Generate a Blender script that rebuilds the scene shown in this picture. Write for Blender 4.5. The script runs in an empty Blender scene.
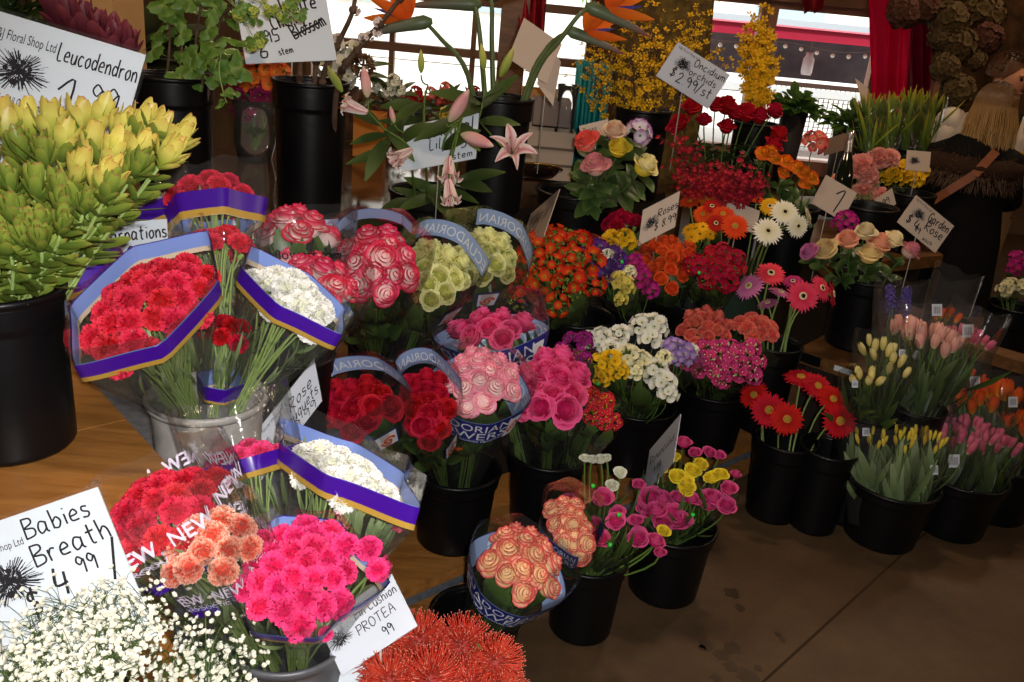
import bpy, math, random
from mathutils import Vector, Matrix
RND = random.Random(11)
S = bpy.context.scene
COL = S.collection
V = Vector
pi = math.pi

# ------------------------------------------------------------------ camera
F_PX, CAM_H = 900.0, 1.75
_d = V((-222.0, 2300.0, F_PX)).normalized()          # world down in camera axes (x right, y down, z forward)
_up = -_d
_X = (V((1, 0, 0)) - _up * _up.x).normalized()
_Y = _up.cross(_X)
def c2w(v):
    return V((v.dot(_X), v.dot(_Y), v.dot(_up)))
CAM = V((0, 0, CAM_H))
def ray(px, py):
    return c2w(V(((px - 512) / F_PX, (py - 341) / F_PX, 1.0)))
def at(px, py, t):
    return CAM + ray(px, py) * t
def atz(px, py, z):
    r = ray(px, py)
    return CAM + r * ((z - CAM_H) / r.z)
cd = bpy.data.cameras.new('camera')
cam = bpy.data.objects.new('camera', cd)
COL.objects.link(cam)
cd.sensor_width = 36.0
cd.lens = 36.0 * F_PX / 1024.0
cd.clip_start = 0.02
cd.clip_end = 200
rx_, ry_, rz_ = c2w(V((1, 0, 0))), c2w(V((0, -1, 0))), c2w(V((0, 0, -1)))
mm = Matrix((rx_, ry_, rz_)).transposed().to_4x4()
mm.translation = CAM
cam.matrix_world = mm
S.camera = cam
RIGHT = c2w(V((1, 0, 0)))
CAMUP = c2w(V((0, -1, 0)))
FWD = c2w(V((0, 0, 1)))
UP = V((0, 0, 1))

# ------------------------------------------------------------------ materials
MATS = {}
def srgb(c):
    if isinstance(c, str):
        c = c.lstrip('#')
        c = tuple(int(c[i:i + 2], 16) / 255 for i in (0, 2, 4))
    return tuple(x / 12.92 if x <= .04045 else ((x + .055) / 1.055) ** 2.4 for x in c) + (1.0,)
def newmat(name):
    m = bpy.data.materials.new(name)
    m.use_nodes = True
    nt = m.node_tree
    for n in list(nt.nodes):
        nt.nodes.remove(n)
    out = nt.nodes.new('ShaderNodeOutputMaterial')
    return m, nt, out
def N(nt, kind, **kw):
    n = nt.nodes.new(kind)
    for k, v in kw.items():
        if k in n.inputs:
            n.inputs[k].default_value = v
        else:
            setattr(n, k, v)
    return n
def pbr(name, col, rough=.5, spec=.4, metal=0.0, noise=None, scale=20, bump=0, bscale=60, coat=0, vary=0.0, stretch=None, emit=0):
    if name in MATS:
        return MATS[name]
    m, nt, out = newmat(name)
    p = N(nt, 'ShaderNodeBsdfPrincipled')
    p.inputs['Base Color'].default_value = srgb(col)
    p.inputs['Roughness'].default_value = rough
    p.inputs['Specular IOR Level'].default_value = spec
    p.inputs['Metallic'].default_value = metal
    p.inputs['Coat Weight'].default_value = coat
    nt.links.new(p.outputs[0], out.inputs[0])
    if emit:
        p.inputs['Emission Color'].default_value = srgb(col)
        p.inputs['Emission Strength'].default_value = emit
    tc = N(nt, 'ShaderNodeTexCoord')
    mp = N(nt, 'ShaderNodeMapping')
    nt.links.new(tc.outputs['Object'], mp.inputs[0])
    if stretch:
        mp.inputs['Scale'].default_value = stretch
    src = None
    if noise:
        nz = N(nt, 'ShaderNodeTexNoise', Scale=scale, Detail=6.0, Roughness=.6)
        nt.links.new(mp.outputs[0], nz.inputs['Vector'])
        rp = N(nt, 'ShaderNodeValToRGB')
        rp.color_ramp.elements[0].position = .3
        rp.color_ramp.elements[1].position = .7
        rp.color_ramp.elements[0].color = srgb(noise)
        rp.color_ramp.elements[1].color = srgb(col)
        nt.links.new(nz.outputs['Fac'], rp.inputs[0])
        src = rp.outputs[0]
        nt.links.new(src, p.inputs['Base Color'])
    if vary:
        hs = vary_node(nt, vary)
        if src:
            nt.links.new(src, hs.inputs['Color'])
        else:
            hs.inputs['Color'].default_value = srgb(col)
        nt.links.new(hs.outputs[0], p.inputs['Base Color'])
    if bump:
        nb = N(nt, 'ShaderNodeTexNoise', Scale=bscale, Detail=4.0)
        nt.links.new(mp.outputs[0], nb.inputs['Vector'])
        b = N(nt, 'ShaderNodeBump', Strength=bump, Distance=.01)
        nt.links.new(nb.outputs['Fac'], b.inputs['Height'])
        nt.links.new(b.outputs[0], p.inputs['Normal'])
    MATS[name] = m
    return m
def vary_node(nt, amt):
    oi = N(nt, 'ShaderNodeObjectInfo')
    h = N(nt, 'ShaderNodeMapRange')
    h.inputs['To Min'].default_value = .5 - .008 * amt
    h.inputs['To Max'].default_value = .5 + .008 * amt
    v = N(nt, 'ShaderNodeMapRange')
    v.inputs['To Min'].default_value = 1 - .25 * amt
    v.inputs['To Max'].default_value = 1 + .15 * amt
    nt.links.new(oi.outputs['Random'], h.inputs[0])
    mu = N(nt, 'ShaderNodeMath', operation='MULTIPLY')
    mu.inputs[1].default_value = 7.31
    fr = N(nt, 'ShaderNodeMath', operation='FRACT')
    nt.links.new(oi.outputs['Random'], mu.inputs[0])
    nt.links.new(mu.outputs[0], fr.inputs[0])
    nt.links.new(fr.outputs[0], v.inputs[0])
    hs = N(nt, 'ShaderNodeHueSaturation')
    nt.links.new(h.outputs[0], hs.inputs['Hue'])
    nt.links.new(v.outputs[0], hs.inputs['Value'])
    return hs
def ramp_mat(name, stops, rough=.65, spec=.12, vary=.6, transl=.12):
    """petal / leaf pigment, on some blooms with painted crease shade, along the petal (attribute t: 0 at its base, 1 at its rim)"""
    if name in MATS:
        return MATS[name]
    m, nt, out = newmat(name)
    a = N(nt, 'ShaderNodeAttribute', attribute_name='t')
    rp = N(nt, 'ShaderNodeValToRGB')
    cr = rp.color_ramp
    while len(cr.elements) < len(stops):
        cr.elements.new(.5)
    for e, (p, c) in zip(cr.elements, stops):
        e.position = p
        e.color = srgb(c)
    nt.links.new(a.outputs['Fac'], rp.inputs[0])
    hs = vary_node(nt, vary)
    nt.links.new(rp.outputs[0], hs.inputs['Color'])
    p = N(nt, 'ShaderNodeBsdfPrincipled', Roughness=rough)
    p.inputs['Specular IOR Level'].default_value = spec
    nt.links.new(hs.outputs[0], p.inputs['Base Color'])
    tr = N(nt, 'ShaderNodeBsdfTranslucent')
    nt.links.new(hs.outputs[0], tr.inputs[0])
    mx = N(nt, 'ShaderNodeMixShader')
    mx.inputs[0].default_value = transl
    nt.links.new(p.outputs[0], mx.inputs[1])
    nt.links.new(tr.outputs[0], mx.inputs[2])
    nt.links.new(mx.outputs[0], out.inputs[0])
    MATS[name] = m
    return m
def film_mat(name, tint='#ffffff', haze=.018, refl=.45, bump=.25, bscale=18):
    if name in MATS:
        return MATS[name]
    m, nt, out = newmat(name)
    tr = N(nt, 'ShaderNodeBsdfTransparent')
    tr.inputs[0].default_value = srgb(tint)
    gl = N(nt, 'ShaderNodeBsdfGlossy', Roughness=.09)
    di = N(nt, 'ShaderNodeBsdfDiffuse')
    di.inputs[0].default_value = (.7, .7, .7, 1)
    tc = N(nt, 'ShaderNodeTexCoord')
    nz = N(nt, 'ShaderNodeTexNoise', Scale=bscale, Detail=3.0)
    nt.links.new(tc.outputs['Object'], nz.inputs['Vector'])
    b = N(nt, 'ShaderNodeBump', Strength=bump, Distance=.02)
    nt.links.new(nz.outputs['Fac'], b.inputs['Height'])
    nt.links.new(b.outputs[0], gl.inputs['Normal'])
    fr = N(nt, 'ShaderNodeFresnel', IOR=1.35)
    nt.links.new(b.outputs[0], fr.inputs['Normal'])
    mu = N(nt, 'ShaderNodeMath', operation='MULTIPLY')
    mu.inputs[1].default_value = refl
    nt.links.new(fr.outputs[0], mu.inputs[0])
    m1 = N(nt, 'ShaderNodeMixShader')
    m1.inputs[0].default_value = haze
    nt.links.new(tr.outputs[0], m1.inputs[1])
    nt.links.new(di.outputs[0], m1.inputs[2])
    m2 = N(nt, 'ShaderNodeMixShader')
    nt.links.new(mu.outputs[0], m2.inputs[0])
    nt.links.new(m1.outputs[0], m2.inputs[1])
    nt.links.new(gl.outputs[0], m2.inputs[2])
    nt.links.new(m2.outputs[0], out.inputs[0])
    MATS[name] = m
    return m
FILM = film_mat('cellophane')
GREEN = ramp_mat('leaf_green', [(0, '#2c3a1a'), (.6, '#425626'), (1, '#566a30')], rough=.45, spec=.4, vary=.7)
DGREEN = ramp_mat('leaf_dark_green', [(0, '#2a3a1e'), (.6, '#435a2c'), (1, '#587238')], rough=.4, spec=.4, vary=.7)
GGREEN = ramp_mat('leaf_grey_green', [(0, '#56683a'), (.6, '#76895a'), (1, '#8d9c6e')], rough=.5, spec=.3, vary=.7)
STEMG = pbr('stem_green', '#5d7a35', .5, .3, vary=.6)
STEMP = pbr('stem_pale_green', '#8da35a', .5, .3, vary=.6)
BLACKP = pbr('black_plastic', '#08080a', .40, .3, bump=.08, bscale=25)
WHITE = pbr('white_ink', '#e9ecf0', .5, .2)
INK = pbr('black_ink', '#17141c', .5, .2)
CALYX = pbr('calyx_green', '#86a04e', .5, .3, vary=.5)

# ------------------------------------------------------------------ mesh collector
class MB:
    def __init__(s):
        s.v, s.f, s.m, s.t = [], [], [], []
    def add(s, p, t=0.0):
        s.v.append(tuple(p)); s.t.append(t)
        return len(s.v) - 1
    def grid(s, fn, nu, nv, mi=0, wrap=False):
        """fn(u, v) -> (point, t); u, v in 0..1"""
        b = len(s.v)
        cu = nu if wrap else nu + 1
        for j in range(nv + 1):
            for i in range(cu):
                p, t = fn(i / nu, j / nv)
                s.v.append(tuple(p)); s.t.append(t)
        for j in range(nv):
            for i in range(nu):
                i2 = (i + 1) % cu
                s.f.append((b + j * cu + i, b + j * cu + i2, b + (j + 1) * cu + i2, b + (j + 1) * cu + i))
                s.m.append(mi)
        return b
    def tube(s, pts, rad, n=6, mi=0, cap=True, t=None):
        pts = [V(p) for p in pts]
        if not isinstance(rad, (list, tuple)):
            rad = [rad] * len(pts)
        rings = []
        prev = None
        for i, p in enumerate(pts):
            d = (pts[min(i + 1, len(pts) - 1)] - pts[max(i - 1, 0)])
            d = d.normalized() if d.length > 1e-9 else V((0, 0, 1))
            if prev is None:
                a = d.orthogonal().normalized()
            else:
                a = prev - d * prev.dot(d)
                a = a.normalized() if a.length > 1e-6 else d.orthogonal().normalized()
            prev = a
            b = d.cross(a)
            rg = []
            for k in range(n):
                an = 2 * pi * k / n
                rg.append(s.add(p + (a * math.cos(an) + b * math.sin(an)) * rad[i], i / max(1, len(pts) - 1) if t is None else t))
            rings.append(rg)
        for r0, r1 in zip(rings, rings[1:]):
            for k in range(n):
                s.f.append((r0[k], r0[(k + 1) % n], r1[(k + 1) % n], r1[k])); s.m.append(mi)
        if cap:
            s.f.append(tuple(reversed(rings[0]))); s.m.append(mi)
            s.f.append(tuple(rings[-1])); s.m.append(mi)
    def lathe(s, prof, n=40, mi=0, o=V((0, 0, 0)), M=None, ts=None):
        b = len(s.v)
        for j, (r, z) in enumerate(prof):
            for k in range(n):
                a = 2 * pi * k / n
                p = V((r * math.cos(a), r * math.sin(a), z))
                if M is not None:
                    p = M @ p
                s.v.append(tuple(p + o)); s.t.append(ts[j] if ts else j / max(1, len(prof) - 1))
        for j in range(len(prof) - 1):
            for k in range(n):
                k2 = (k + 1) % n
                s.f.append((b + j * n + k, b + j * n + k2, b + (j + 1) * n + k2, b + (j + 1) * n + k)); s.m.append(mi)
    def box(s, lo, hi, mi=0, M=None, bev=0.0):
        lo, hi = V(lo), V(hi)
        b = len(s.v)
        for z in (lo.z, hi.z):
            for x, y in ((lo.x, lo.y), (hi.x, lo.y), (hi.x, hi.y), (lo.x, hi.y)):
                p = V((x, y, z))
                if M is not None:
                    p = M @ p
                s.v.append(tuple(p)); s.t.append(0.0)
        for q in ((3, 2, 1, 0), (4, 5, 6, 7), (0, 1, 5, 4), (1, 2, 6, 5), (2, 3, 7, 6), (3, 0, 4, 7)):
            s.f.append(tuple(b + i for i in q)); s.m.append(mi)
    def prism(s, poly, z0, z1, mi=0):
        b = len(s.v); n = len(poly)
        for z in (z0, z1):
            for x, y in poly:
                s.add((x, y, z))
        s.f.append(tuple(b + n - 1 - i for i in range(n))); s.m.append(mi)
        s.f.append(tuple(b + n + i for i in range(n))); s.m.append(mi)
        for i in range(n):
            j = (i + 1) % n
            s.f.append((b + i, b + j, b + n + j, b + n + i)); s.m.append(mi)
    def ball(s, c, r, nu=10, nv=6, mi=0, t=0.5, sq=(1, 1, 1), M=None):
        c = V(c)
        def fn(u, v):
            a, e = 2 * pi * u, pi * (v - .5)
            p = V((r * sq[0] * math.cos(a) * math.cos(e), r * sq[1] * math.sin(a) * math.cos(e), r * sq[2] * math.sin(e)))
            if M is not None:
                p = M @ p
            return c + p, t
        s.grid(fn, nu, nv, mi, wrap=True)
    def leaf(s, base, d, n, L, W, bend=.25, fold=.25, mi=0, nu=2, nv=5, tip=1.0, t0=0, t1=1, cup=0.0, shape=1.0, rnd=.8):
        """an almond blade from base along d, its face towards n"""
        d = d.normalized()
        n = (n - d * n.dot(d))
        n = n.normalized() if n.length > 1e-6 else d.orthogonal().normalized()
        w = d.cross(n)
        def fn(u, v):
            x = (u - .5) * 2
            ww = W * (math.sin(pi * min(1, (v * .96 + .02)) ** shape) ** rnd if rnd > .6 else (1 - abs(2 * (.02 + .97 * v ** shape) - 1) ** 2.6) ** .62)
            return base + d * (L * v) - n * (bend * L * v * v) + w * (x * ww) + n * (fold * ww * abs(x) + cup * ww * x * x), t0 + (t1 - t0) * v
        s.grid(fn, nu, nv, mi)
    def mesh(s, name, mats, smooth=True, off=None):
        me = bpy.data.meshes.new(name)
        vs = s.v if off is None else [(x - off.x, y - off.y, z - off.z) for x, y, z in s.v]
        me.from_pydata(vs, [], s.f)
        for m in mats:
            me.materials.append(m)
        me.polygons.foreach_set('material_index', s.m)
        me.polygons.foreach_set('use_smooth', [smooth] * len(s.f))
        at_ = me.attributes.new('t', 'FLOAT', 'POINT')
        at_.data.foreach_set('value', s.t)
        me.update()
        return me

# ------------------------------------------------------------------ object helpers
def tag(o, label=None, cat=None, group=None, kind=None):
    if label: o['label'] = label
    if cat: o['category'] = cat
    if group: o['group'] = group
    if kind: o['kind'] = kind
    return o
def thing(name, label, cat, loc, group=None):
    o = bpy.data.objects.new(name, None)
    o.empty_display_size = .05
    COL.objects.link(o)
    o.location = loc
    return tag(o, label, cat, group)
def put(name, me, parent=None, M=None, base=None):
    """link a mesh; M is its world matrix, base the world position of its top-level thing"""
    o = bpy.data.objects.new(name, me)
    COL.objects.link(o)
    if parent is not None:
        o.parent = parent
        b = parent.location if base is None else base
        o.matrix_basis = (Matrix.Translation(-b) @ M) if M is not None else Matrix.Identity(4)
    elif M is not None:
        o.matrix_world = M
    return o
def part(name, mb, mats, parent, smooth=True, base=None):
    """a part built in world coordinates"""
    b = parent.location if base is None else base
    return put(name, mb.mesh(name, mats, smooth, off=b), parent)
def sub(name, mb, mats, parent_part, root, smooth=True):
    o = put(name, mb.mesh(name, mats, smooth, off=root.location), None)
    o.parent = parent_part
    return o
def frame(n, roll=0.0, p=V((0, 0, 0)), s=1.0):
    n = n.normalized()
    x = V((0, 0, 1)).cross(n)
    x = x.normalized() if x.length > 1e-4 else V((1, 0, 0))
    y = n.cross(x)
    m = Matrix((x, y, n)).transposed().to_4x4() @ Matrix.Rotation(roll, 4, 'Z') @ Matrix.Scale(s, 4)
    m.translation = p
    return m
def bez(a, b, c, n=6):
    return [a * (1 - k / n) ** 2 + b * 2 * (k / n) * (1 - k / n) + c * (k / n) ** 2 for k in range(n + 1)]
def jit(a):
    return V((RND.uniform(-a, a), RND.uniform(-a, a), RND.uniform(-a, a)))

# ------------------------------------------------------------------ flower heads (unit radius, facing +Z)
CACHE = {}
def rose(mat, seed=0, petals=19, flare=.50, tall=1.1):
    k = ('rose', mat.name, seed, petals, flare, tall)
    if k in CACHE: return CACHE[k]
    r = random.Random(seed * 7 + 3); mb = MB()
    turns = petals / 4.6; f1 = r.uniform(0, 6); ecc = r.uniform(.02, .07)
    def spiral(u, v):
        th = u * 2 * pi * turns + f1
        rr = .035 + .60 * u ** .82 + ecc * .5 * math.sin(2.45 * th)
        zt = .62 - .34 * u ** 1.4 + .045 * math.sin(2.45 * th + 1)
        z = zt - (1 - v) * (.30 + .35 * u)
        rr *= .80 + .16 * v + .05 * v ** 6
        return V((rr * math.cos(th), rr * math.sin(th), z * tall)), .45 + .55 * v
    mb.grid(spiral, int(22 * turns), 4)
    mb.lathe([(.001, .46 * tall), (.12, .42 * tall), (.3, .26 * tall), (.5, .02 * tall), (.6, -.25 * tall), (.45, -.5 * tall)], 14, 0, ts=[.5, .5, .45, .4, .35, .3])
    for i in range(8):
        q = .72 + .28 * i / 7
        ph = f1 + i * 2.39996 + r.uniform(-.2, .2)
        ri = .50 + .28 * (q - .72) / .28
        top = .40 - .20 * (q - .72) / .28 + r.uniform(-.04, .04)
        fl = flare * r.uniform(.6, 1.2)
        def fn(u, v, ph=ph, ri=ri, top=top, fl=fl):
            x = (u - .5) * 2
            e = v * (1 - .16 * abs(x) ** 2.5)
            cu = max(0, e - .6)
            rad = ri * (.40 + .68 * e ** .55) + fl * cu * cu * 2.2 - .05 * x * x
            z = -.55 + (top + .55) * e - cu * cu * 1.6 * (flare / .55)
            a = ph + x * .92
            return V((rad * math.cos(a), rad * math.sin(a), z * tall)), v
        mb.grid(fn, 6, 6)
    mb.lathe([(.02, -.75), (.12, -.7), (.24, -.55), (.38, -.38)], 8, 1)
    CACHE[k] = me = mb.mesh('rose_bloom', [mat, CALYX])
    return me
def carnation(mat, seed=0, frill=1.0, calyx=True):
    k = ('carn', mat.name, seed, frill)
    if k in CACHE: return CACHE[k]
    r = random.Random(seed * 5 + 1); mb = MB()
    mb.ball((0, 0, -.05), .66, 12, 8, 0, t=.1, sq=(1, 1, .8))  # inner ball in the dark base tone: painted shade between the petals
    m = 54
    for i in range(m):
        z = 1 - (i + .5) / m * 1.22
        rho = math.sqrt(max(0, 1 - z * z)); a = i * 2.39996
        n = (V((rho * math.cos(a), rho * math.sin(a), z)) + V((r.uniform(-.18, .18), r.uniform(-.18, .18), r.uniform(-.18, .18)))).normalized()
        ax = Matrix.Rotation(r.uniform(0, 3.14), 3, n) @ n.orthogonal().normalized()
        ay = n.cross(ax)
        R = .98 * r.uniform(.86, 1.06) * (1 - .06 * max(0, z))
        f1 = r.uniform(0, 6); sg = r.choice((-1, 1))
        def fn(u, v, n=n, ax=ax, ay=ay, R=R, f1=f1, sg=sg):
            x = (u - .5) * 2
            zig = (sg if round(u * 10) % 2 else -sg) * .05 * v * v * frill
            rr = R * (.25 + .75 * v) * (1 - .16 * x * x) + zig
            p = n * rr + ax * (x * .46 * v ** .7) + ay * (.13 * math.sin(u * 8.5 + f1) * v + zig * .5)
            return V((p.x, p.y, p.z * .82 - .05)), min(1, .3 + .7 * v + (zig * 1.2 if v > .9 else 0))
        mb.grid(fn, 10, 3)
    if calyx:
        mb.lathe([(.05, -1.0), (.2, -.95), (.24, -.6), (.3, -.2), (.36, -.12)], 8, 1)
    CACHE[k] = me = mb.mesh('carnation_bloom', [mat, CALYX])
    return me
def gerbera_petals(mat, seed=0, n=26, droop=.12, rows=2):
    k = ('gerb', mat.name, seed, n, droop, rows)
    if k in CACHE: return CACHE[k]
    r = random.Random(seed + 9); mb = MB()
    for row in range(rows):
        for j in range(n):
            a = 2 * pi * (j + row * .5) / n + r.uniform(-.05, .05)
            d = V((math.cos(a), math.sin(a), .04 + .14 * row - droop * r.uniform(.3, 1.3)))
            L = (.86 - .16 * row) * r.uniform(.93, 1.05)
            mb.leaf(V((math.cos(a) * .15, math.sin(a) * .15, .03 * row)), d, V((0, 0, 1)), L, .115, bend=.10, fold=-.12, nu=2, nv=4, shape=.75)
    mb.lathe([(.03, -.3), (.1, -.26), (.24, -.08), (.2, 0)], 10, 1)
    CACHE[k] = me = mb.mesh('gerbera_petals', [mat, STEMG])
    return me
def gerbera_disc(c_mat, ring_mat):
    k = ('gdisc', c_mat.name, ring_mat.name)
    if k in CACHE: return CACHE[k]
    mb = MB()
    mb.lathe([(.001, .10), (.06, .10), (.12, .09), (.135, .06)], 16, 0)
    for j in range(22):
        a = 2 * pi * j / 22
        mb.tube([V((.16 * math.cos(a), .16 * math.sin(a), .04)), V((.215 * math.cos(a), .215 * math.sin(a), .13))], [.022, .012], 4, 1)
    mb.lathe([(.13, .08), (.2, .07), (.25, .01)], 16, 1)
    CACHE[k] = me = mb.mesh('gerbera_disc', [c_mat, ring_mat])
    return me
def tulip(mat, seed=0, slim=1.0, open_=0.0):
    k = ('tulip', mat.name, seed, slim, open_)
    if k in CACHE: return CACHE[k]
    r = random.Random(seed); mb = MB()
    for j in range(6):
        ph = j * pi / 3 + (0 if j % 2 else .12)
        lay = 1.0 if j % 2 else .88
        def fn(u, v, ph=ph, lay=lay):
            x = (u - .5) * 2
            w = .78 * math.sin(pi * (.18 + .72 * v)) ** .8
            rad = lay * slim * (.62 * math.sin(pi * min(1, .12 + .70 * v)) ** .75 + open_ * v * v) * (1 - .05 * x * x)
            a = ph + x * w
            return V((rad * math.cos(a), rad * math.sin(a), v * 1.75 - .75 - .10 * x * x * v)), v
        mb.grid(fn, 4, 6)
    CACHE[k] = me = mb.mesh('tulip_bloom', [mat])
    return me
def lily(mat, stm, seed=0, spread=1.0):
    k = ('lily', mat.name, seed, spread)
    if k in CACHE: return CACHE[k]
    mb = MB()
    for j in range(6):
        a = j * pi / 3 + .1 * (j % 2)
        d = V((math.cos(a), math.sin(a), 0)); q = V((-math.sin(a), math.cos(a), 0))
        wd = .27 if j % 2 else .19
        def fn(u, v, d=d, q=q, wd=wd):
            x = (u - .5) * 2
            w = wd * math.sin(pi * (.08 + .9 * v) ** .8) ** .8
            rad = .10 + spread * (1.0 * v ** 1.6)
            z = -.75 + 1.15 * math.sin(v * 1.9) - .42 * spread * max(0, v - .45)
            return d * rad + q * (x * w) + V((0, 0, z + .07 * x * x)), 1 - abs(x)
        mb.grid(fn, 4, 7)
    for j in range(6):
        a = j * pi / 3 + .5
        p = V((.30 * math.cos(a), .30 * math.sin(a), .5))
        mb.tube([V((0, 0, -.6)), V((.12 * math.cos(a), .12 * math.sin(a), 0)), p], .012, 4, 1)
        mb.ball(p, .06, 6, 4, 2, sq=(.5, .5, 1))
    CACHE[k] = me = mb.mesh('lily_bloom', [mat, STEMP, stm])
    return me
def bud(mat, slim=.28, L=1.6, ribs=True):
    k = ('bud', mat.name, slim, L)
    if k in CACHE: return CACHE[k]
    mb = MB()
    def fn(u, v):
        a = 2 * pi * u
        r = slim * math.sin(pi * (.06 + .92 * v ** .85)) ** .75 * (1 + .10 * math.cos(3 * a))
        return V((r * math.cos(a), r * math.sin(a), (v - .3) * L)), v
    mb.grid(fn, 18, 9, 0, wrap=True)
    CACHE[k] = me = mb.mesh('bud', [mat])
    return me
def cluster(mat, cmat, seed=0, m=11, petals=5, size=.34, cup=.5, flat=1.0, width=.55, name='floret_cluster', spike=0.0, tubes=True):
    k = ('clu', mat.name, cmat.name, seed, m, petals, size, cup, flat, width, spike)
    if k in CACHE: return CACHE[k]
    r = random.Random(seed * 3 + 2); mb = MB()
    for i in range(m):
        z = 1 - (i + .5) / m * 1.15
        rho = math.sqrt(max(0, 1 - z * z)); a = i * 2.39996
        n = V((rho * math.cos(a), rho * math.sin(a), z * flat)).normalized()
        p = V((n.x, n.y, n.z)) * (.68 * r.uniform(.85, 1.1))
        if spike:
            z = (i + .5) / m
            n = V((math.cos(a), math.sin(a), .35)).normalized()
            p = V((n.x, n.y, 0)) * (.42 * (1.1 - .6 * z)) + V((0, 0, (z - .5) * spike))
        M = frame(n, r.uniform(0, 6), p, size * r.uniform(.8, 1.15))
        for j in range(petals):
            b = 2 * pi * j / petals
            d0 = V((math.cos(b), math.sin(b), cup)).normalized(); q = V((-math.sin(b), math.cos(b), 0))
            def fn(u, v, d0=d0, q=q):
                x = (u - .5) * 2
                w = width * math.sin(pi * (.12 + .8 * v)) ** .7
                p = d0 * v + q * (x * w) + V((0, 0, .1 * x * x - .15 * v * v))
                return M @ p, v
            mb.grid(fn, 2, 3)
        if tubes:
            mb.tube([M @ V((0, 0, -.9)), M @ V((0, 0, 0)), M @ V((0, 0, .18))], [size * .12, size * .2, size * .1], 5, 1)
    CACHE[k] = me = mb.mesh(name, [mat, cmat])
    return me
def leuco_head(mat, seed=0, n=15, spread=.5):
    k = ('leuco', mat.name, seed, n, spread)
    if k in CACHE: return CACHE[k]
    r = random.Random(seed + 31); mb = MB()
    for i in range(n):
        q = i / (n - 1)
        a = i * 2.39996
        e = math.radians(84 - 62 * q ** 1.2 * spread * 1.5 + r.uniform(-6, 6))
        d = V((math.cos(a) * math.cos(e), math.sin(a) * math.cos(e), math.sin(e)))
        L = (1.15 + .35 * math.sin(pi * q)) * r.uniform(.9, 1.1)
        nn = V((-math.cos(a) * math.sin(e), -math.sin(a) * math.sin(e), math.cos(e)))
        mb.leaf(V((0, 0, -.42 - .25 * q)) + d * .05, d, nn, L, .245 * r.uniform(.85, 1.15), bend=-.18, fold=.0, cup=.3, nu=4, nv=9, shape=.95, rnd=.55)
    CACHE[k] = me = mb.mesh('leucadendron_bracts', [mat])
    return me
def pincushion(nmat, cmat, seed=0):
    k = ('pin', nmat.name, seed)
    if k in CACHE: return CACHE[k]
    r = random.Random(seed + 77); mb = MB()
    mb.ball((0, 0, -.1), .48, 14, 8, 1)
    m = 250
    for i in range(m):
        z = 1 - (i + .5) / m * 1.5
        rho = math.sqrt(max(0, 1 - z * z)); a = i * 2.39996
        n = V((rho * math.cos(a), rho * math.sin(a), z))
        n = (n + V((r.uniform(-.12, .12), r.uniform(-.12, .12), r.uniform(-.12, .12)))).normalized()
        tg = n.orthogonal()
        p0 = n * .4
        p1 = n * .75 + tg * r.uniform(-.06, .06)
        up = V((0, 0, 1)) - n * n.z
        p2 = n * (.98 * r.uniform(.9, 1.05)) + up * .22 * (1 - max(0, z))
        mb.tube([p0, p1, p2], [.026, .022, .014], 3, 0, cap=False)
        mb.ball(p2, .019, 4, 3, 2)
    for i in range(60):
        z = 1 - (i + .5) / 60 * .8
        rho = math.sqrt(1 - z * z); a = i * 2.39996
        n = V((rho * math.cos(a), rho * math.sin(a), z))
        mb.tube([n * .42, n * .56 + jit(.04)], [.02, .012], 3, 2, cap=False)
    CACHE[k] = me = mb.mesh('pincushion_styles', [nmat, cmat, pbr('pincushion_tip', '#dc8872', .5, .3)])
    return me

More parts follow.
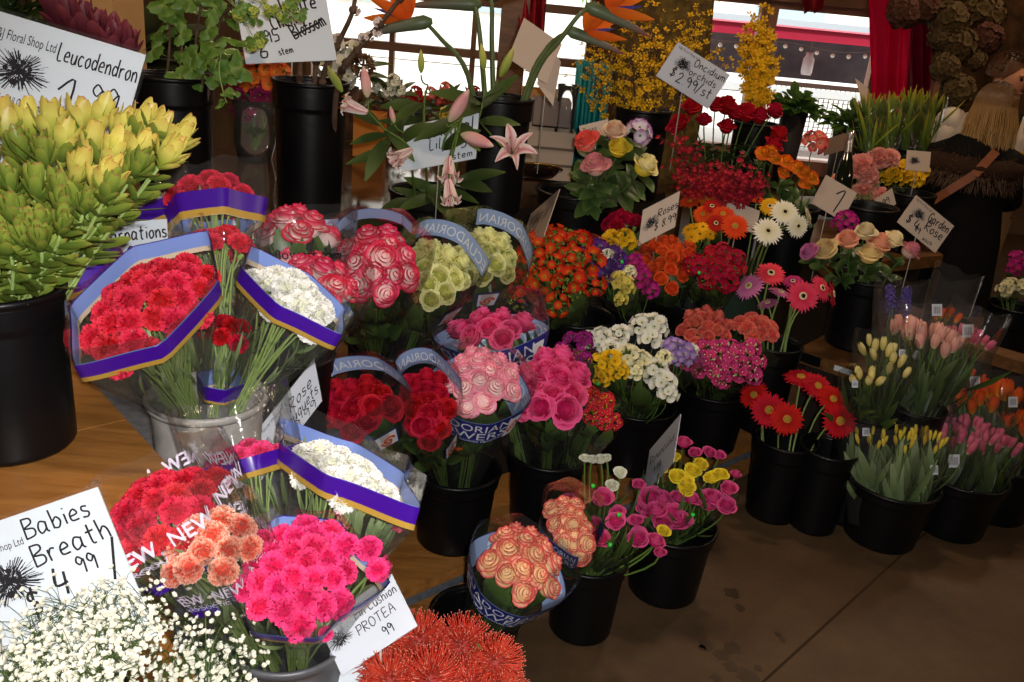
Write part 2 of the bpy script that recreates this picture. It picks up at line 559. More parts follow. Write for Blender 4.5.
# ------------------------------------------------------------------ writing
TXT = {}
def print_mesh(body):
    """triangulated print lettering, 0..w wide, height 1 = cap height"""
    if body in TXT: return TXT[body]
    cu = bpy.data.curves.new('lettering', 'FONT')
    cu.body = body; cu.resolution_u = 3
    o = bpy.data.objects.new('lettering', cu)
    COL.objects.link(o)
    dg = bpy.context.evaluated_depsgraph_get()
    dg.update()
    me = bpy.data.meshes.new_from_object(o.evaluated_get(dg))
    vs = [(v.co.x, v.co.y) for v in me.vertices]
    fs = [tuple(p.vertices) for p in me.polygons]
    bpy.data.objects.remove(o); bpy.data.curves.remove(cu); bpy.data.meshes.remove(me)
    x0 = min(v[0] for v in vs); x1 = max(v[0] for v in vs)
    TXT[body] = ([((x - x0) / .69, y / .69) for x, y in vs], fs, (x1 - x0) / .69)
    return TXT[body]
_G = {
 'A': '0,0 .3,1 .58,0|.12,.4 .48,.42', 'B': '.05,0 .08,1|.05,1 .45,.95 .48,.7 .1,.52 .52,.4 .5,.08 .03,0', 'C': '.55,.85 .35,1 .1,.75 .05,.35 .2,.03 .55,.1',
 'E': '.5,.95 .08,.98 .05,.5 .4,.52|.05,.5 .05,.02 .52,.05', 'G': '.55,.85 .3,1 .06,.6 .12,.1 .4,0 .55,.3 .56,.45 .3,.43|.55,.35 .56,-.15', 'L': '.05,1 .06,.05 .4,.02',
 'N': '.05,0 .08,1 .5,.02 .55,1', 'O': '.3,1 .05,.7 .08,.2 .32,0 .58,.3 .55,.75 .3,1', 'P': '.06,0 .1,1|.02,.95 .5,.95 .5,.55 .08,.45', 'R': '.05,0 .08,1|.05,1 .5,.9 .45,.58 .08,.5 .55,0',
 'T': '.3,0 .32,.98|0,.95 .62,1', 'W': '0,1 .15,0 .35,.7 .5,0 .75,1.05', 'D': '.05,0 .08,1 .5,.8 .5,.25 .05,0', 'S': '.5,.9 .2,1 .08,.75 .45,.4 .35,.02 .02,.1', '&': '.55,.2 .1,.8 .3,1 .42,.8 .05,.3 .2,0 .5,.35',
 'a': '.45,.5 .2,.6 .05,.3 .15,.02 .42,.2 .46,.55 .44,.1 .55,0', 'b': '.06,1 .08,.02|.08,.35 .3,.55 .46,.3 .3,.02 .08,.08', 'c': '.42,.5 .2,.58 .05,.28 .2,0 .45,.1', 'd': '.42,.45 .2,.58 .05,.3 .2,.02 .42,.2|.46,1 .44,.02',
 'e': '.08,.3 .42,.36 .3,.6 .08,.42 .1,.08 .45,.06', 'h': '.05,1 .07,0|.07,.35 .28,.58 .42,.4 .44,0', 'i': '.1,.55 .1,.02|.11,.78 .12,.84', 'l': '.12,1 .08,.1 .2,0', 'm': '.05,.55 .06,0|.06,.4 .2,.57 .3,.4 .3,0|.3,.4 .45,.57 .56,.4 .58,0',
 'n': '.05,.55 .06,0|.06,.35 .25,.58 .4,.4 .42,0', 'o': '.25,.58 .05,.35 .18,0 .42,.2 .38,.52 .25,.58', 'r': '.06,.56 .08,0|.08,.35 .2,.55 .38,.52', 's': '.36,.52 .12,.56 .1,.36 .36,.22 .28,.02 .02,.05', 't': '.2,.95 .18,.1 .34,.02|.02,.6 .4,.62',
 'u': '.05,.55 .08,.08 .3,.02 .42,.3 .44,.56 .45,0', 'y': '.05,.55 .2,.15|.42,.56 .2,-.1 .02,-.35', 'q': '.42,.5 .2,.58 .05,.3 .2,.03 .42,.2|.44,.55 .42,-.4', 'z': '.04,.55 .4,.55 .04,.02 .44,.02', 'w': '0,.55 .12,.02 .25,.4 .38,.02 .55,.58',
 'k': '.05,1 .07,0|.4,.55 .1,.28 .42,0', 'g': '.4,.5 .18,.58 .05,.3 .2,.05 .4,.25 .42,.5 .38,-.25 .08,-.3', 'p': '.05,.55 .06,-.4|.06,.35 .3,.56 .42,.3 .25,.03 .07,.1', 'x': '.03,.55 .4,0|.4,.55 .03,0', 'v': '.03,.55 .2,.02 .4,.57',
 '0': '.28,1 .06,.6 .15,.05 .42,.2 .48,.75 .28,1', '1': '0,.72 .3,1 .24,0', '2': '.05,.75 .25,1 .48,.75 .1,.08 .05,.02 .55,.04', '4': '.1,.95 .06,.3 .5,.35|.42,.75 .4,-.1', '5': '.5,.98 .12,.95 .1,.55 .42,.5 .42,.1 .05,.02',
 '6': '.42,1 .1,.5 .12,.05 .42,.08 .42,.4 .12,.35', '9': '.45,.75 .2,1 .06,.72 .25,.52 .46,.8 .44,0', '$': '.48,.8 .2,.9 .1,.65 .44,.4 .36,.1 .02,.15|.28,1.1 .24,-.1', '/': '0,-.15 .35,1.1', '.': '.05,.0 .1,.03', '-': '0,.4 .4,.42', "'": '.05,1 .02,.8', '8': '.3,.55 .1,.8 .3,1 .45,.8 .1,.3 .25,0 .45,.25 .3,.55', '7': '.03,.95 .5,.97 .2,0', '3': '.08,.9 .4,.95 .4,.6 .2,.52 .45,.35 .35,.02 .03,.08',
}
def hand_strokes(body):
    x = 0.0; out = []
    for ch in body:
        if ch == ' ':
            x += .38; continue
        g = _G.get(ch)
        if g is None:
            x += .3; continue
        w = 0
        for st in g.split('|'):
            pts = [tuple(float(c) for c in q.split(',')) for q in st.split()]
            w = max(w, max(p[0] for p in pts))
            if len(pts) > 2:                                  # Catmull-Rom
                sm = []
                for i in range(len(pts) - 1):
                    p0, p1, p2, p3 = pts[max(0, i - 1)], pts[i], pts[i + 1], pts[min(len(pts) - 1, i + 2)]
                    for kk in range(4):
                        tt = kk / 4
                        sm.append(tuple(.5 * (2 * p1[c] + (p2[c] - p0[c]) * tt + (2 * p0[c] - 5 * p1[c] + 4 * p2[c] - p3[c]) * tt * tt + (3 * p1[c] - p0[c] - 3 * p2[c] + p3[c]) * tt ** 3) for c in (0, 1)))
                sm.append(pts[-1]); pts = sm
            out.append([(x + p[0], p[1]) for p in pts])
        x += w + .16
    return out, x - .16
def ribbon(mb, pts, w, fn, mi=0):
    """a flat pen stroke through 2-D pts of half-width w, mapped by fn(x, y) -> point"""
    L = []
    for i, p in enumerate(pts):
        a, b = pts[max(0, i - 1)], pts[min(len(pts) - 1, i + 1)]
        dx, dy = b[0] - a[0], b[1] - a[1]
        l = math.hypot(dx, dy) or 1e-6
        L.append((p[0] - dy / l * w, p[1] + dx / l * w, p[0] + dy / l * w, p[1] - dx / l * w))
    ids = [(mb.add(fn(q[0], q[1])), mb.add(fn(q[2], q[3]))) for q in L]
    for (a, b), (c, d) in zip(ids, ids[1:]):
        mb.f.append((a, b, d, c)); mb.m.append(mi)
def text_on(mb, body, fn, x, y, h, ang=0.0, hand=False, pen=.05, mi=0, width=None, shear=0.0):
    """write body from (x, y) with cap height h in fn's plane units"""
    ca, sa = math.cos(ang), math.sin(ang)
    if hand:
        st, w = hand_strokes(body)
        kx = (width / (w * h)) if width else 1.0
        for s_ in st:
            ribbon(mb, [(x + h * (ca * (px * kx + shear * py) - sa * py), y + h * (sa * (px * kx + shear * py) + ca * py)) for px, py in s_], pen * h, fn, mi)
        return
    vs, fs, w = print_mesh(body)
    kx = (width / (w * h)) if width else 1.0
    b = len(mb.v)
    for px, py in vs:
        mb.add(fn(x + h * (ca * px * kx - sa * py), y + h * (sa * px * kx + ca * py)))
    for f in fs:
        mb.f.append(tuple(b + i for i in f)); mb.m.append(mi)
# ------------------------------------------------------------------ builders
BUCKETS = {}
def bucket(key, label, P, D, h, taper=.80, mat=None, name='flower_bucket', cat='bucket', group=None, band=.2):
    """P: centre of the rim"""
    mat = mat or BLACKP
    base = V((P.x, P.y, P.z - h)); R = D / 2; rb = R * taper
    t = thing(name, label, cat, base, group)
    mb = MB()
    zb = h * (1 - band); rr = rb + (R * .93 - rb) * (zb / h)
    mb.lathe([(.001, 0), (rb * .96, 0), (rb, .006), (rb + (rr - rb) * .03, zb * .03 + .006), (rb + (rr - rb) * .5, zb * .5), (rb + (rr - rb) * .97, zb * .97), (rr, zb), (R * .955, zb + .004), (R * .957, zb + .009), (R * .974, h - .017), (R * .975, h - .012),
              (R * .90, h - .012), (R * .898, h - .02), (rb * .93, .02), (rb * .92, .012), (.001, .012)], 48)
    part('body', mb, [mat], t)
    t.children[0].matrix_basis = Matrix.Identity(4)
    t.children[0].data.transform(Matrix.Translation(base))
    mb = MB()
    mb.lathe([(R * .965, h - .016), (R * 1.0, h - .014), (R * 1.012, h - .006), (R * 1.0, h), (R * .94, h), (R * .90, h - .008), (R * .90, h - .013)], 48)
    o = part('rim', mb, [mat], t)
    o.data.transform(Matrix.Translation(base))
    # dark water standing in it
    BUCKETS[key] = (P, D, h, t)
    return t

def film_sleeve(mb, F, a, u, v, L, Rx, Ry, rf, smax, mi=0, nt=40, ns=12, off=0.0, seam=.16, s0=0.0, peak=.05, th=None):
    fn = sleeve_fn(F, a, u, v, L, Rx, Ry, rf, seam)
    lo, hi = th if th else (0, 2 * pi)
    def g(x, y):
        ang = lo + (hi - lo) * x
        top = smax + peak * math.cos(2 * ang) ** 3 if not callable(smax) else smax(ang)
        return fn(ang, s0 + (top - s0) * y, off), y
    mb.grid(g, nt, ns, mi, wrap=th is None)
def sleeve_fn(F, a, u, v, L, Rx, Ry, rf, seam=.16):
    facet = FACET[0]
    def fn(th, s, off=0.0):
        c, sn = math.cos(th), math.sin(th)
        hx = .93 / math.cos((th % (pi / 3)) - pi / 6)
        k = (1 - facet) + facet * hx + seam * abs(c) ** 7
        ky = (1 - facet) + facet * hx
        q = min(s, 1.0) ** 1.25 if s > 0 else 0
        ex = rf + (Rx - rf) * q; ey = rf + (Ry - rf) * q
        if s > 1:
            ex *= 1 + .10 * (s - 1); ey *= 1 + .05 * (s - 1)
        return F + a * (L * s) + u * ((ex * k + off) * c) + v * ((ey * ky + off) * sn)
    return fn

FACET = [.25]
PURPLE = pbr('purple_print', '#3d0f8c', .3, .5)
GOLD = pbr('gold_print', '#b08c3c', .35, .5)
BLUEIN = pbr('pale_blue_print', '#7f97d8', .4, .4)
CREAM = pbr('cream_print', '#d8c4a8', .4, .4)
NAVY = pbr('navy_print', '#2b3184', .3, .5)
PALEB = pbr('faded_blue_print', '#9db2dc', .4, .4)
ORANGEP = pbr('orange_print', '#dd5a22', .35, .5)
PEACHY = film_mat('white_tint_film', haze=.45, refl=.4)
LILACP = pbr('lilac_white_print', '#d9cfe0', .4, .4)

def bouquet(name, label, cat, C, F, rx, ry, rot, heads, n, hr, dome=.5, group=None, sleeve='plain', foliage=GREEN, smax=1.22,
            headname='rose', stem=STEMG, explicit=None, leaves=54, seam=.16, lean=.9, band=(.97, 1.10), txt=None, rf=.03, film=None,
            peak=.05, deep=.12, leafw=.024, leafl=.09, band_th=None, hscale=1.0, fit=.75, phase=0.0, stemr=.0022, leafspan=(.45, .95), fillers=None, tagc=None):
    """a tied, wrapped bouquet. C: centre of the bloom disc, F: its foot (both world); rx, ry in metres, rot in degrees about its axis"""
    root = thing(name, label, cat, F, group)
    a = (C - F); L = a.length; a.normalize()
    u = RIGHT - a * RIGHT.dot(a); u.normalize(); v = a.cross(u)
    if rot:
        q = Matrix.Rotation(math.radians(rot), 3, a); u = q @ u; v = q @ v
    # rx, ry are what the photograph shows: undo the tilt of the opening
    vd = (C - CAM).normalized()
    rx /= max(.55, (u - vd * u.dot(vd)).length); ry /= max(.45, (v - vd * v.dot(vd)).length)
    spots = []
    if explicit:
        for (mesh, P, nn, r, hn) in explicit:
            spots.append((mesh, P, nn, r, hn))
    for k in range(n):
        rho = math.sqrt((k + .45) / n); an = k * 2.39996 + phase
        x, y = rho * math.cos(an), rho * math.sin(an)
        P = C + u * (rx * x) + v * (ry * y) + a * (dome * min(rx, ry) * (1 - rho * rho) + hr * RND.uniform(-deep, deep)) + jit(hr * .12)
        nn = (a + (u * x + v * y) * lean + jit(.12)).normalized()
        spots.append((heads[k % len(heads)], P, nn, hr * RND.uniform(.9, 1.1), headname))
    st = MB(); lf = MB()
    for mesh, P, nn, r, hn in spots:
        put(hn, mesh, root, frame(nn, RND.uniform(0, 6.28), P, r))
        foot = F + (u * RND.uniform(-1, 1) + v * RND.uniform(-1, 1)) * rf * .5
        st.tube(bez(P - nn * (r * .7), P - nn * (L * .3), foot, 5), [stemr] * 6, 5, 0, cap=False)
    part('stems', st, [stem], root)
    if leaves:
        for k in range(leaves):
            s = RND.uniform(*leafspan); an = RND.uniform(0, 6.283)
            kk = RND.uniform(.72, 1.02) * (s ** 1.25)
            P = F + a * (L * s * .98) + u * (rx * kk * math.cos(an)) + v * (ry * kk * math.sin(an))
            o = u * math.cos(an) + v * math.sin(an)
            lf.leaf(P - a * leafl * .4, (a * RND.uniform(.5, 1.1) + o * RND.uniform(-.1, .5) + jit(.3)), (o + jit(.4)), leafl * RND.uniform(.7, 1.2), leafw * RND.uniform(.7, 1.2))
        part('foliage', lf, [foliage], root)
    if fillers:
        for mesh, cnt, r, hn in fillers:
            for k in range(cnt):
                rho = math.sqrt(RND.random()); an = RND.uniform(0, 6.28)
                x, y = rho * math.cos(an), rho * math.sin(an)
                P = C + u * (rx * 1.05 * x) + v * (ry * 1.05 * y) + a * (dome * min(rx, ry) * (1 - rho * rho) - .008)
                put(hn, mesh, root, frame((a + (u * x + v * y) * .7 + jit(.2)).normalized(), RND.uniform(0, 6), P, r))
    if tagc:
        for P in tagc:
            mb = MB(); mb.tube([P - a * .005, P + a * .005], .0055, 8)
            part('tag', mb, [pbr('green_tag', '#35e04a', .4, .5)], root)['label'] = 'bright green tag'
    if sleeve:
        FACET[0] = .85 if sleeve in ('purple', 'new') else .25
        Rx, Ry = rx + hr * fit, ry + hr * fit
        sf = sleeve_fn(F, a, u, v, L, Rx, Ry, rf, seam)
        mb = MB(); film_sleeve(mb, F, a, u, v, L, Rx, Ry, rf, smax, seam=seam, peak=peak)
        sl = part('sleeve', mb, [film or FILM], root)
        def band_part(nm, s0, s1, outm, inm, th=None, lift=.0012):
            mb = MB()
            for off, mi in ((lift, 0), (-lift, 1)):
                film_sleeve(mb, F, a, u, v, L, Rx, Ry, rf, lambda an: s1, mi=mi, nt=56, ns=2, off=off, seam=seam, s0=s0, th=th)
            return sub(nm, mb, [outm, inm], sl, root)
        def letter(nm, body, th0, th1, s0, s1, mat, off=.0022, both=True):
            mb = MB()
            for o in ((off, -off) if both else (off,)):
                text_on(mb, body, lambda x, y, o=o: sf(th0 + (th1 - th0) * x, s0 + (s1 - s0) * y, o), 0, 0, 1.0, width=1.0)
            return sub(nm, mb, [mat], sl, root, smooth=False)
        def swirl(th, s, w, hgt):
            """orange and white swirl badge in a blue border, as printed on the film's corner"""
            mb = MB()
            def q(x, y, o): return sf(th + x * w, s + y * hgt, o)
            for k, (m, sc, o) in enumerate(((0, 1.0, .0020), (1, .86, .0026))):
                b = [mb.add(q(x * sc, y * sc, o)) for x, y in ((-1, -1), (1, -1), (1, 1), (-1, 1))]
                mb.f.append(tuple(b)); mb.m.append(m)
            for r0, ph in ((.62, 0), (.62, pi)):
                pts = [(r0 * (1 - k / 14) * math.cos(ph + k * .38), r0 * (1 - k / 14) * math.sin(ph + k * .38)) for k in range(13)]
                ribbon(mb, pts, .11, lambda x, y: q(x, y, .0034), 2)
            sub('badge', mb, [NAVY, WHITE, ORANGEP], sl, root, smooth=False)
        if sleeve == 'purple':
            b0, b1 = band
            if b0 > .5: b0 += .04; b1 += .05
            band_part('gold_stripe', b0 - .035, b0, GOLD, CREAM)
            band_part('purple_band', b0, b1, PURPLE, BLUEIN)
        elif sleeve == 'new':
            b0, b1 = band
            band_part('purple_band', .80, .88, PURPLE, BLUEIN, th=(-pi * .98, -pi * .5))
            for k in range(4):
                letter('print', 'NEW', -pi * .98 + k * .8, -pi * .98 + k * .8 + .6, b0, b0 + .075, LILACP)
                letter('print', 'NEW', .1 + k * .75, .1 + k * .75 + .55, b0 + .02, b0 + .095, LILACP)
            letter('print', 'PRODUCTION', -pi * .7, -pi * .35, b0 - .06, b0 - .03, LILACP)
        elif sleeve == 'navy':
            b0, b1 = band
            hgt = b1 - b0
            band_part('navy_band', b0, b1, NAVY, PALEB, th=band_th)
            if band_th:
                letter('print', 'ECUADORIAN', band_th[0] + .1, band_th[1] - .1, b0 + hgt * .58, b0 + hgt * .90, WHITE)
                letter('print', 'FLOWERS', band_th[0] + .2, band_th[1] - .1, b0 + hgt * .18, b0 + hgt * .52, WHITE)
            for k in range(0 if band_th else 2):
                t0 = -pi * 1.0 + k * pi + .12
                letter('print', 'ECUADORIAN', t0, t0 + pi * .80, b0 + hgt * .58, b0 + hgt * .90, WHITE)
                letter('print', 'FLOWERS', t0 + .2, t0 + pi * .80, b0 + hgt * .18, b0 + hgt * .52, WHITE)
            if not band_th: letter('print', 'FIRST CLASS FLOWER PRODUCERS', -pi * .85, -pi * .1, b0 + .01, b0 + hgt * .13, WHITE)
            swirl(-pi * .12, b0 + hgt * .4, .16, hgt * .5)
            mb = MB()
            for j in range(3):
                ribbon(mb, [(-pi * .72 + j * .12 + k * .05, .62 + .02 * math.sin(k * .9 + j)) for k in range(8)], .012, lambda x, y: sf(x, y, .002))
            sub('print', mb, [ORANGEP], sl, root, smooth=False)
        elif sleeve == 'label':        # faded blue strip behind the blooms, badge on the front corner
            b0, b1 = band
            band_part('blue_strip', b0, b1, PALEB, PALEB, th=(pi * .02, pi * .72))
            letter('print', 'ECUADORIAN', pi * .04, pi * .70, b0 + .03, b1 - .03, WHITE)
            swirl(-pi * .30, .86, .30, .10)
        if sleeve in ('web', 'label'):
            if txt:
                letter('print', txt, -pi * .9, -pi * .1, .84, .90, INK)
            if sleeve == 'web':
                band_part('blue_strip', 1.02, smax - .05, PALEB, PALEB, th=(pi * .25, pi * .8))
                letter('print', 'ECUADORIAN', pi * .3, pi * .78, 1.05, smax - .08, WHITE)
    return root

def stem_flower(name, label, cat, P, nn, r, mesh, headname, foot, group=None, stem=STEMG, sr=.003, extra=None, foliage=None, nleaf=0, leafl=.06, leafw=.018, bow=.35, lspan=(.35, .85), rnd=.8):
    """one loose cut flower standing in a bucket: head, stem, leaves"""
    root = thing(name, label, cat, foot, group)
    h = put(headname, mesh, root, frame(nn, RND.uniform(0, 6.28), P, r)) if mesh else None
    if h is not None and extra:
        e = put(extra[1], extra[0], None); e.parent = h
    L = (P - foot).length
    pts = bez(P - nn.normalized() * (r * .3), P - nn.normalized() * (L * bow), foot, 8)
    mb = MB(); mb.tube(pts, [sr * .8] + [sr] * 8, 6, 0)
    part('stem', mb, [stem], root)
    if nleaf:
        for k in range(nleaf):
            i = RND.uniform(*lspan) * 8; j = int(i)
            q = pts[j].lerp(pts[min(8, j + 1)], i - j)
            d = (pts[max(0, j - 1)] - pts[min(8, j + 1)]).normalized()
            o = (d.orthogonal()); o = Matrix.Rotation(RND.uniform(0, 6.28), 3, d) @ o.normalized()
            lb = MB()
            lb.leaf(q, d * .6 + o, d - o * .6, leafl * RND.uniform(.7, 1.2), leafw * RND.uniform(.8, 1.2), bend=.3 if rnd > .6 else -.15, rnd=rnd, nu=4, nv=6)
            part('leaf', lb, [foliage or GREEN], root)
    return root

CARD = pbr('white_card', '#cfd7df', .35, .4)
CARDB = pbr('pale_card', '#c9cdd6', .4, .3)
CARDW = pbr('warm_card', '#cdb9a6', .45, .3)
LAMIN = film_mat('laminate_film', haze=.02, refl=.55, bump=.05, bscale=6)
STICK = pbr('clear_stick', '#b9b4a8', .3, .5)
def sign(label, TL, TR, BL, texts=(), emblem=None, mat=None, stick=.35, sdir=None, group=None, name='price_sign', stick_at=.5, over=.025):
    TL, TR, BL = V(TL), V(TR), V(BL)
    ux, uy = TR - TL, TL - BL
    n = ux.cross(uy).normalized()
    asp = ux.length / uy.length
    foot = BL + ux * stick_at
    root = thing(name, label, 'sign', foot, group)
    def fn(x, y, o=0.0): return BL + ux * (x / asp) + uy * y + n * o      # y in card heights, x in the same unit
    mb = MB()
    c = [fn(x * asp, y, o) for o in (-.0012, .0012) for x, y in ((0, 0), (1, 0), (1, 1), (0, 1))]
    for p in c: mb.add(p)
    for q in ((3, 2, 1, 0), (4, 5, 6, 7), (0, 1, 5, 4), (1, 2, 6, 5), (2, 3, 7, 6), (3, 0, 4, 7)):
        mb.f.append(q); mb.m.append(0)
    part('card', mb, [mat or CARD], root, smooth=False)
    if over:
        mb = MB(); o_ = over
        for z in (.0022,):
            b = [mb.add(fn(x, y, z)) for x, y in ((-o_, -o_), (asp + o_, -o_), (asp + o_, 1 + o_), (-o_, 1 + o_))]
            mb.f.append(tuple(b)); mb.m.append(0)
        part('laminate', mb, [LAMIN], root, smooth=False)
    if texts:
        mb = MB()
        for body, x, y, h, ang, hand, *rest in texts:
            pen = rest[0] if rest else .055
            wd = rest[1] if len(rest) > 1 else None
            text_on(mb, body, lambda a, b: fn(a, b, .0018), x * asp, y, h, math.radians(ang), hand, pen, width=wd * asp if wd else None)
        part('lettering', mb, [INK], root, smooth=False)
    if emblem:
        ex, ey, er = emblem
        ex *= asp
        r = random.Random(5); mb = MB()
        for k in range(150):
            a = r.uniform(0, 6.28); l = er * r.uniform(.5, 1.0)
            l *= .75 + .5 * abs(math.cos(a))
            a2 = a + r.uniform(-.4, .4)
            st = er * r.uniform(.05, .45)
            ribbon(mb, [(ex + st * math.cos(a2), ey + st * math.sin(a2)), (ex + (l + st) * .5 * math.cos(a), ey + (l + st) * .5 * math.sin(a)), (ex + l * math.cos(a), ey + l * math.sin(a))],
                   er * r.uniform(.007, .022), lambda a, b: fn(a, b, .0018))
        for k in range(34):
            a = r.uniform(0, 6.28); l = er * r.uniform(.05, .55)
            cx, cy, q = ex + l * math.cos(a), ey + l * math.sin(a), er * r.uniform(.05, .12)
            b = [mb.add(fn(cx + q * math.cos(j * pi / 3), cy + q * math.sin(j * pi / 3), .0019)) for j in range(6)]
            mb.f.append(tuple(b)); mb.m.append(0)
        part('emblem', mb, [INK], root, smooth=False)
    if stick:
        d = sdir.normalized() if sdir is not None else -UP
        mb = MB(); mb.tube([foot + uy * .12 - n * .003, foot - n * .003, foot - n * .003 + d * stick], .0022, 6)
        part('holder', mb, [STICK], root)
    return root
def psign(label, tl, tr, bl, t, dt=(0, 0, 0), **kw):
    return sign(label, at(tl[0], tl[1], t + dt[0]), at(tr[0], tr[1], t + dt[1]), at(bl[0], bl[1], t + dt[2]), **kw)
def structure(name, mb, mats, smooth=False):
    o = put(name, mb.mesh(name, mats, smooth))
    o['kind'] = 'structure'
    return o
def px(r, t): return r * t / F_PX
# ------------------------------------------------------------------ setting
DR, NR, OR = V((.75744, .65290, 0)), V((-.65290, .75744, 0)), V((-.18578, 2.08759, 0))
def TP(al, pe, z=0.0):
    return OR + DR * al + NR * pe + V((0, 0, z))
WOOD = pbr('wood_plank', '#a9743a', .38, .45, noise='#7d4f22', scale=5, stretch=(1.2, 9, 9), bump=.05, bscale=30)
WOODD = pbr('wood_brown', '#7d542c', .45, .4, noise='#553717', scale=5, stretch=(1.5, 8, 8))
GREYW = pbr('grey_painted_board', '#6b7078', .6, .3, noise='#4c5057', scale=40)
CONC = pbr('concrete_floor', '#6d5540', .55, .35, noise='#58432f', scale=3.0, bump=.05, bscale=80)
def oriented_box(mb, a0, a1, p0, p1, z0, z1, mi=0):
    c = [TP(a, p) for a, p in ((a0, p0), (a1, p0), (a1, p1), (a0, p1))]
    b = len(mb.v)
    for z in (z0, z1):
        for q in c: mb.add((q.x, q.y, z))
    for q in ((3, 2, 1, 0), (4, 5, 6, 7), (0, 1, 5, 4), (1, 2, 6, 5), (2, 3, 7, 6), (3, 0, 4, 7)):
        mb.f.append(tuple(b + i for i in q)); mb.m.append(mi)

# floor: poured concrete slabs with a joint
def concrete():
    m, nt, out = newmat('concrete')
    tc = N(nt, 'ShaderNodeTexCoord')
    n1 = N(nt, 'ShaderNodeTexNoise', Scale=2.2, Detail=7.0, Roughness=.65)
    n2 = N(nt, 'ShaderNodeTexNoise', Scale=45.0, Detail=3.0)
    nt.links.new(tc.outputs['Object'], n1.inputs['Vector']); nt.links.new(tc.outputs['Object'], n2.inputs['Vector'])
    r1 = N(nt, 'ShaderNodeValToRGB')
    r1.color_ramp.elements[0].position = .3; r1.color_ramp.elements[0].color = srgb('#443322')
    r1.color_ramp.elements[1].position = .72; r1.color_ramp.elements[1].color = srgb('#6b5238')
    nt.links.new(n1.outputs['Fac'], r1.inputs[0])
    mx = N(nt, 'ShaderNodeMix', data_type='RGBA', blend_type='MULTIPLY')
    mx.inputs[0].default_value = .35
    nt.links.new(r1.outputs[0], mx.inputs[6]); nt.links.new(n2.outputs['Color'], mx.inputs[7])
    p = N(nt, 'ShaderNodeBsdfPrincipled', Roughness=.6)
    p.inputs['Specular IOR Level'].default_value = .35
    nt.links.new(mx.outputs[2], p.inputs['Base Color'])
    b = N(nt, 'ShaderNodeBump', Strength=.12, Distance=.004)
    nt.links.new(n2.outputs['Fac'], b.inputs['Height']); nt.links.new(b.outputs[0], p.inputs['Normal'])
    nt.links.new(p.outputs[0], out.inputs[0])
    return m
mb = MB(); mb.box((-6, -3.5, -.1), (9, 8.4, 0)); structure('floor', mb, [concrete()])
j0, j1 = atz(700, 740, 0), atz(905, 552, 0)
dj = (j1 - j0).normalized(); nj = V((-dj.y, dj.x, 0))
mb = MB()
poly = [j0 - dj * 1.5 - nj * .004, j1 + dj * .6 - nj * .004, j1 + dj * .6 + nj * .004, j0 - dj * 1.5 + nj * .004]
mb.prism([(q.x, q.y) for q in poly], 0.0002, .0012)
structure('trim_1', mb, [pbr('floor_joint', '#3a2c1e', .8, .1)])
mb = MB()
for X, Y, r in ((732, 593, 9), (740, 608, 6), (706, 645, 9), (722, 655, 9), (733, 648, 10), (748, 677, 12), (731, 667, 8), (702, 648, 5), (758, 668, 5), (778, 634, 4), (783, 640, 4), (716, 678, 6)):
    c = atz(X, Y, 0); rr = r * (c - CAM).length / F_PX * .8
    mb.prism([(c.x + rr * (1 + .25 * math.sin(3 * k + X)) * math.cos(k * .45), c.y + 1.1 * rr * (1 + .25 * math.cos(2 * k + Y)) * math.sin(k * .45)) for k in range(14)], .0002, .001)
o = structure('floor_stains', mb, [pbr('water_stain', '#3e3022', .4, .4)])

# shell of the market hall
WALLM = pbr('hall_wall', '#6b5440', .8, .2, noise='#574331', scale=4)
CEILM = pbr('hall_ceiling', '#5c4a3a', .85, .1)
WY = 8.4
def wall_holes(x0, x1, z0, z1, holes, y0, y1, mb):
    xs = sorted({x0, x1, *[h[0] for h in holes], *[h[1] for h in holes]})
    for a, b in zip(xs, xs[1:]):
        m = (a + b) / 2
        zz = z0
        for h in sorted([h for h in holes if h[0] < m < h[1]], key=lambda h: h[2]):
            if h[2] > zz: mb.box((a, y0, zz), (b, y1, h[2]))
            zz = h[3]
        if zz < z1: mb.box((a, y0, zz), (b, y1, z1))
LW = (-1.75, .72, .74, 2.5)
MW = (1.62, 2.22, .55, 1.86)
RW = (2.30, 3.30, .45, 1.86)
mb = MB(); wall_holes(-6, 9, 0, 3.6, [LW, MW, RW], WY, WY + .15, mb); structure('wall_back', mb, [WALLM])
mb = MB(); mb.box((-6.15, -3.5, 0), (-6, WY + .15, 3.6)); structure('wall_left', mb, [WALLM])
mb = MB(); mb.box((9, -3.5, 0), (9.15, WY + .15, 3.6)); structure('wall_right', mb, [WALLM])
mb = MB(); mb.box((-6, -3.65, 0), (9, -3.5, 3.6)); structure('wall_front', mb, [WALLM])
mb = MB(); mb.box((-6.15, -3.65, 3.6), (9.15, WY + .15, 3.7)); structure('ceiling', mb, [CEILM])
FRAMEW = pbr('brown_window_frame', '#7a5840', .5, .3)
FRAMEP = pbr('pinkish_wood_frame', '#9a6b55', .55, .3)
PANE = film_mat('window_pane', haze=.0, refl=.6, bump=0.0)
def window(name, w, xs, zs, fm, t=.045):
    x0, x1, z0, z1 = w
    mb = MB()
    for x in (x0, *xs, x1): mb.box((x - t / 2, WY - .03, z0), (x + t / 2, WY + .08, z1))
    for z in (z0, *zs, z1): mb.box((x0, WY - .035, z - t * .8), (x1, WY + .085, z + t * .8))
    o = structure(name, mb, [fm])
    mb = MB(); b = [mb.add(p) for p in ((x0, WY + .05, z0), (x1, WY + .05, z0), (x1, WY + .05, z1), (x0, WY + .05, z1))]
    mb.f.append(tuple(b)); mb.m.append(0)
    g = put('pane', mb.mesh('pane', [PANE], False)); g.parent = o
    return o
window('window_1', LW, (-1.02, -.30, .24), (1.18, 1.62, 2.05), FRAMEW)
window('window_2', MW, (), (), FRAMEP, .06)
window('window_3', RW, (), (), FRAMEP, .08)
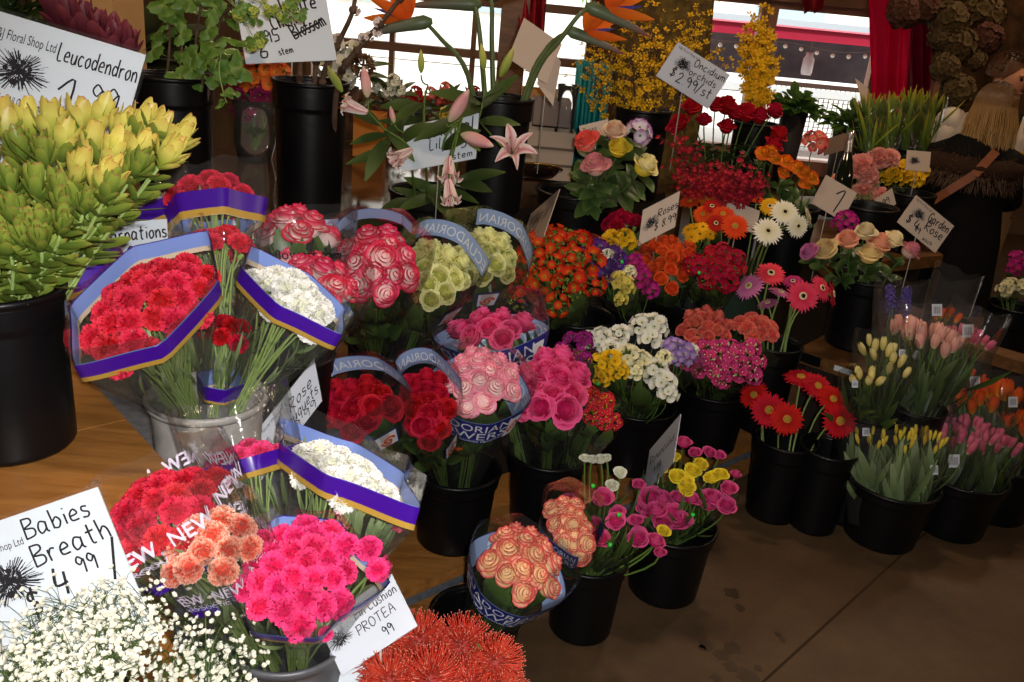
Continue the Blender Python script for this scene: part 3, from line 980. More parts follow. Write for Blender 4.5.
mb = MB(); mb.box((1.5, WY - .12, 1.86), (4.2, WY - .001, 2.12)); structure('trim_2', mb, [pbr('beam_wood', '#8b684a', .6, .3)])
p0 = at(945, 110, 7.3)
q = at(941, 80, 7.9)
mb = MB(); mb.box((q.x - .08, q.y - .07, 0), (q.x + .08, q.y + .07, 3.6)); structure('pillar', mb, [FRAMEP])
# wooden post and bark-clad pillar inside the hall
q = at(511, 60, 6.0)
mb = MB(); mb.box((q.x - .09, q.y - .09, 0), (q.x + .09, q.y + .09, 3.6)); structure('pillar_post', mb, [WOODD])
q = at(662, 60, 5.6)
mb = MB()
def bark(u, v):
    a = 2 * pi * u
    r = .25 + .022 * math.sin(5 * a + 9 * v) + .014 * math.sin(11 * a - 7 * v) + .01 * math.sin(23 * a)
    return V((q.x + r * math.cos(a), q.y + r * math.sin(a), 3.6 * v)), v
mb.grid(bark, 60, 30, wrap=True)
BARK = pbr('mossy_bark', '#7a6434', .9, .1, noise='#3f3420', scale=14, bump=.9, bscale=22)
structure('pillar_bark', mb, [BARK], True)
q = at(985, 60, 6.2)
mb = MB()
mb.grid(lambda u, v: (V((q.x + (.22 + .03 * math.sin(10 * pi * u + 6 * v)) * math.cos(2 * pi * u), q.y + (.22 + .03 * math.sin(10 * pi * u + 6 * v)) * math.sin(2 * pi * u), 3.6 * v)), v), 40, 12, wrap=True)
structure('pillar_trunk', mb, [pbr('dark_bark', '#4a3320', .9, .1, noise='#2a1d12', scale=12, bump=.8, bscale=20)], True)

# street outside
OUTG = pbr('street_ground', '#c9c4ba', .8, .2)
mb = MB(); mb.box((-25, WY + .15, -.12), (30, 40, -.02)); structure('street_ground', mb, [OUTG])
PALEW = pbr('pale_render', '#e9e6de', .8, .2, noise='#d8d4ca', scale=2)
t = thing('street_building', 'pale building across the street, seen through the windows', 'building', (2, 22, 0))
mb = MB(); mb.box((-24, 22, 0), (28, 24, 7)); part('facade', mb, [PALEW], t, False)
mb = MB()
for k in range(14): mb.box((-20 + k * 3.2, 21.93, 1.2), (-18.4 + k * 3.2, 22.0, 3.4))
part('shopfront_glass', mb, [pbr('far_glass', '#9fb0b8', .2, .5)], t, False)
REDA = pbr('red_awning', '#a8213c', .6, .3)
t = thing('market_stall', 'red roofed market stall with grey posts outside the window behind the tulip buckets', 'stall', (3.7, 12.2, 0))
mb = MB(); mb.box((2.2, 11.3, 1.49), (6.4, 11.36, 1.62)); mb.box((2.2, 11.36, 1.56), (6.4, 13.5, 1.62)); part('awning', mb, [REDA], t, False)
mb = MB(); mb.box((2.2, 11.25, 1.64), (6.4, 11.4, 1.71)); part('gutter', mb, [pbr('pale_gutter', '#c2ccd4', .4, .4)], t, False)
mb = MB(); mb.box((2.2, 13.4, .92), (6.4, 13.5, 1.56)); part('back_board', mb, [pbr('dark_slate', '#6d6a70', .7, .2, noise='#4e4c52', scale=2.5)], t, False)
for X in (3.25, 5.9):
    mb = MB(); mb.box((X - .13, 11.9, 0), (X + .13, 12.15, 1.56)); part('post', mb, [pbr('grey_post', '#7d7672', .8, .2)], t, False)
mb = MB(); mb.box((2.2, 11.45, .84), (6.4, 11.5, .93)); part('rail', mb, [pbr('white_rail', '#d8dcdc', .5, .3)], t, False)
t = thing('string_lights', 'string of tiny pale bulbs under the red stall roof', 'lights', (4.3, 11.6, 1.4))
mb = MB(); mb.tube([V((2.3 + k * .2, 11.6, 1.42 - .03 * math.sin(k * .9))) for k in range(20)], .006, 5); part('cable', mb, [pbr('grey_post', '#7d7672')], t)
for k in range(19):
    mb = MB(); mb.ball((2.4 + k * .2, 11.6, 1.37 - .03 * math.sin(k * .9 + .4)), .028, 8, 6); part('bulb', mb, [pbr('pale_bulb', '#efe9dc', .3, .5)], t)
g = thing('white_gate', 'white wire mesh gate standing outside beyond the red roofed stall', 'gate', (4.3, 13.0, 0))
mb = MB()
for k in range(26): mb.box((3.5 + k * .07, 12.98, 0), (3.512 + k * .07, 13.0, .85))
for k in range(12): mb.box((3.5, 12.96, .03 + k * .07), (5.3, 12.98, .04 + k * .07))
part('mesh_panel', mb, [pbr('white_wire', '#c8ccc8', .4, .4)], g, False)
mb = MB(); mb.box((3.44, 12.94, 0), (3.5, 13.02, .90)); mb.box((5.3, 12.94, 0), (5.36, 13.02, .90)); mb.box((3.44, 12.94, .84), (5.36, 13.02, .90))
part('gate_frame', mb, [pbr('brown_gate_frame', '#7d6a5e', .6, .3)], g, False)
for k, X in enumerate((3.15, 3.75)):
    t = thing('jar_lantern', ('pale glass jar lamp hanging left under the stall roof', 'small pale jar lamp hanging right under the stall roof')[k], 'lamp', (X, 11.7, 1.2), 'jar lamps under the stall roof')
    mb = MB(); mb.lathe([(.001, -.14), (.06, -.14), (.07, -.1), (.07, .05), (.045, .09), (.045, .13), (.001, .13)], 14, o=V((X, 11.7, 1.22))); part('jar', mb, [pbr('pale_jar', '#d8cdd0', .3, .5)], t)
    mb = MB(); mb.tube([V((X, 11.7, 1.34)), V((X, 11.7, 1.56))], .008, 6); part('hanger', mb, [pbr('grey_post', '#7d7672')], t)
t = thing('street_tree', 'round green tree standing outside beyond the yellow blossom', 'tree', (1.9, 15.2, 0))
mb = MB(); r = random.Random(4)
for k in range(900):
    a, e = r.uniform(0, 6.28), math.acos(r.uniform(-1, 1)); rr = .75 * r.uniform(.5, 1) ** .5
    p = V((1.9 + rr * math.sin(e) * math.cos(a), 15.2 + rr * math.sin(e) * math.sin(a), 1.75 + .55 * rr * math.cos(e)))
    mb.leaf(p, V((r.uniform(-1, 1), r.uniform(-1, 1), r.uniform(-1, 1))), V((0, 0, 1)), .15, .045, nu=2, nv=2)
part('crown', mb, [ramp_mat('tree_leaf', [(0, '#6f8a55'), (1, '#93ad74')])], t)
mb = MB(); mb.tube([V((1.9, 15.2, 0)), V((1.9, 15.2, 1.7))], .07, 8); part('trunk', mb, [BARK], t)

# stepped wooden stand
t = thing('display_step', 'lowest wooden step of the flower stand, floor buckets in front', 'shelf', TP(.9, .15), 'steps of the flower stand')
mb = MB(); oriented_box(mb, -.11, 1.86, -.02, .10, .135, .17); oriented_box(mb, -.40, -.11, -.02, .012, .135, .17); oriented_box(mb, -.11, 1.86, .106, .32, .135, .17); part('top_board', mb, [WOOD], t, False)
mb = MB(); oriented_box(mb, -.40, 1.86, -.015, .012, .02, .075); part('lower_board', mb, [WOOD], t, False)
mb = MB(); oriented_box(mb, -.10, 1.84, .02, .30, 0, .134); part('core', mb, [GREYW], t, False)
t = thing('display_step', 'middle wooden step of the flower stand, behind the salmon spray roses', 'shelf', TP(.9, .5), 'steps of the flower stand')
mb = MB(); oriented_box(mb, 0, 1.95, .33, .66, .385, .42); part('top_board', mb, [WOOD], t, False)
for k in range(5):
    mb = MB(); oriented_box(mb, .04 + k * .44, .085 + k * .44, .335, .36, 0, .385); part('upright', mb, [WOODD], t, False)
mb = MB(); oriented_box(mb, .02, 1.93, .40, .64, 0, .384); part('core', mb, [pbr('dark_board', '#2a211b', .7, .2)], t, False)
t = thing('display_step', 'third wooden step of the flower stand, below the lilies', 'shelf', TP(.9, .85), 'steps of the flower stand')
mb = MB(); oriented_box(mb, 0, 2.15, .67, 1.02, .685, .72); part('top_board', mb, [WOOD], t, False)
for k in range(5):
    mb = MB(); oriented_box(mb, .2 + k * .44, .245 + k * .44, .675, .70, 0, .685); part('upright', mb, [WOODD], t, False)
mb = MB(); oriented_box(mb, .02, 2.13, .72, 1.0, 0, .684); part('core', mb, [pbr('dark_board', '#2a211b')], t, False)
t = thing('display_table', 'dark glossy back table under the tall black vases', 'table', TP(.6, 1.6))
GLOSSY = pbr('glossy_dark_top', '#4a3524', .08, .8, noise='#37261a', scale=3, stretch=(1, 6, 6))
mb = MB(); oriented_box(mb, -.73, 2.3, 1.03, 2.35, .90, .945); part('table_top', mb, [GLOSSY], t, False)
mb = MB(); oriented_box(mb, -.70, 2.27, 1.07, 2.31, 0, .90); part('base_panel', mb, [pbr('dark_board', '#2a211b')], t, False)
# raised grey ledge left of the steps, and the front table
t = thing('grey_ledge', 'grey painted ledge under the galvanised bucket of carnations', 'shelf', TP(-.4, .3))
mb = MB(); oriented_box(mb, -.725, -.42, -.30, .02, .655, .70); oriented_box(mb, -.725, -.12, .02, 1.02, .655, .70); part('top_board', mb, [GREYW], t, False)
mb = MB(); oriented_box(mb, -.715, -.43, -.29, .02, 0, .655); oriented_box(mb, -.715, -.13, .03, 1.0, 0, .655); part('side_panel', mb, [GREYW], t, False)
t = thing('wooden_table', 'honey brown wooden table under the pot of yellow-green leucadendron', 'table', TP(-1.3, .2))
mb = MB()
for k in range(6): oriented_box(mb, -1.9, -.734, -.402 + k * .25, -.402 + k * .25 + .247, .91, .95)
part('table_top', mb, [WOOD], t, False)
mb = MB(); oriented_box(mb, -1.88, -.75, -.385, -.36, .84, .91); oriented_box(mb, -.775, -.75, -.36, 1.05, .84, .91); part('apron', mb, [WOOD], t, False)
for al, pe in ((-.80, -.35), (-.80, 1.0), (-1.85, 1.0)):
    mb = MB(); oriented_box(mb, al, al + .06, pe, pe + .06, 0, .84); part('leg', mb, [WOODD], t, False)
t = thing('low_bench', 'low wooden bench under the grey tub and the babies breath', 'bench', TP(-.7, -.8))
mb = MB(); oriented_box(mb, -1.5, -.52, -1.02, -.42, .39, .43); part('bench_top', mb, [WOOD], t, False)
mb = MB(); oriented_box(mb, -1.48, -.54, -1.0, -.43, 0, .39); part('base_panel', mb, [WOODD], t, False)
mb = MB(); oriented_box(mb, -.86, -.835, -.70, -.46, .43, .80); part('upright', mb, [WOOD], t, False)
# side shelf under the garden roses, and a second one further right
sA, sB = atz(797, 349, .45), atz(932, 394, .45)
e1 = (sB - sA).normalized(); e2 = V((-e1.y, e1.x, 0))
def sbox(mb, o, l0, l1, d0, d1, z0, z1, mi=0):
    c = [o + e1 * l + e2 * d for l, d in ((l0, d0), (l1, d0), (l1, d1), (l0, d1))]
    b = len(mb.v)
    for z in (z0, z1):
        for q in c: mb.add((q.x, q.y, z))
    for q in ((3, 2, 1, 0), (4, 5, 6, 7), (0, 1, 5, 4), (1, 2, 6, 5), (2, 3, 7, 6), (3, 0, 4, 7)):
        mb.f.append(tuple(b + i for i in q)); mb.m.append(mi)
sl = (sB - sA).length
t = thing('side_shelf', 'wooden side shelf with a black clip, under the vase of garden roses', 'shelf', V((sA.x, sA.y, 0)))
mb = MB(); sbox(mb, sA, 0, sl, 0, .42, .395, .45); part('shelf_board', mb, [WOODD], t, False)
mb = MB(); sbox(mb, sA, .03, sl - .03, .06, .40, 0, .395); part('base_panel', mb, [pbr('dark_board', '#2a211b')], t, False)
mb = MB(); sbox(mb, sA, .02, .11, -.006, 0, .405, .446); part('clip', mb, [BLACKP], t, False)
mb = MB(); sbox(mb, sA, .17, .26, -.002, 0, .415, .437); part('paper_label', mb, [CARD], t, False)
sC = atz(955, 342, .45)
t = thing('side_shelf', 'wooden shelf at the edge beside the khaki trousers', 'shelf', V((sC.x, sC.y, 0)))
mb = MB(); sbox(mb, sC, -.10, .9, 0, .12, .395, .45); part('shelf_board', mb, [WOODD], t, False)
mb = MB(); sbox(mb, sC, -.08, .87, .02, .11, 0, .395); part('base_panel', mb, [pbr('dark_board', '#2a211b')], t, False)

# ------------------------------------------------------------------ light
w = bpy.data.worlds.new('world'); S.world = w; w.use_nodes = True
bg = w.node_tree.nodes['Background']
bg.inputs[0].default_value = (.92, .96, 1.0, 1); bg.inputs[1].default_value = 2.2
def light(name, kind, loc, energy, col, size=.1, target=None, **kw):
    l = bpy.data.lights.new(name, kind); l.energy = energy; l.color = col
    if kind == 'AREA': l.size = size
    elif kind != 'SUN': l.shadow_soft_size = size
    for k, v_ in kw.items(): setattr(l, k, v_)
    o = bpy.data.objects.new(name, l); COL.objects.link(o); o.location = loc
    if target is not None:
        o.rotation_euler = (V(target) - V(loc)).to_track_quat('-Z', 'Y').to_euler()
    return o
light('sun', 'SUN', (0, 0, 10), 4.0, (1, .97, .92), target=(2, 7, 0), angle=.02)
# the camera's own flash, above the lens
fl = CAM + CAMUP * .035 + RIGHT * .05 - FWD * .08
light('camera_flash', 'SPOT', fl, 154, (1, .965, .93), .018, target=at(470, 400, 2.0), spot_size=math.radians(82), spot_blend=.6)
for X, Y in ((-1.6, 1.2), (1.2, 3.4), (-1.2, 5.6), (3.4, 5.2), (5.5, 2.0)):
    light('ceiling_lamp', 'POINT', (X, Y, 3.3), 64, (1, .74, .50), .12)
S.view_settings.view_transform = 'Standard'
S.view_settings.look = 'None'
S.view_settings.exposure = 0.0
S.view_settings.gamma = 1.0
S.view_settings.use_curve_mapping = False
S.cycles.transparent_max_bounces = 24
S.cycles.max_bounces = 7
S.cycles.use_denoising = True
# ------------------------------------------------------------------ pigments, a few with crease shade painted in
RED = ramp_mat('red_petal', [(0, '#a10f1c'), (.6, '#c9202c'), (1, '#dd4247')])
CRED = ramp_mat('carnation_red', [(0, '#a00a1e'), (.7, '#cb1830'), (1, '#de3850')])
PEACHC = ramp_mat('carnation_peach', [(0, '#c43a2a'), (.72, '#e05a44'), (.88, '#ee8c72'), (1, '#f8d4bc')])
HOTC = ramp_mat('carnation_hot_pink', [(0, '#b00840'), (.6, '#e01c62'), (1, '#ee4682')])  # deep base tone paints shaded crevices into the head
WHC = ramp_mat('carnation_white', [(0, '#d5d6b8'), (.5, '#ecece0'), (1, '#f6f5ef')], vary=.2)
BLUSHC = ramp_mat('carnation_blush', [(0, '#d07a6c'), (1, '#f0ac9c')])
DREDR = ramp_mat('rose_red', [(0, '#6a040e'), (.6, '#a80a1e'), (1, '#bc1a30')])
FROST = ramp_mat('rose_red_white', [(0, '#f0dcd4'), (.66, '#f0c4c2'), (.84, '#e2657c'), (.95, '#d02a4c'), (1, '#c81c42')])
LIME = ramp_mat('rose_lime', [(0, '#8f9238'), (.45, '#b6b85a'), (.75, '#dedd8a'), (1, '#efedb0')])  # darker low stops paint shade into the inside of the bloom
PALEP = ramp_mat('rose_pale_pink', [(0, '#faeae0'), (.7, '#f8d4d2'), (.88, '#f4a6b6'), (1, '#ea7896')])
HOTR = ramp_mat('rose_hot_pink', [(0, '#8c0c38'), (.45, '#c01c58'), (.75, '#e63a78'), (1, '#f26598')])  # deep base tone is painted shade between the petals
PEACHR = ramp_mat('rose_peach', [(0, '#f4c478'), (.70, '#fbdcb0'), (.84, '#f6b496'), (.94, '#e06a5e'), (1, '#d24c4e')])
YELR = ramp_mat('rose_yellow', [(0, '#e2b010'), (1, '#f2dc4a')])
CREAMR = ramp_mat('rose_cream', [(0, '#e2b45c'), (1, '#f2dca0')])
CORALR = ramp_mat('rose_coral', [(0, '#f0b09a'), (.6, '#ea6d62'), (1, '#e04a4c')])
BLUSHR = ramp_mat('rose_blush', [(0, '#f2ddc0'), (.6, '#eeb6aa'), (1, '#dc7f90')])
APRIR = ramp_mat('rose_apricot', [(0, '#ee9a5e'), (1, '#f2b493')])
ORYR = ramp_mat('rose_orange_yellow', [(0, '#e8b21c'), (.6, '#eea424'), (1, '#d8501c')])
SALM = ramp_mat('spray_salmon', [(0, '#d8483c'), (1, '#ea7a68')])
ORSP = ramp_mat('spray_orange', [(0, '#cc3412'), (1, '#e8622c')])
MAGR = ramp_mat('ranunculus_pink', [(0, '#9c1450'), (.6, '#cc2d72'), (1, '#dd5c92')])
YELRN = ramp_mat('ranunculus_yellow', [(0, '#c8a810'), (1, '#ecd83c')])
WHR = ramp_mat('ranunculus_white', [(0, '#cfd0a4'), (1, '#eeeedd')])
ORAL = ramp_mat('alstro_orange', [(0, '#e89a24'), (.4, '#dc4a1c'), (1, '#cc2a18')])
PURF = ramp_mat('freesia_purple', [(0, '#e6dcc8'), (.3, '#6a3aa0'), (1, '#5a2a92')])
LILF = ramp_mat('freesia_lilac', [(0, '#f0e6b0'), (.4, '#b292cc'), (1, '#a07cc4')])
WHF = ramp_mat('freesia_white', [(0, '#dce0a8'), (.5, '#f0eedc'), (1, '#f6f4ea')], vary=.3)
CRF = ramp_mat('freesia_cream', [(0, '#e0d060'), (.5, '#efe8b8'), (1, '#f4f0d0')], vary=.3)
YEF = ramp_mat('freesia_yellow', [(0, '#d89810'), (.6, '#ecb81c'), (1, '#f2cc30')])
PYF = ramp_mat('freesia_pale_yellow', [(0, '#d8c030'), (1, '#f0e27a')])
MAF = ramp_mat('freesia_magenta', [(0, '#c8306c'), (1, '#b81f8e')])
STKP = ramp_mat('stock_purple', [(0, '#6a1056'), (1, '#a41c84')])
PNKS = ramp_mat('spray_hot_pink', [(0, '#b01a58'), (1, '#dd4a8a')])
DRSP = ramp_mat('spray_deep_red', [(0, '#8c0a24'), (1, '#bc1438')])
TULP = ramp_mat('tulip_pink', [(0, '#d4b890'), (.3, '#d25a78'), (1, '#e07a92')])
TULPP = ramp_mat('tulip_pale_pink', [(0, '#e6d4a4'), (.35, '#eaa898'), (1, '#f0b8a8')])
TULO = ramp_mat('tulip_orange', [(0, '#e8a020'), (.4, '#e0641c'), (1, '#dc4c18')])
TULY = ramp_mat('tulip_yellow', [(0, '#b8b84a'), (.3, '#e6c834'), (1, '#f0d848')])
TULC = ramp_mat('tulip_cream', [(0, '#c8c870'), (.3, '#ead87c'), (1, '#f0e49c')])
HYAC = ramp_mat('hyacinth_blue', [(0, '#3a2c78'), (1, '#6a56b4')])
GERR = ramp_mat('gerbera_red', [(0, '#9c0c12'), (1, '#d01c24')])
GERO = ramp_mat('gerbera_orange', [(0, '#d83a10'), (1, '#ec5a20')])
GERW = ramp_mat('gerbera_white', [(0, '#e4dcb0'), (1, '#f4f0de')], vary=.2)
GERY = ramp_mat('gerbera_yellow', [(0, '#e89a10'), (1, '#f4bc20')])
GERP = ramp_mat('gerbera_coral_pink', [(0, '#d82848'), (1, '#ea4a64')])
GERM = ramp_mat('gerbera_orchid_pink', [(0, '#c85a94'), (1, '#d884b4')])
DISCD = pbr('disc_dark', '#2a1410', .8, .1)
DISCG = pbr('disc_green', '#9a8a3c', .8, .1)
RINGR = pbr('ring_red', '#7c1014', .7, .2)
RINGW = pbr('ring_cream', '#d8cfa0', .7, .2)
RINGY = pbr('ring_gold', '#c4842c', .7, .2)
LEUC = ramp_mat('leucadendron_yellow', [(0, '#74882a'), (.3, '#9ea63e'), (.7, '#d4c862'), (.96, '#c8b050'), (1, '#b06c48')], rough=.42, spec=.4)
LEUG = ramp_mat('leucadendron_green', [(0, '#4a5f20'), (.5, '#6c8030'), (.92, '#8c983c'), (1, '#9c6840')], rough=.42, spec=.4)
LEUR = ramp_mat('leucadendron_burgundy', [(0, '#4c1a22'), (.6, '#5f2430'), (1, '#8a4048')], rough=.45, spec=.4)
LILP = ramp_mat('lily_pink', [(0, '#f6e8e2'), (.5, '#f2d4cc'), (1, '#d8808e')], vary=.2)
LILB = ramp_mat('lily_bud_pink', [(0, '#c8c89a'), (.35, '#e6b4b0'), (.8, '#e4a0a4'), (1, '#f0d8c8')], vary=.3)
LILG = ramp_mat('lily_bud_green', [(0, '#8aa040'), (.6, '#b8c060'), (1, '#d0c878')], vary=.3)
BRN = pbr('woody_stem', '#6a5242', .7, .2, noise='#4a382c', scale=30)
SUNO = ramp_mat('strelitzia_orange', [(0, '#d84a10'), (1, '#ee7a24')])
SPATH = ramp_mat('strelitzia_beak', [(0, '#5a7048'), (.6, '#6a6a58'), (1, '#8a4a4c')], rough=.4, spec=.4)
SBLUE = ramp_mat('strelitzia_blue', [(0, '#3a3a7c'), (1, '#4a4a98')])
ONCY = ramp_mat('oncidium_yellow', [(0, '#8a5a10'), (.4, '#dca818'), (1, '#e8c030')])
MOKR = ramp_mat('mokara_red', [(0, '#d8603c'), (.4, '#a81830'), (1, '#98142c')])
FORS = ramp_mat('forsythia_yellow', [(0, '#d09a10'), (1, '#f0c62c')])
PROT = pbr('protea_red', '#c8402c', .5, .3, vary=.6)
PROC = pbr('protea_core', '#a8302c', .6, .2, noise='#5f2018', scale=8)
BBW = ramp_mat('babies_breath_white', [(0, '#cfccb4'), (1, '#e6e4da')], vary=.1)
HYDD = ramp_mat('dried_hydrangea', [(0, '#4a3c22'), (.6, '#5f5232'), (1, '#6a4c3a')])

ROSES = lambda m, p=17: [rose(m, s, p) for s in (0, 1, 2)]
CARNS = lambda m: [carnation(m, s) for s in (0, 1, 2)]

# ------------------------------------------------------------------ buckets
def B(key, label, X, Y, w=None, z=None, t=None, D=None, h=.28, **kw):
    P = at(X, Y, t) if t else atz(X, Y, z)
    t = (P - CAM).dot(FWD)
    D = D or w * t / F_PX
    return bucket(key, label, P, D, h, **kw)
gB = 'black flower buckets'
B('peach', 'black bucket on the floor holding the navy wrapped peach roses', 476, 612, 92, z=.27, h=.27)
B('ranun', 'black bucket on the floor under the loose pink ranunculus', 590, 553, 80, z=.26, h=.26)
B('ranun2', 'black bucket on the floor under the yellow and pink ranunculus', 674, 522, 88, z=.25, h=.25)
B('gerbred', 'tall black bucket of red gerberas on the floor', 787, 437, 66, z=.32, h=.32, taper=.78)
B('gerbtwin', 'tall black bucket standing right behind the one of red gerberas', 830, 446, 60, z=.33, h=.33, taper=.78)
B('yeltul', 'black bucket on the floor under the yellow tulip bundles', 894, 479, 92, z=.24, h=.24, taper=.76)
B('pinktul', 'black bucket on the floor under the pink tulip bundles', 964, 471, 88, z=.24, h=.24, taper=.76)
B('ortul', 'black bucket on the floor under the orange tulips', 1010, 459, 78, z=.24, h=.24, taper=.76)
B('creamtul', 'black bucket under the cream tulips, behind the yellow tulip bundles', 872, 408, 74, z=.45, h=.45, taper=.78)
B('paletul', 'black bucket under the pale pink tulips beside the cream ones', 915, 404, 62, z=.46, h=.46, taper=.78)
B('red', 'black bucket on the lowest step under the pale pink roses', 457, 466, 90, z=.42, h=.25)
B('hot', 'black bucket on the lowest step under the hot pink roses', 549, 450, 82, z=.42, h=.25)
B('freesia', 'black bucket on the lowest step under the white freesias', 638, 402, 80, z=.42, h=.25)
B('salmon', 'black bucket on the lowest step under the salmon spray roses', 714, 385, 78, z=.42, h=.25)
B('pinkgerb', 'black bucket holding the coral and orchid pink gerberas', 775, 342, 56, t=3.45, h=.36)
B('frost', 'black bucket under the red and white roses and the lime roses', 392, 343, 86, z=.67, h=.25)
B('lime', 'black bucket behind the pale pink roses, under the outer lime roses', 470, 326, 70, z=.67, h=.25)
B('orange', 'black bucket on the middle step under the orange alstroemeria', 578, 314, 76, z=.67, h=.25)
B('purple', 'black bucket on the middle step under the purple and yellow freesias', 636, 306, 62, z=.67, h=.25)
B('spray', 'black bucket on the middle step under the orange spray roses', 690, 298, 70, z=.67, h=.25)
DGRN = pbr('dark_green_plastic', '#25352a', .45, .4)
B('whitegerb', 'dark green bucket under the white and orange gerberas', 738, 268, 76, z=.74, h=.30, mat=DGRN)
B('garden', 'tall black vase of cream and apricot garden roses on the side shelf', 868, 276, 64, z=.76, h=.31, taper=.86)
B('redrose', 'black bucket behind the orange gerberas holding the long red roses', 728, 196, 76, z=1.02, h=.30)
B('oryel', 'black bucket under the orange-yellow roses behind the white gerberas', 792, 205, 56, z=.98, h=.30)
B('rosev', 'black bucket on the third step holding six mixed roses', 577, 190, 82, z=1.0, h=.28)
B('lily', 'black bucket on the third step holding the pink lilies', 431, 190, 84, z=1.0, h=.28)
B('cherry', 'tall black vase of bare cherry branches', 311, 80, 77, t=3.07, h=.455, taper=.84)
B('greens', 'tall black vase of leafy branches behind the leucadendron', 172, 74, 82, t=2.93, h=.46, taper=.86)
B('bop', 'tall black vase of birds of paradise right of the lilies', 501, 96, 68, t=3.3, h=.42, taper=.85)
B('onc', 'tall black vase of yellow oncidium in front of the mossy pillar', 644, 108, 57, t=4.0, h=.40, taper=.85)
B('leuco', 'black bucket of yellow-green leucadendron on the front table', -6, 283, 132, z=1.235, h=.285, taper=.94)
B('burg', 'black bucket of burgundy leucadendron behind the price sign', 92, 118, 60, t=2.45, h=.36)
GALV = pbr('galvanised_steel', '#b2aea8', .42, .5, noise='#918d87', scale=26, bump=.05, bscale=40)
B('silver', 'galvanised steel bucket full of wrapped carnations', 207, 394, 118, t=1.79, h=.235, mat=GALV, name='steel_bucket', band=.06, taper=.82)
B('rosesleft', 'black bucket hidden behind the steel one, under two red and white rose bouquets', 296, 352, 78, z=.93, h=.228)
TUBG = pbr('grey_tub', '#6d6e72', .45, .4, metal=.3, noise='#505156', scale=20)
B('tub', 'grey metal tub under the hot pink carnations', 288, 630, 126, t=1.50, h=.285, mat=TUBG, name='metal_tub', taper=.9, band=.08)
B('protea', 'black bucket of red pincushion protea at the lower edge', 432, 705, 120, t=1.62, h=.538)
B('bbl', 'black bucket of babies breath under its price sign', 70, 735, 150, t=1.12, h=.405)
B('bbr', 'black bucket of babies breath beside the grey tub', 196, 735, 90, t=1.22, h=.335)
def bk(key, dx=0.0, dz=-.10, dy=0.0):
    P, D, h, t = BUCKETS[key]
    return P + RIGHT * dx * D + V((0, dy * D, dz))

# ------------------------------------------------------------------ wrapped bouquets
gC = 'carnation bouquets'
def BQ(label, X, Y, t, rxp, ryp, rot, foot, heads, n, hp, name='rose_bouquet', cat='bouquet', **kw):
    C = at(X, Y, t)
    return bouquet(name, label, cat, C, foot, px(rxp, t), px(ryp, t), rot, heads, n, px(hp, t), **kw)
CK = dict(name='carnation_bouquet', headname='carnation', foliage=GGREEN, stem=STEMP, leafw=.005, leafl=.08, leaves=30, dome=.55, fit=.6)
# round the grey tub
BQ('bouquet of red carnations in a sleeve printed NEW', 166, 518, 1.40, 62, 34, 25, bk('tub', -.25, -.06), CARNS(CRED), 25, 16.0, sleeve='new', band=(1.03, 1.15), smax=1.25, **CK)
BQ('bouquet of peach and cream striped carnations in a sleeve printed NEW', 211, 550, 1.33, 42, 36, 10, bk('tub', -.12, -.08), CARNS(PEACHC), 15, 16.0, sleeve='new', band=(.93, 1.05), smax=1.25, **CK)
BQ('bouquet of hot pink carnations above the grey tub', 298, 575, 1.33, 52, 54, 0, bk('tub', .08, -.08), CARNS(HOTC), 27, 15.5, sleeve='purple', band=(.90, .96), smax=1.12, seam=.42,
   explicit=[(carnation(HOTC, 0), at(345, 545, 1.33), (CAMUP - FWD * .6), px(15, 1.33), 'carnation'), (carnation(HOTC, 1), at(369, 548, 1.33), (CAMUP - FWD), px(14, 1.33), 'carnation'), (carnation(HOTC, 2), at(378, 570, 1.33), (CAMUP * .3 - FWD + RIGHT * .4), px(13, 1.33), 'carnation'), (carnation(HOTC, 2), at(326, 634, 1.32), (-FWD), px(8, 1.33), 'carnation')], **CK)
BQ('bouquet of white carnations with purple ribbon band above the hot pink ones', 338, 480, 1.52, 48, 33, -48, bk('tub', .1, -.04, .2), CARNS(WHC), 19, 15.1, sleeve='purple', band=(1.0, 1.09), smax=1.26, seam=.45, **CK)
BQ('bouquet of pink carnations almost hidden behind its purple band', 246, 470, 1.58, 40, 22, 0, bk('tub', -.1, -.03, .3), CARNS(HOTC), 12, 12.6, sleeve='purple', band=(.95, 1.03), smax=1.5, **CK)
BQ('few pink carnations at the right tip of the white carnation bouquet', 388, 516, 1.56, 14, 11, 0, bk('tub', .3, -.04, .25), CARNS(HOTC), 6, 9.2, sleeve=None, **CK)
# in the galvanised bucket
BQ('large bouquet of red carnations leaning out of the steel bucket', 152, 312, 1.53, 68, 40, 66, bk('silver', -.10, -.05, -.1), CARNS(CRED), 27, 15.1, sleeve='purple', band=(1.0, 1.09), smax=1.22, seam=.10, **CK)
BQ('bouquet of white carnations at the right of the steel bucket', 288, 303, 1.72, 40, 28, -40, bk('silver', .22, -.05, 0), CARNS(WHC), 15, 16, sleeve='purple', band=(.98, 1.07), smax=1.22, seam=.22,
   fillers=[(bud(WHC, .35, 1.3), 3, .008, 'bud')], **CK)
BQ('white carnations squeezed between the leucadendron bucket and red carnations', 90, 283, 1.70, 26, 20, 40, bk('silver', -.30, -.04, .1), CARNS(WHC), 9, 10.9, sleeve='purple', band=(1.0, 1.09), smax=1.4, seam=.24, **CK)
BQ('red carnations looking over a purple band at the back of the steel bucket', 213, 200, 1.98, 36, 17, 0, bk('silver', .05, -.04, .35), CARNS(CRED), 13, 12, sleeve='purple', band=(.84, .92), smax=1.15, seam=.2, **CK)
BQ('red carnations seen through their clear sleeve above the steel bucket', 222, 252, 1.84, 32, 30, 20, bk('silver', .08, -.05, .2), CARNS(CRED), 13, 12.6, sleeve='plain', smax=1.15, **CK)
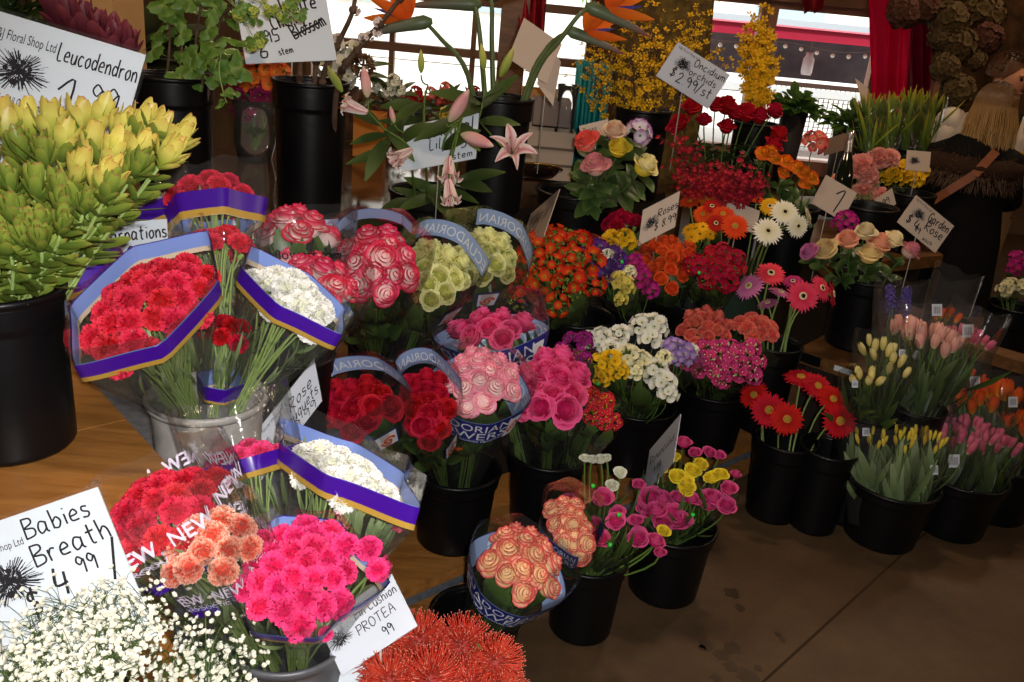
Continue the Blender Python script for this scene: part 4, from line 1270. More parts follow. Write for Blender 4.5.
BQ('dark red carnations low in the steel bucket beside the white buds', 226, 335, 1.74, 20, 16, 0, bk('silver', .08, -.05, 0), CARNS(DREDR), 6, 10.9, sleeve='purple', band=(.30, .48), smax=1.1, **CK)
BQ('pale carnations behind a purple band above the carnation price sign', 158, 210, 2.0, 26, 10, -10, bk('silver', -.15, -.03, .4), CARNS(WHC), 7, 9.2, sleeve='purple', band=(.86, .94), smax=1.2, **CK)
# roses
BQ('bouquet of red and white roses under lettered film, behind the white carnations', 290, 238, 2.10, 42, 19, 0, bk('rosesleft', -.02, -.08, .1), ROSES(FROST), 11, 19, sleeve='web', txt='Ecuadorianflowers.com', smax=1.2, foliage=DGREEN)
BQ('bouquet of red and white roses against the right of the white carnations', 316, 285, 1.98, 30, 36, 35, bk('rosesleft', .1, -.08, 0), ROSES(FROST), 9, 20, sleeve='plain', smax=1.15, foliage=DGREEN)
BQ('bouquet of red and white roses left of the lime roses', 375, 266, 2.20, 34, 34, 0, bk('frost', -.2, -.08, 0), ROSES(FROST), 14, 19, sleeve='web', txt='Ecuadorianflowers.com', smax=1.13, foliage=DGREEN, leaves=40)
BQ('bouquet of lime green roses beside the red and white ones', 437, 273, 2.55, 29, 29, 0, bk('frost', .15, -.08, 0), ROSES(LIME), 16, 13.5, sleeve='label', band=(1.02, 1.16), smax=1.2, foliage=DGREEN, leaves=40)
BQ('bouquet of pale lime roses nearest the orange alstroemeria', 484, 258, 2.72, 30, 26, -25, bk('lime', 0, -.08, 0), ROSES(LIME), 16, 13, sleeve='label', band=(1.02, 1.16), smax=1.2, foliage=DGREEN, leaves=30)
BQ('bouquet of deep red roses behind the white carnations', 358, 405, 2.15, 36, 24, 0, at(404, 480, 2.55), ROSES(DREDR), 16, 15.5, sleeve='label', band=(1.03, 1.16), smax=1.24, foliage=DGREEN)
BQ('tall narrow bouquet of deep red roses left of the pale pink ones', 426, 406, 2.22, 22, 36, 12, bk('red', -.12, -.08, 0), ROSES(DREDR), 17, 14, sleeve='label', band=(1.0, 1.13), smax=1.18, foliage=DGREEN)
BQ('bouquet of pale pink roses in a navy printed sleeve', 481, 382, 2.32, 35, 29, -15, bk('red', .1, -.09, 0), ROSES(PALEP), 18, 15, sleeve='navy', band=(.74, .96), smax=1.08, foliage=DGREEN, leaves=34)
BQ('pink roses looking over a navy printed band behind the pale pink ones', 490, 330, 2.62, 40, 14, -8, bk('hot', -.3, -.08, .2), ROSES(HOTR), 11, 14.5, sleeve='navy', band=(.76, .98), smax=1.18, foliage=DGREEN)
BQ('bouquet of large hot pink roses in the middle of the lowest step', 552, 386, 2.48, 30, 34, 0, bk('hot', 0, -.09, 0), ROSES(HOTR, 20), 13, 18.5, sleeve='plain', smax=1.02, foliage=DGREEN, leaves=44)
BQ('small purple stock bouquet behind the hot pink roses', 578, 352, 2.72, 16, 14, 0, bk('hot', .25, -.08, .2), [cluster(STKP, STEMG, 1, 14, 5, .34)], 5, 12, name='stock_bouquet', headname='stock_spike', sleeve=None, leaves=12)
BQ('small bouquet of red spray flowers right of the hot pink roses', 600, 414, 2.55, 14, 20, 10, bk('hot', .25, -.08, -.1), [cluster(RED, YELRN, 2, 13, 5, .36)], 7, 11, name='spray_bouquet', headname='flower_cluster', sleeve='plain', smax=1.05, leaves=14)
# middle step
AL = [cluster(ORAL, STEMG, s, 9, 6, .48, .7, width=.38) for s in (0, 1, 2)]
BER = [cluster(ramp_mat('berry_green', [(0, '#5a6a20'), (1, '#98a040')]), STEMG, s, 16, 3, .2, 1.2) for s in (4, 5)]
BQ('orange alstroemeria with green filler on the middle step', 555, 274, 3.1, 48, 34, 8, bk('orange', 0, -.08, 0), AL, 19, 14, name='alstroemeria_bouquet', headname='flower_cluster', sleeve='plain', smax=1.06, leaves=30,
   fillers=[(BER[0], 12, px(13, 3.1), 'green_filler'), (BER[1], 10, px(13, 3.1), 'green_filler')], dome=.7, tagc=[at(513, 226, 3.12)])
n_ = (CAMUP - FWD * .8)
def EX(lst, t, hn='flower_cluster'):
    return [(m, at(X, Y, t + dt), n_ + jit(.35), px(r, t), hn) for m, X, Y, r, dt in lst]
fr = lambda m, s=0: cluster(m, STEMG, s, 15, 6, .46, .8, width=.6)
BQ('mixed purple, yellow and magenta freesias on the middle step', 620, 272, 3.25, 24, 26, 0, bk('purple', 0, -.08, 0), [], 0, 10, name='freesia_bouquet', sleeve='plain', smax=1.1, leaves=24,
   explicit=EX([(fr(PURF), 596, 254, 17.2, 0), (fr(PURF, 1), 611, 262, 17.2, 0), (fr(PURF, 2), 607, 273, 13.8, -.03), (fr(YEF, 1), 612, 243, 13.8, .05), (fr(YEF, 2), 625, 240, 12.6, .05), (fr(WHF), 607, 255, 6.9, -.05), (fr(PYF), 616, 282, 12.6, -.05), (fr(PYF, 1), 624, 287, 11.5, -.05), (fr(PYF, 2), 621, 300, 8.0, -.06),
               (fr(MAF), 634, 262, 9.2, 0), (fr(MAF, 1), 641, 280, 11.5, 0), (fr(MAF, 2), 650, 290, 10.3, 0), (fr(CRF), 629, 272, 8.0, -.02), (fr(MAF), 641, 270, 8.0, 0)], 3.25), tagc=[at(622, 262, 3.15)])
BQ('dark red carnations behind the mustard freesias', 622, 226, 3.5, 19, 10, 0, bk('purple', .1, -.06, .3), CARNS(DRSP), 8, 9, name='carnation_bouquet', headname='carnation', sleeve=None, leaves=8)
SR = lambda m: [rose(m, s, 15, .38) for s in (0, 1, 2)]
BQ('orange spray roses on the middle step', 662, 266, 3.35, 30, 24, 0, bk('spray', -.2, -.08, 0), SR(ORSP), 24, 8.5, name='spray_rose_bouquet', headname='spray_rose', sleeve='plain', smax=1.0, leaves=44, dome=.8, deep=.5,
   explicit=EX([(rose(ORSP, 0, 11), 672, 240, 8, .05), (rose(ORSP, 1, 11), 690, 245, 8, .05), (rose(ORSP, 1, 11), 679, 262, 10, 0), (rose(ORSP, 0, 11), 686, 268, 10, 0)], 3.35, 'spray_rose'))
BQ('deep red spray carnations right of the orange spray roses', 716, 268, 3.2, 23, 17, 0, bk('spray', .35, -.08, 0), [cluster(DRSP, STEMG, s, 14, 5, .36) for s in (1, 2)], 11, 12, name='spray_bouquet', headname='flower_cluster', sleeve='plain', smax=1.0, leaves=26,
   explicit=EX([(cluster(CRED, STEMG, 3, 12), 741, 270, 8, 0), (cluster(CRED, STEMG, 3, 12), 722, 250, 10, .05)], 3.2), tagc=[at(699, 273, 3.1)])
BQ('small golden daisies in front of the orange gerberas', 699, 232, 3.42, 17, 8, -10, bk('spray', .1, -.04, .3), [gerbera_petals(GERY, 1, 14)], 9, 8, name='daisy_bouquet', headname='daisy', sleeve=None, leaves=10)
# lowest step
BQ('white, yellow and lilac freesias in a clear sleeve', 642, 362, 2.95, 44, 34, 0, bk('freesia', 0, -.09, 0), [], 0, 12, name='freesia_bouquet', sleeve='plain', smax=.98, leaves=34,
   explicit=EX([(fr(WHF), 642, 327, 14.9, .1), (fr(WHF, 1), 655, 328, 14.9, .1), (fr(WHF, 2), 650, 340, 13.8, .08), (fr(WHF), 590, 342, 12.6, .06), (fr(WHF, 2), 603, 340, 13.8, .06), (fr(WHF, 1), 619, 336, 12.6, .08), (fr(WHF, 1), 611, 350, 12.6, .02), (fr(YEF), 600, 366, 13.8, -.02), (fr(YEF, 1), 613, 363, 13.8, -.02), (fr(YEF, 2), 620, 373, 10.3, -.04), (fr(YEF), 602, 377, 10.3, -.04),
               (fr(CRF), 628, 358, 14.9, 0), (fr(CRF, 1), 640, 364, 13.8, 0), (fr(CRF, 2), 635, 372, 10.3, -.03), (fr(WHF), 656, 372, 14.9, 0), (fr(WHF, 1), 664, 384, 14.9, -.02), (fr(WHF, 2), 668, 393, 11.5, -.04), (fr(CRF), 664, 358, 9.2, 0), (fr(LILF), 674, 347, 11.5, .05), (fr(LILF, 1), 684, 355, 13.8, .04), (fr(LILF, 2), 676, 358, 10.3, .02), (fr(WHF), 691, 350, 8.0, .06)], 2.95), tagc=[at(598, 384, 2.85)])
BQ('salmon spray roses above hot pink ones on the lowest step', 705, 330, 3.25, 25, 17, 8, bk('salmon', -.1, -.07, .2), SR(SALM), 22, 8, name='spray_rose_bouquet', headname='spray_rose', sleeve=None, leaves=30, dome=.8, deep=.5)
BQ('salmon spray carnations right of the salmon spray roses', 757, 330, 3.25, 18, 12, 0, bk('salmon', .2, -.07, .2), CARNS(SALM), 10, 9, name='spray_carnation_bouquet', headname='carnation', sleeve=None, leaves=14)
BQ('hot pink spray flowers below the salmon spray roses', 725, 363, 3.08, 36, 19, 0, bk('salmon', .05, -.08, 0), [cluster(PNKS, CRF, s, 9, 5, .48, .6, width=.5) for s in (1, 2)], 19, 10.5, name='spray_bouquet', headname='flower_cluster', sleeve='plain', smax=.98, leaves=34, dome=.7)
# floor row
BQ('bouquet of peach roses with red edges in a navy printed sleeve', 521, 565, 2.08, 36, 33, -20, bk('peach', -.05, -.10, -.1), ROSES(PEACHR), 15, 17, sleeve='navy', band=(.72, .94), smax=1.08, foliage=DGREEN)
BQ('narrow bouquet of peach roses behind the navy printed one', 570, 528, 2.22, 17, 30, 22, bk('ranun', -.35, -.12, 0), ROSES(PEACHR), 17, 12.5, sleeve='navy', band=(.92, 1.14), band_th=(-pi * 1.12, -pi * .62), smax=1.2, foliage=DGREEN)
RN = lambda m, s=0: rose(m, s + 4, 24, .45, .85)
BQ('pink ranunculus with a few white buds in a clear sleeve', 612, 522, 2.5, 36, 26, 0, bk('ranun', .05, -.1, 0), [], 0, 9, name='ranunculus_bouquet', sleeve='plain', smax=.95, leaves=130, leafw=.006, leafl=.10, stemr=.003,
   explicit=EX([(RN(MAGR), 603, 497, 13.4, .05), (RN(MAGR, 1), 594, 523, 11.0, 0), (RN(MAGR, 2), 600, 537, 14.6, -.03), (RN(MAGR), 616, 521, 12.2, 0), (RN(MAGR, 1), 617, 512, 9.8, .04), (RN(MAGR, 2), 638, 538, 13.4, -.02), (RN(MAGR), 656, 540, 12.2, 0), (RN(MAGR, 1), 639, 484, 8.5, .1), (RN(MAGR), 636, 520, 9.8, 0), (RN(YELRN), 664, 531, 8.5, -.02), (RN(MAGR, 2), 568, 500, 11.0, .1),
               (RN(WHR), 585, 458, 7.3, .1), (RN(WHR, 1), 592, 459, 7.3, .1), (RN(WHR), 600, 459, 8.5, .1), (RN(WHR, 1), 606, 458, 7.3, .1), (RN(WHR), 620, 472, 8.5, .1), (RN(WHR, 1), 612, 485, 8.5, .08), (RN(MAGR), 660, 552, 8.5, -.02)], 2.5, 'ranunculus'), tagc=[at(593, 486, 2.45), at(619, 515, 2.42), at(610, 545, 2.4)])
BQ('yellow and pink ranunculus in a clear sleeve on the floor', 682, 492, 2.72, 42, 24, 0, bk('ranun2', 0, -.1, 0), [], 0, 9, name='ranunculus_bouquet', sleeve='plain', smax=.95, leaves=130, leafw=.006, leafl=.10, stemr=.003,
   explicit=EX([(RN(MAGR), 650, 497, 14.6, 0), (RN(MAGR, 1), 662, 498, 14.6, 0), (RN(MAGR, 2), 656, 510, 15.9, -.03), (RN(MAGR), 671, 513, 15.9, -.03), (RN(MAGR, 1), 678, 520, 15.9, -.04), (RN(MAGR, 2), 663, 522, 13.4, -.05), (RN(MAGR), 679, 496, 11.0, .03), (RN(MAGR, 1), 692, 498, 11.0, 0), (RN(MAGR, 2), 645, 508, 11.0, 0), (RN(MAGR, 2), 714, 497, 13.4, 0), (RN(MAGR), 729, 488, 11.0, 0), (RN(MAGR, 1), 727, 505, 12.2, -.03), (RN(MAGR, 1), 708, 505, 9.8, 0), (RN(MAGR), 684, 442, 11.0, .12), (RN(MAGR, 1), 695, 452, 8.5, .1), (RN(MAGR, 2), 710, 452, 8.5, .1), (RN(MAGR), 736, 474, 7.3, .06), (RN(MAGR), 720, 455, 7.3, .1),
               (RN(YELRN), 677, 476, 11.0, 0), (RN(YELRN, 1), 686, 482, 9.8, -.01), (RN(YELRN, 2), 693, 470, 11.0, .02), (RN(YELRN), 701, 464, 9.8, .03), (RN(YELRN, 1), 687, 488, 11.0, -.02), (RN(YELRN, 2), 712, 477, 11.0, 0), (RN(YELRN), 721, 474, 9.8, 0), (RN(YELRN, 1), 675, 457, 7.3, .1), (RN(YELRN, 2), 663, 467, 7.3, .08)], 2.72, 'ranunculus'), tagc=[at(693, 515, 2.65)])
# ------------------------------------------------------------------ tulips and hyacinths on the right
def tul(label, X, Y, t, rxp, ryp, key, mat, n, hp, dx=0, dy=0, slim=.8, smax=1.25, lab=None, leaves=46, name='tulip_bouquet', hn='tulip', film=FILM, mesh=None, rot=0, dep=-.16):
    C = at(X, Y, t)
    F = bk(key, dx, dep, dy)
    heads = mesh or [tulip(mat, s, slim) for s in (0, 1, 2)]
    o = bouquet(name, label, 'bouquet', C, F, px(rxp, t), px(ryp, t), rot, heads, n, px(hp, t), headname=hn, dome=.5, sleeve='plain', smax=smax, leaves=leaves, leafw=.014, leafl=.17,
                leafspan=(.4, .8), lean=.45, foliage=GGREEN if mat is TULY else GREEN, rf=.05, film=film, fit=.9)
    if lab:
        P = at(lab[0], lab[1], t - .10)
        mb = MB()
        xx, yy = RIGHT * px(lab[2], t), (CAMUP) * px(lab[2] * 1.15, t)
        b = [mb.add(P + xx * i + yy * j) for i, j in ((-.5, -.5), (.5, -.5), (.5, .5), (-.5, .5))]
        mb.f.append(tuple(b)); mb.m.append(0)
        for k in range(9):
            x0 = -.34 + k * .075; w_ = .018 + .018 * ((k * 7) % 3) / 2
            b = [mb.add(P - FWD * .0012 + xx * i + yy * j) for i, j in ((x0, -.3), (x0 + w_, -.3), (x0 + w_, .3), (x0, .3))]
            mb.f.append(tuple(b)); mb.m.append(1)
        q = part('price_label', mb, [CARDB, INK], o, False); q['label'] = 'small white price label with black bars'
    return o
tul('clear sleeve of closed yellow tulips, left in its floor bucket', 867, 438, 3.22, 20, 17, 'yeltul', TULY, 17, 6, -.25, -.1, slim=.5, lab=(866, 432, 7))
tul('clear sleeve of closed yellow tulips, middle of its floor bucket', 893, 441, 3.17, 21, 18, 'yeltul', TULY, 18, 6, 0, -.2, slim=.5)
tul('clear sleeve of closed yellow tulips, right in its floor bucket', 922, 442, 3.22, 20, 16, 'yeltul', TULY, 17, 6.5, .27, -.1, slim=.5, lab=(934, 470, 8))
tul('few light pink tulips with a price label between the yellow and pink bundles', 928, 418, 3.47, 12, 10, 'pinktul', TULPP, 5, 9, -.3, .2, lab=(929, 427, 12), leaves=8)
tul('clear sleeve of pink tulips, left in its floor bucket', 951, 442, 3.32, 20, 17, 'pinktul', TULP, 15, 8, -.22, 0, slim=.65, lab=(954, 461, 11))
tul('clear sleeve of pink tulips, middle of its floor bucket', 973, 434, 3.37, 19, 17, 'pinktul', TULP, 15, 8, .05, .1, slim=.65)
tul('clear sleeve of pink tulips, right in its floor bucket', 994, 447, 3.32, 19, 16, 'pinktul', TULP, 14, 8, .28, -.05, slim=.65)
tul('clear sleeve of orange tulips behind the pink ones', 972, 408, 3.57, 22, 12, 'ortul', TULO, 10, 9, -.3, .2, lab=(975, 382, 10))
tul('clear sleeve of large orange tulips behind the pink ones at right', 995, 396, 3.62, 14, 12, 'ortul', TULO, 6, 12, -.05, .2, slim=.85)
tul('clear sleeve of orange tulips lowest beside the pink ones', 1016, 428, 3.52, 17, 18, 'ortul', TULO, 10, 9, .2, 0, lab=(1013, 402, 9))
tul('small yellow-orange tulips at the back of the orange ones', 968, 381, 3.77, 12, 8, 'ortul', TULO, 7, 6, -.2, .5, slim=.6, leaves=10)
tul('upright cream tulips beside the vase of garden roses', 883, 358, 3.2, 17, 24, 'creamtul', TULC, 11, 8, .05, 0, slim=.7, leaves=34, smax=1.15)
tul('cream tulips lying forward over the rim of their bucket', 866, 380, 3.05, 16, 8, 'creamtul', TULC, 7, 8, -.1, -.1, slim=.7, leaves=30, smax=1.1, lab=(855, 384, 6))
tul('pale pink tulips in a clear sleeve right of the cream tulips', 905, 331, 3.35, 14, 8, 'paletul', TULPP, 7, 9, -.15, 0, leaves=34, lab=(902, 353, 6))
tul('large bouquet of pale pink tulips in a shiny sleeve', 931, 343, 3.3, 22, 18, 'paletul', TULPP, 16, 10, .1, 0, leaves=44, smax=1.35, lab=(937, 310, 10))
tul('rose pink tulips in a clear sleeve leaning right', 967, 340, 3.35, 16, 16, 'paletul', TULP, 11, 7, .35, .1, leaves=30, smax=1.3, lab=(968, 331, 11))
tul('coral tulips at the back of the pale pink ones', 944, 318, 3.5, 14, 6, 'paletul', TULO, 8, 6, .15, .3, leaves=12, smax=1.4)
hy = [cluster(HYAC, GREEN, s, 40, 6, .24, .5, width=.3, spike=2.4, name='hyacinth_spike') for s in (0, 1)]
tul('blue hyacinths in film beside the tall vase of garden roses', 899, 305, 3.5, 12, 5, 'paletul', HYAC, 3, 11, -.25, .3, mesh=hy, name='hyacinth_bouquet', hn='hyacinth_spike', leaves=10, smax=1.2)

# ------------------------------------------------------------------ loose stems
# leucadendron
pts = []
for i, (X, Y, lvl) in enumerate([(-30, 130, 0), (8, 128, 0), (30, 122, 0), (50, 125, 0), (78, 124, 0), (100, 118, 0), (122, 130, 0), (140, 126, 0), (158, 132, 0), (176, 142, 0), (168, 156, 0), (64, 142, 0), (90, 146, 0), (112, 152, 0), (138, 154, 0), (20, 150, 1), (-12, 158, 1), (44, 156, 1),
                                 (78, 172, 0), (104, 182, 0), (130, 172, 1), (138, 166, 1), (10, 182, 1), (36, 186, 1), (60, 194, 1), (64, 208, 1), (86, 204, 1), (108, 190, 1), (-18, 194, 1), (14, 214, 1), (40, 224, 1), (34, 232, 1), (62, 226, 1), (22, 238, 1), (8, 246, 1), (-10, 236, 1), (40, 242, 1)]):
    t = 1.56 - .0020 * max(0, Y - 110) * .9 + RND.uniform(-.03, .03)
    P = at(X, Y, t)
    f = bk('leuco', RND.uniform(-.25, .3), -.12, RND.uniform(-.2, .2))
    nn = ((P - f).normalized() + UP * .55 - FWD * (.05 if lvl == 0 else .35) + RIGHT * ((X - 60) / 240)).normalized()
    m = leuco_head(LEUC if lvl == 0 else LEUG, i % 4, 15, .46 if lvl == 0 else .42)
    r = px(RND.uniform(25, 30) if lvl == 0 else RND.uniform(21, 26), t)
    stem_flower('cut_leucadendron', 'yellow-green leucadendron stem with pale tips, in the bucket before the price sign' if lvl == 0 else 'lower green leucadendron stem near the rim of its black bucket', 'flower',
                P, nn, r, m, 'bracts', f, group='yellow-green leucadendron stems' if lvl == 0 else 'lower green leucadendron stems', stem=STEMP, sr=.003, foliage=LEUG, nleaf=15, leafl=.055, leafw=.0105, bow=.3, lspan=(.02, .65), rnd=.55)
for i, (X, Y) in enumerate(((58, 8), (72, 14), (88, 22), (112, 38), (125, 44), (100, 30))):
    P = at(X, Y + 8, 2.35)
    stem_flower('cut_leucadendron', ('burgundy leucadendron stem above the %s of the leucadendron sign' % ('left half' if i < 3 else 'right end')), 'flower', P, (UP + RIGHT * (X - 90) / 120 - FWD * .2), px(30, 2.35), leuco_head(LEUR, i % 3, 15, .4), 'bracts', bk('burg'),
                group='burgundy leucadendron over the %s of the sign' % ('left half' if i < 3 else 'right end'), stem=BRN, foliage=LEUR, nleaf=6, leafl=.06, leafw=.012)
# leafy branches
def branch(name, label, cat, pts_, foot, group=None, stem=BRN, sr=.004, leafmesh=None, nleaf=14, leafr=.04, mats=None, blossoms=None, bn='blossom', span=(.2, 1.0), lname='leaf'):
    root = thing(name, label, cat, foot, group)
    pts_ = [V(p) for p in pts_]
    full = [foot] + pts_
    sm = []
    for i in range(len(full) - 1):
        p0, p1, p2, p3 = full[max(0, i - 1)], full[i], full[i + 1], full[min(len(full) - 1, i + 2)]
        for k in range(5):
            t = k / 5
            sm.append(.5 * (2 * p1 + (p2 - p0) * t + (2 * p0 - 5 * p1 + 4 * p2 - p3) * t * t + (3 * p1 - p0 - 3 * p2 + p3) * t ** 3))
    sm.append(full[-1])
    mb = MB(); mb.tube(sm, [sr * (1 - .45 * i / len(sm)) for i in range(len(sm))], 8)
    if stem is BRN:
        for k in range(6):
            i = RND.randint(3, len(sm) - 2)
            mb.ball(sm[i], sr * 1.4, 6, 4, 0)
    part('stem', mb, [stem], root)
    for k in range(nleaf):
        i = int(RND.uniform(*span) * (len(sm) - 1))
        p = sm[i]; d = (sm[min(i + 1, len(sm) - 1)] - sm[max(0, i - 1)]).normalized()
        o = Matrix.Rotation(RND.uniform(0, 6.28), 3, d) @ d.orthogonal().normalized()
        tip = p + o * leafr * 1.1 + UP * leafr * .3
        lb = MB(); lb.tube([p, tip], .0012, 4)
        q = put(lname, leafmesh, root, frame((UP * .5 - FWD * .6 + o * .5 + jit(.4)), RND.uniform(0, 6), tip, leafr * RND.uniform(.7, 1.2)))
        sub('petiole', lb, [STEMG], q, root)
        q.children[0].matrix_parent_inverse = q.matrix_basis.inverted()
    for (mesh, cnt, r) in (blossoms or ()):
        for k in range(cnt):
            i = int(RND.uniform(*span) * (len(sm) - 1))
            o = jit(1).normalized()
            put(bn, mesh, root, frame(o, 0, sm[i] + o * (r * .8), r))
    return root
def lobed_leaf(mat):
    mb = MB()
    def fn(u, v):
        a = (u - .5) * 2 * 2.7
        r = v * (.62 + .38 * abs(math.cos(a * 1.67)) + .06 * math.cos(a * 15)) * (1 - .12 * abs(a) / 2.7)
        return V((r * math.sin(a), r * math.cos(a), .10 * v * math.cos(a * 3.3) - .12 * v * v)), v
    mb.grid(fn, 40, 4)
    return mb.mesh('lobed_leaf', [mat])
LOB = lobed_leaf(ramp_mat('currant_leaf', [(0, '#7c9440'), (.5, '#54762e'), (1, '#678a3a')], rough=.45, spec=.4))
gf = lambda dx: bk('greens', dx, -.2)
for k, (p, dx) in enumerate((([(196, 40, 2.85), (205, -8, 2.8), (214, -30, 2.8)], .2), ([(218, 30, 2.8), (232, 5, 2.7), (240, -20, 2.65)], .35), ([(206, 55, 2.8), (226, 62, 2.7), (232, 55, 2.6)], .3), ([(182, 40, 2.95), (178, 0, 2.9)], 0), ([(170, 40, 2.9), (165, 5, 2.85), (160, -20, 2.8)], -.2))):
    branch('leafy_branch', ('leafy branch rising at the %s of the tall vase behind the leucadendron' % ('middle', 'right rim', 'right side, drooping outward,', 'centre back', 'left')[k]), 'branch', [at(*q) for q in p], gf(dx), 'leafy branches in the tall vase', sr=.005, leafmesh=LOB, nleaf=13, leafr=.045)
P = at(217, 85, 2.7)
branch('tendril', 'thin green tendril hanging over the rim of the tall leafy vase', 'branch', [at(222, 45, 2.65), at(219, 70, 2.6), at(224, 95, 2.6), at(227, 103, 2.6)], at(214, 70, 2.72), stem=STEMP, sr=.002, leafmesh=LOB, nleaf=4, leafr=.022, span=(.6, 1))
for k, p in enumerate(([(238, 8, 2.45), (256, 10, 2.4), (270, -8, 2.4)], [(244, 20, 2.45), (252, 35, 2.4), (257, 45, 2.4)], [(280, 10, 2.45), (292, 12, 2.4), (296, 20, 2.4)])):
    branch('flower_twig', ('budding green twig hanging before the cherry blossom sign, its %s' % ('upper left corner', 'dollar mark', 'middle')[k]), 'branch', [at(*q) for q in p], at(228, 0 - k * 5, 2.5), stem=STEMP, sr=.002, leafmesh=LOB, nleaf=5, leafr=.024, blossoms=[(cluster(ramp_mat('lime_bud', [(0, '#8a9a30'), (1, '#c6cc60')]), STEMG, 7, 12, 4, .4), 4, .018)])
# cherry branches
BL = cluster(ramp_mat('cherry_white', [(0, '#e8c8c0'), (1, '#f0e8e0')]), BRN, 6, 5, 5, .6, .5)
for k, (p, dx) in enumerate((([(322, 82, 3.0), (340, 40, 2.95), (353, 10, 2.9), (357, -25, 2.9)], .1), ([(338, 82, 2.95), (362, 45, 2.9), (385, 18, 2.85), (408, -12, 2.8)], .3), ([(318, 40, 3.1), (318, 0, 3.1), (316, -20, 3.1)], -.05), ([(300, 60, 3.15), (296, 20, 3.2), (290, -20, 3.2)], -.2))):
    branch('cherry_branch', ('bare cherry branch %s from the tall black vase' % ('leaning slightly right', 'leaning far right', 'standing upright', 'rising behind the price sign')[k]), 'branch', [at(*q) for q in p], bk('cherry', dx, -.3), 'bare cherry branches', sr=.0105, leafmesh=LOB, nleaf=0, blossoms=[(BL, 5, .016)], span=(.45, 1))
# birds of paradise
def strelitzia(label, pts_, foot, P, d, r, flip=1, group=None):
    root = branch('bird_of_paradise', label, 'flower', pts_ + [P], foot, group, stem=pbr('strelitzia_stem', '#66774a', .45, .4, noise='#55663c', scale=20), sr=.011, leafmesh=LOB, nleaf=0)
    d = d.normalized(); n = UP - d * d.z; n.normalize()
    mb = MB()
    def fn(u, v):
        a = 2 * pi * u
        w = .105 * (1 - v) ** .6 * min(1, .35 + v * 6)
        s_ = d.cross(n)
        return P + d * (r * (1.25 * v - .12)) + n * (r * w * (1.2 * math.sin(a)) - r * .10 * v * v) + s_ * (r * w * .75 * math.cos(a)), v
    mb.grid(fn, 12, 10, wrap=True)
    part('beak', mb, [SPATH], root)
    for k in range(5):
        mb = MB()
        e = math.radians((12, 38, 62, 85, 112)[k])
        dd = d * math.cos(e) + n * math.sin(e) + d.cross(n) * (.25 * (-1) ** k)
        mb.leaf(P + d * r * (.12 + .05 * k), dd, d.cross(n) * (1 if k % 2 else -1) + n * .3, r * (.95 - .08 * k), r * .095, bend=.05, fold=.5, nu=2, nv=6, shape=.8)
        part('sepal', mb, [SUNO], root)
    mb = MB(); mb.leaf(P + d * r * .1, d + n * .45, d.cross(n), r * .75, r * .035, bend=0, fold=.3); part('blue_petal', mb, [SBLUE], root)
f0 = bk('bop', 0, -.25)
strelitzia('bird of paradise with an orange crest pointing left of the post', [at(468, 75, 3.2), at(440, 38, 3.1)], f0 + RIGHT * -.04, at(425, 22, 3.05), -RIGHT * 1.0 - UP * .12, px(62, 3.05), group=None)
strelitzia('bird of paradise blooming at the top edge above the lilies', [at(482, 60, 3.25), at(478, 20, 3.2)], f0 + RIGHT * -.02, at(474, 4, 3.2), -RIGHT * .9 + UP * .05, px(62, 3.2))
strelitzia('bird of paradise drooping an orange tip, beside the dark red cloth', [at(492, 50, 3.3), at(492, 10, 3.25)], f0, at(490, -4, 3.25), RIGHT * .8 + UP * .2, px(55, 3.2))
strelitzia('bird of paradise with its long beak over the yellow oncidium', [at(535, 75, 3.2), at(560, 40, 3.1), at(580, 14, 3.05)], f0 + RIGHT * .04, at(592, 8, 3.05), RIGHT + UP * -.35, px(60, 3.05))
strelitzia('lower bird of paradise beside the blank white sign', [at(530, 80, 3.25), at(546, 50, 3.2), at(560, 36, 3.15)], f0 + RIGHT * .03, at(572, 32, 3.12), RIGHT + UP * -.30, px(52, 3.12))
# lilies
STM = pbr('lily_anther', '#8a3a1c', .7, .2)
def lily_stem(label, pts_, foot, flowers, nleaf=9):
    root = branch('cut_lily', label, 'flower', [at(*q) for q in pts_], foot, 'pink lily stems', stem=STEMG, sr=.005, leafmesh=LOB, nleaf=0)
    full = [foot] + [at(*q) for q in pts_]
    for kind, X, Y, t, r, (dx, dy, dz) in flowers:
        P = at(X, Y, t); nn = RIGHT * dx + CAMUP * dy - FWD * dz
        m = {'open': lily(LILP, STM), 'half': lily(LILP, STM, 1, .45), 'pink': bud(LILB, .26, 1.5), 'green': bud(LILG, .22, 1.5)}[kind]
        q = put('bloom' if kind in ('open', 'half') else 'bud', m, root, frame(nn, RND.uniform(0, 1), P, px(r, t)))
        near = min(full, key=lambda a: (a - P).length)
        mb = MB(); e = P - nn.normalized() * px(r, t) * .6
        mb.tube(bez(e, e - nn.normalized() * .03, near, 4), .0028, 6); part('pedicel', mb, [STEMG], root)
    for k in range(nleaf):
        i = RND.random() * (len(full) - 1.01); j = int(i)
        p = full[j].lerp(full[j + 1], i - j)
        mb = MB(); o = (RIGHT * RND.choice((-1, 1)) * RND.uniform(.4, 1) + CAMUP * RND.uniform(-.8, .5) - FWD * RND.uniform(-.2, .8))
        mb.leaf(p, o, -FWD + UP * .5, RND.uniform(.12, .19), RND.uniform(.018, .03), bend=.3)
        part('leaf', mb, [GREEN], root)
lf_ = bk('lily', 0, -.15)
lily_stem('lily stem at the left with a pale bloom beside the bare branch', [(410, 160, 3.05), (385, 130, 2.95), (368, 112, 2.9)], lf_ - RIGHT * .05,
          [('half', 352, 106, 2.85, 22, (-.7, .2, .4)), ('green', 338, 84, 2.85, 19, (-.5, .9, .2)), ('pink', 366, 88, 2.9, 20, (-.1, 1, .2)), ('half', 400, 156, 2.85, 22, (-.7, -.55, .6))], 9)
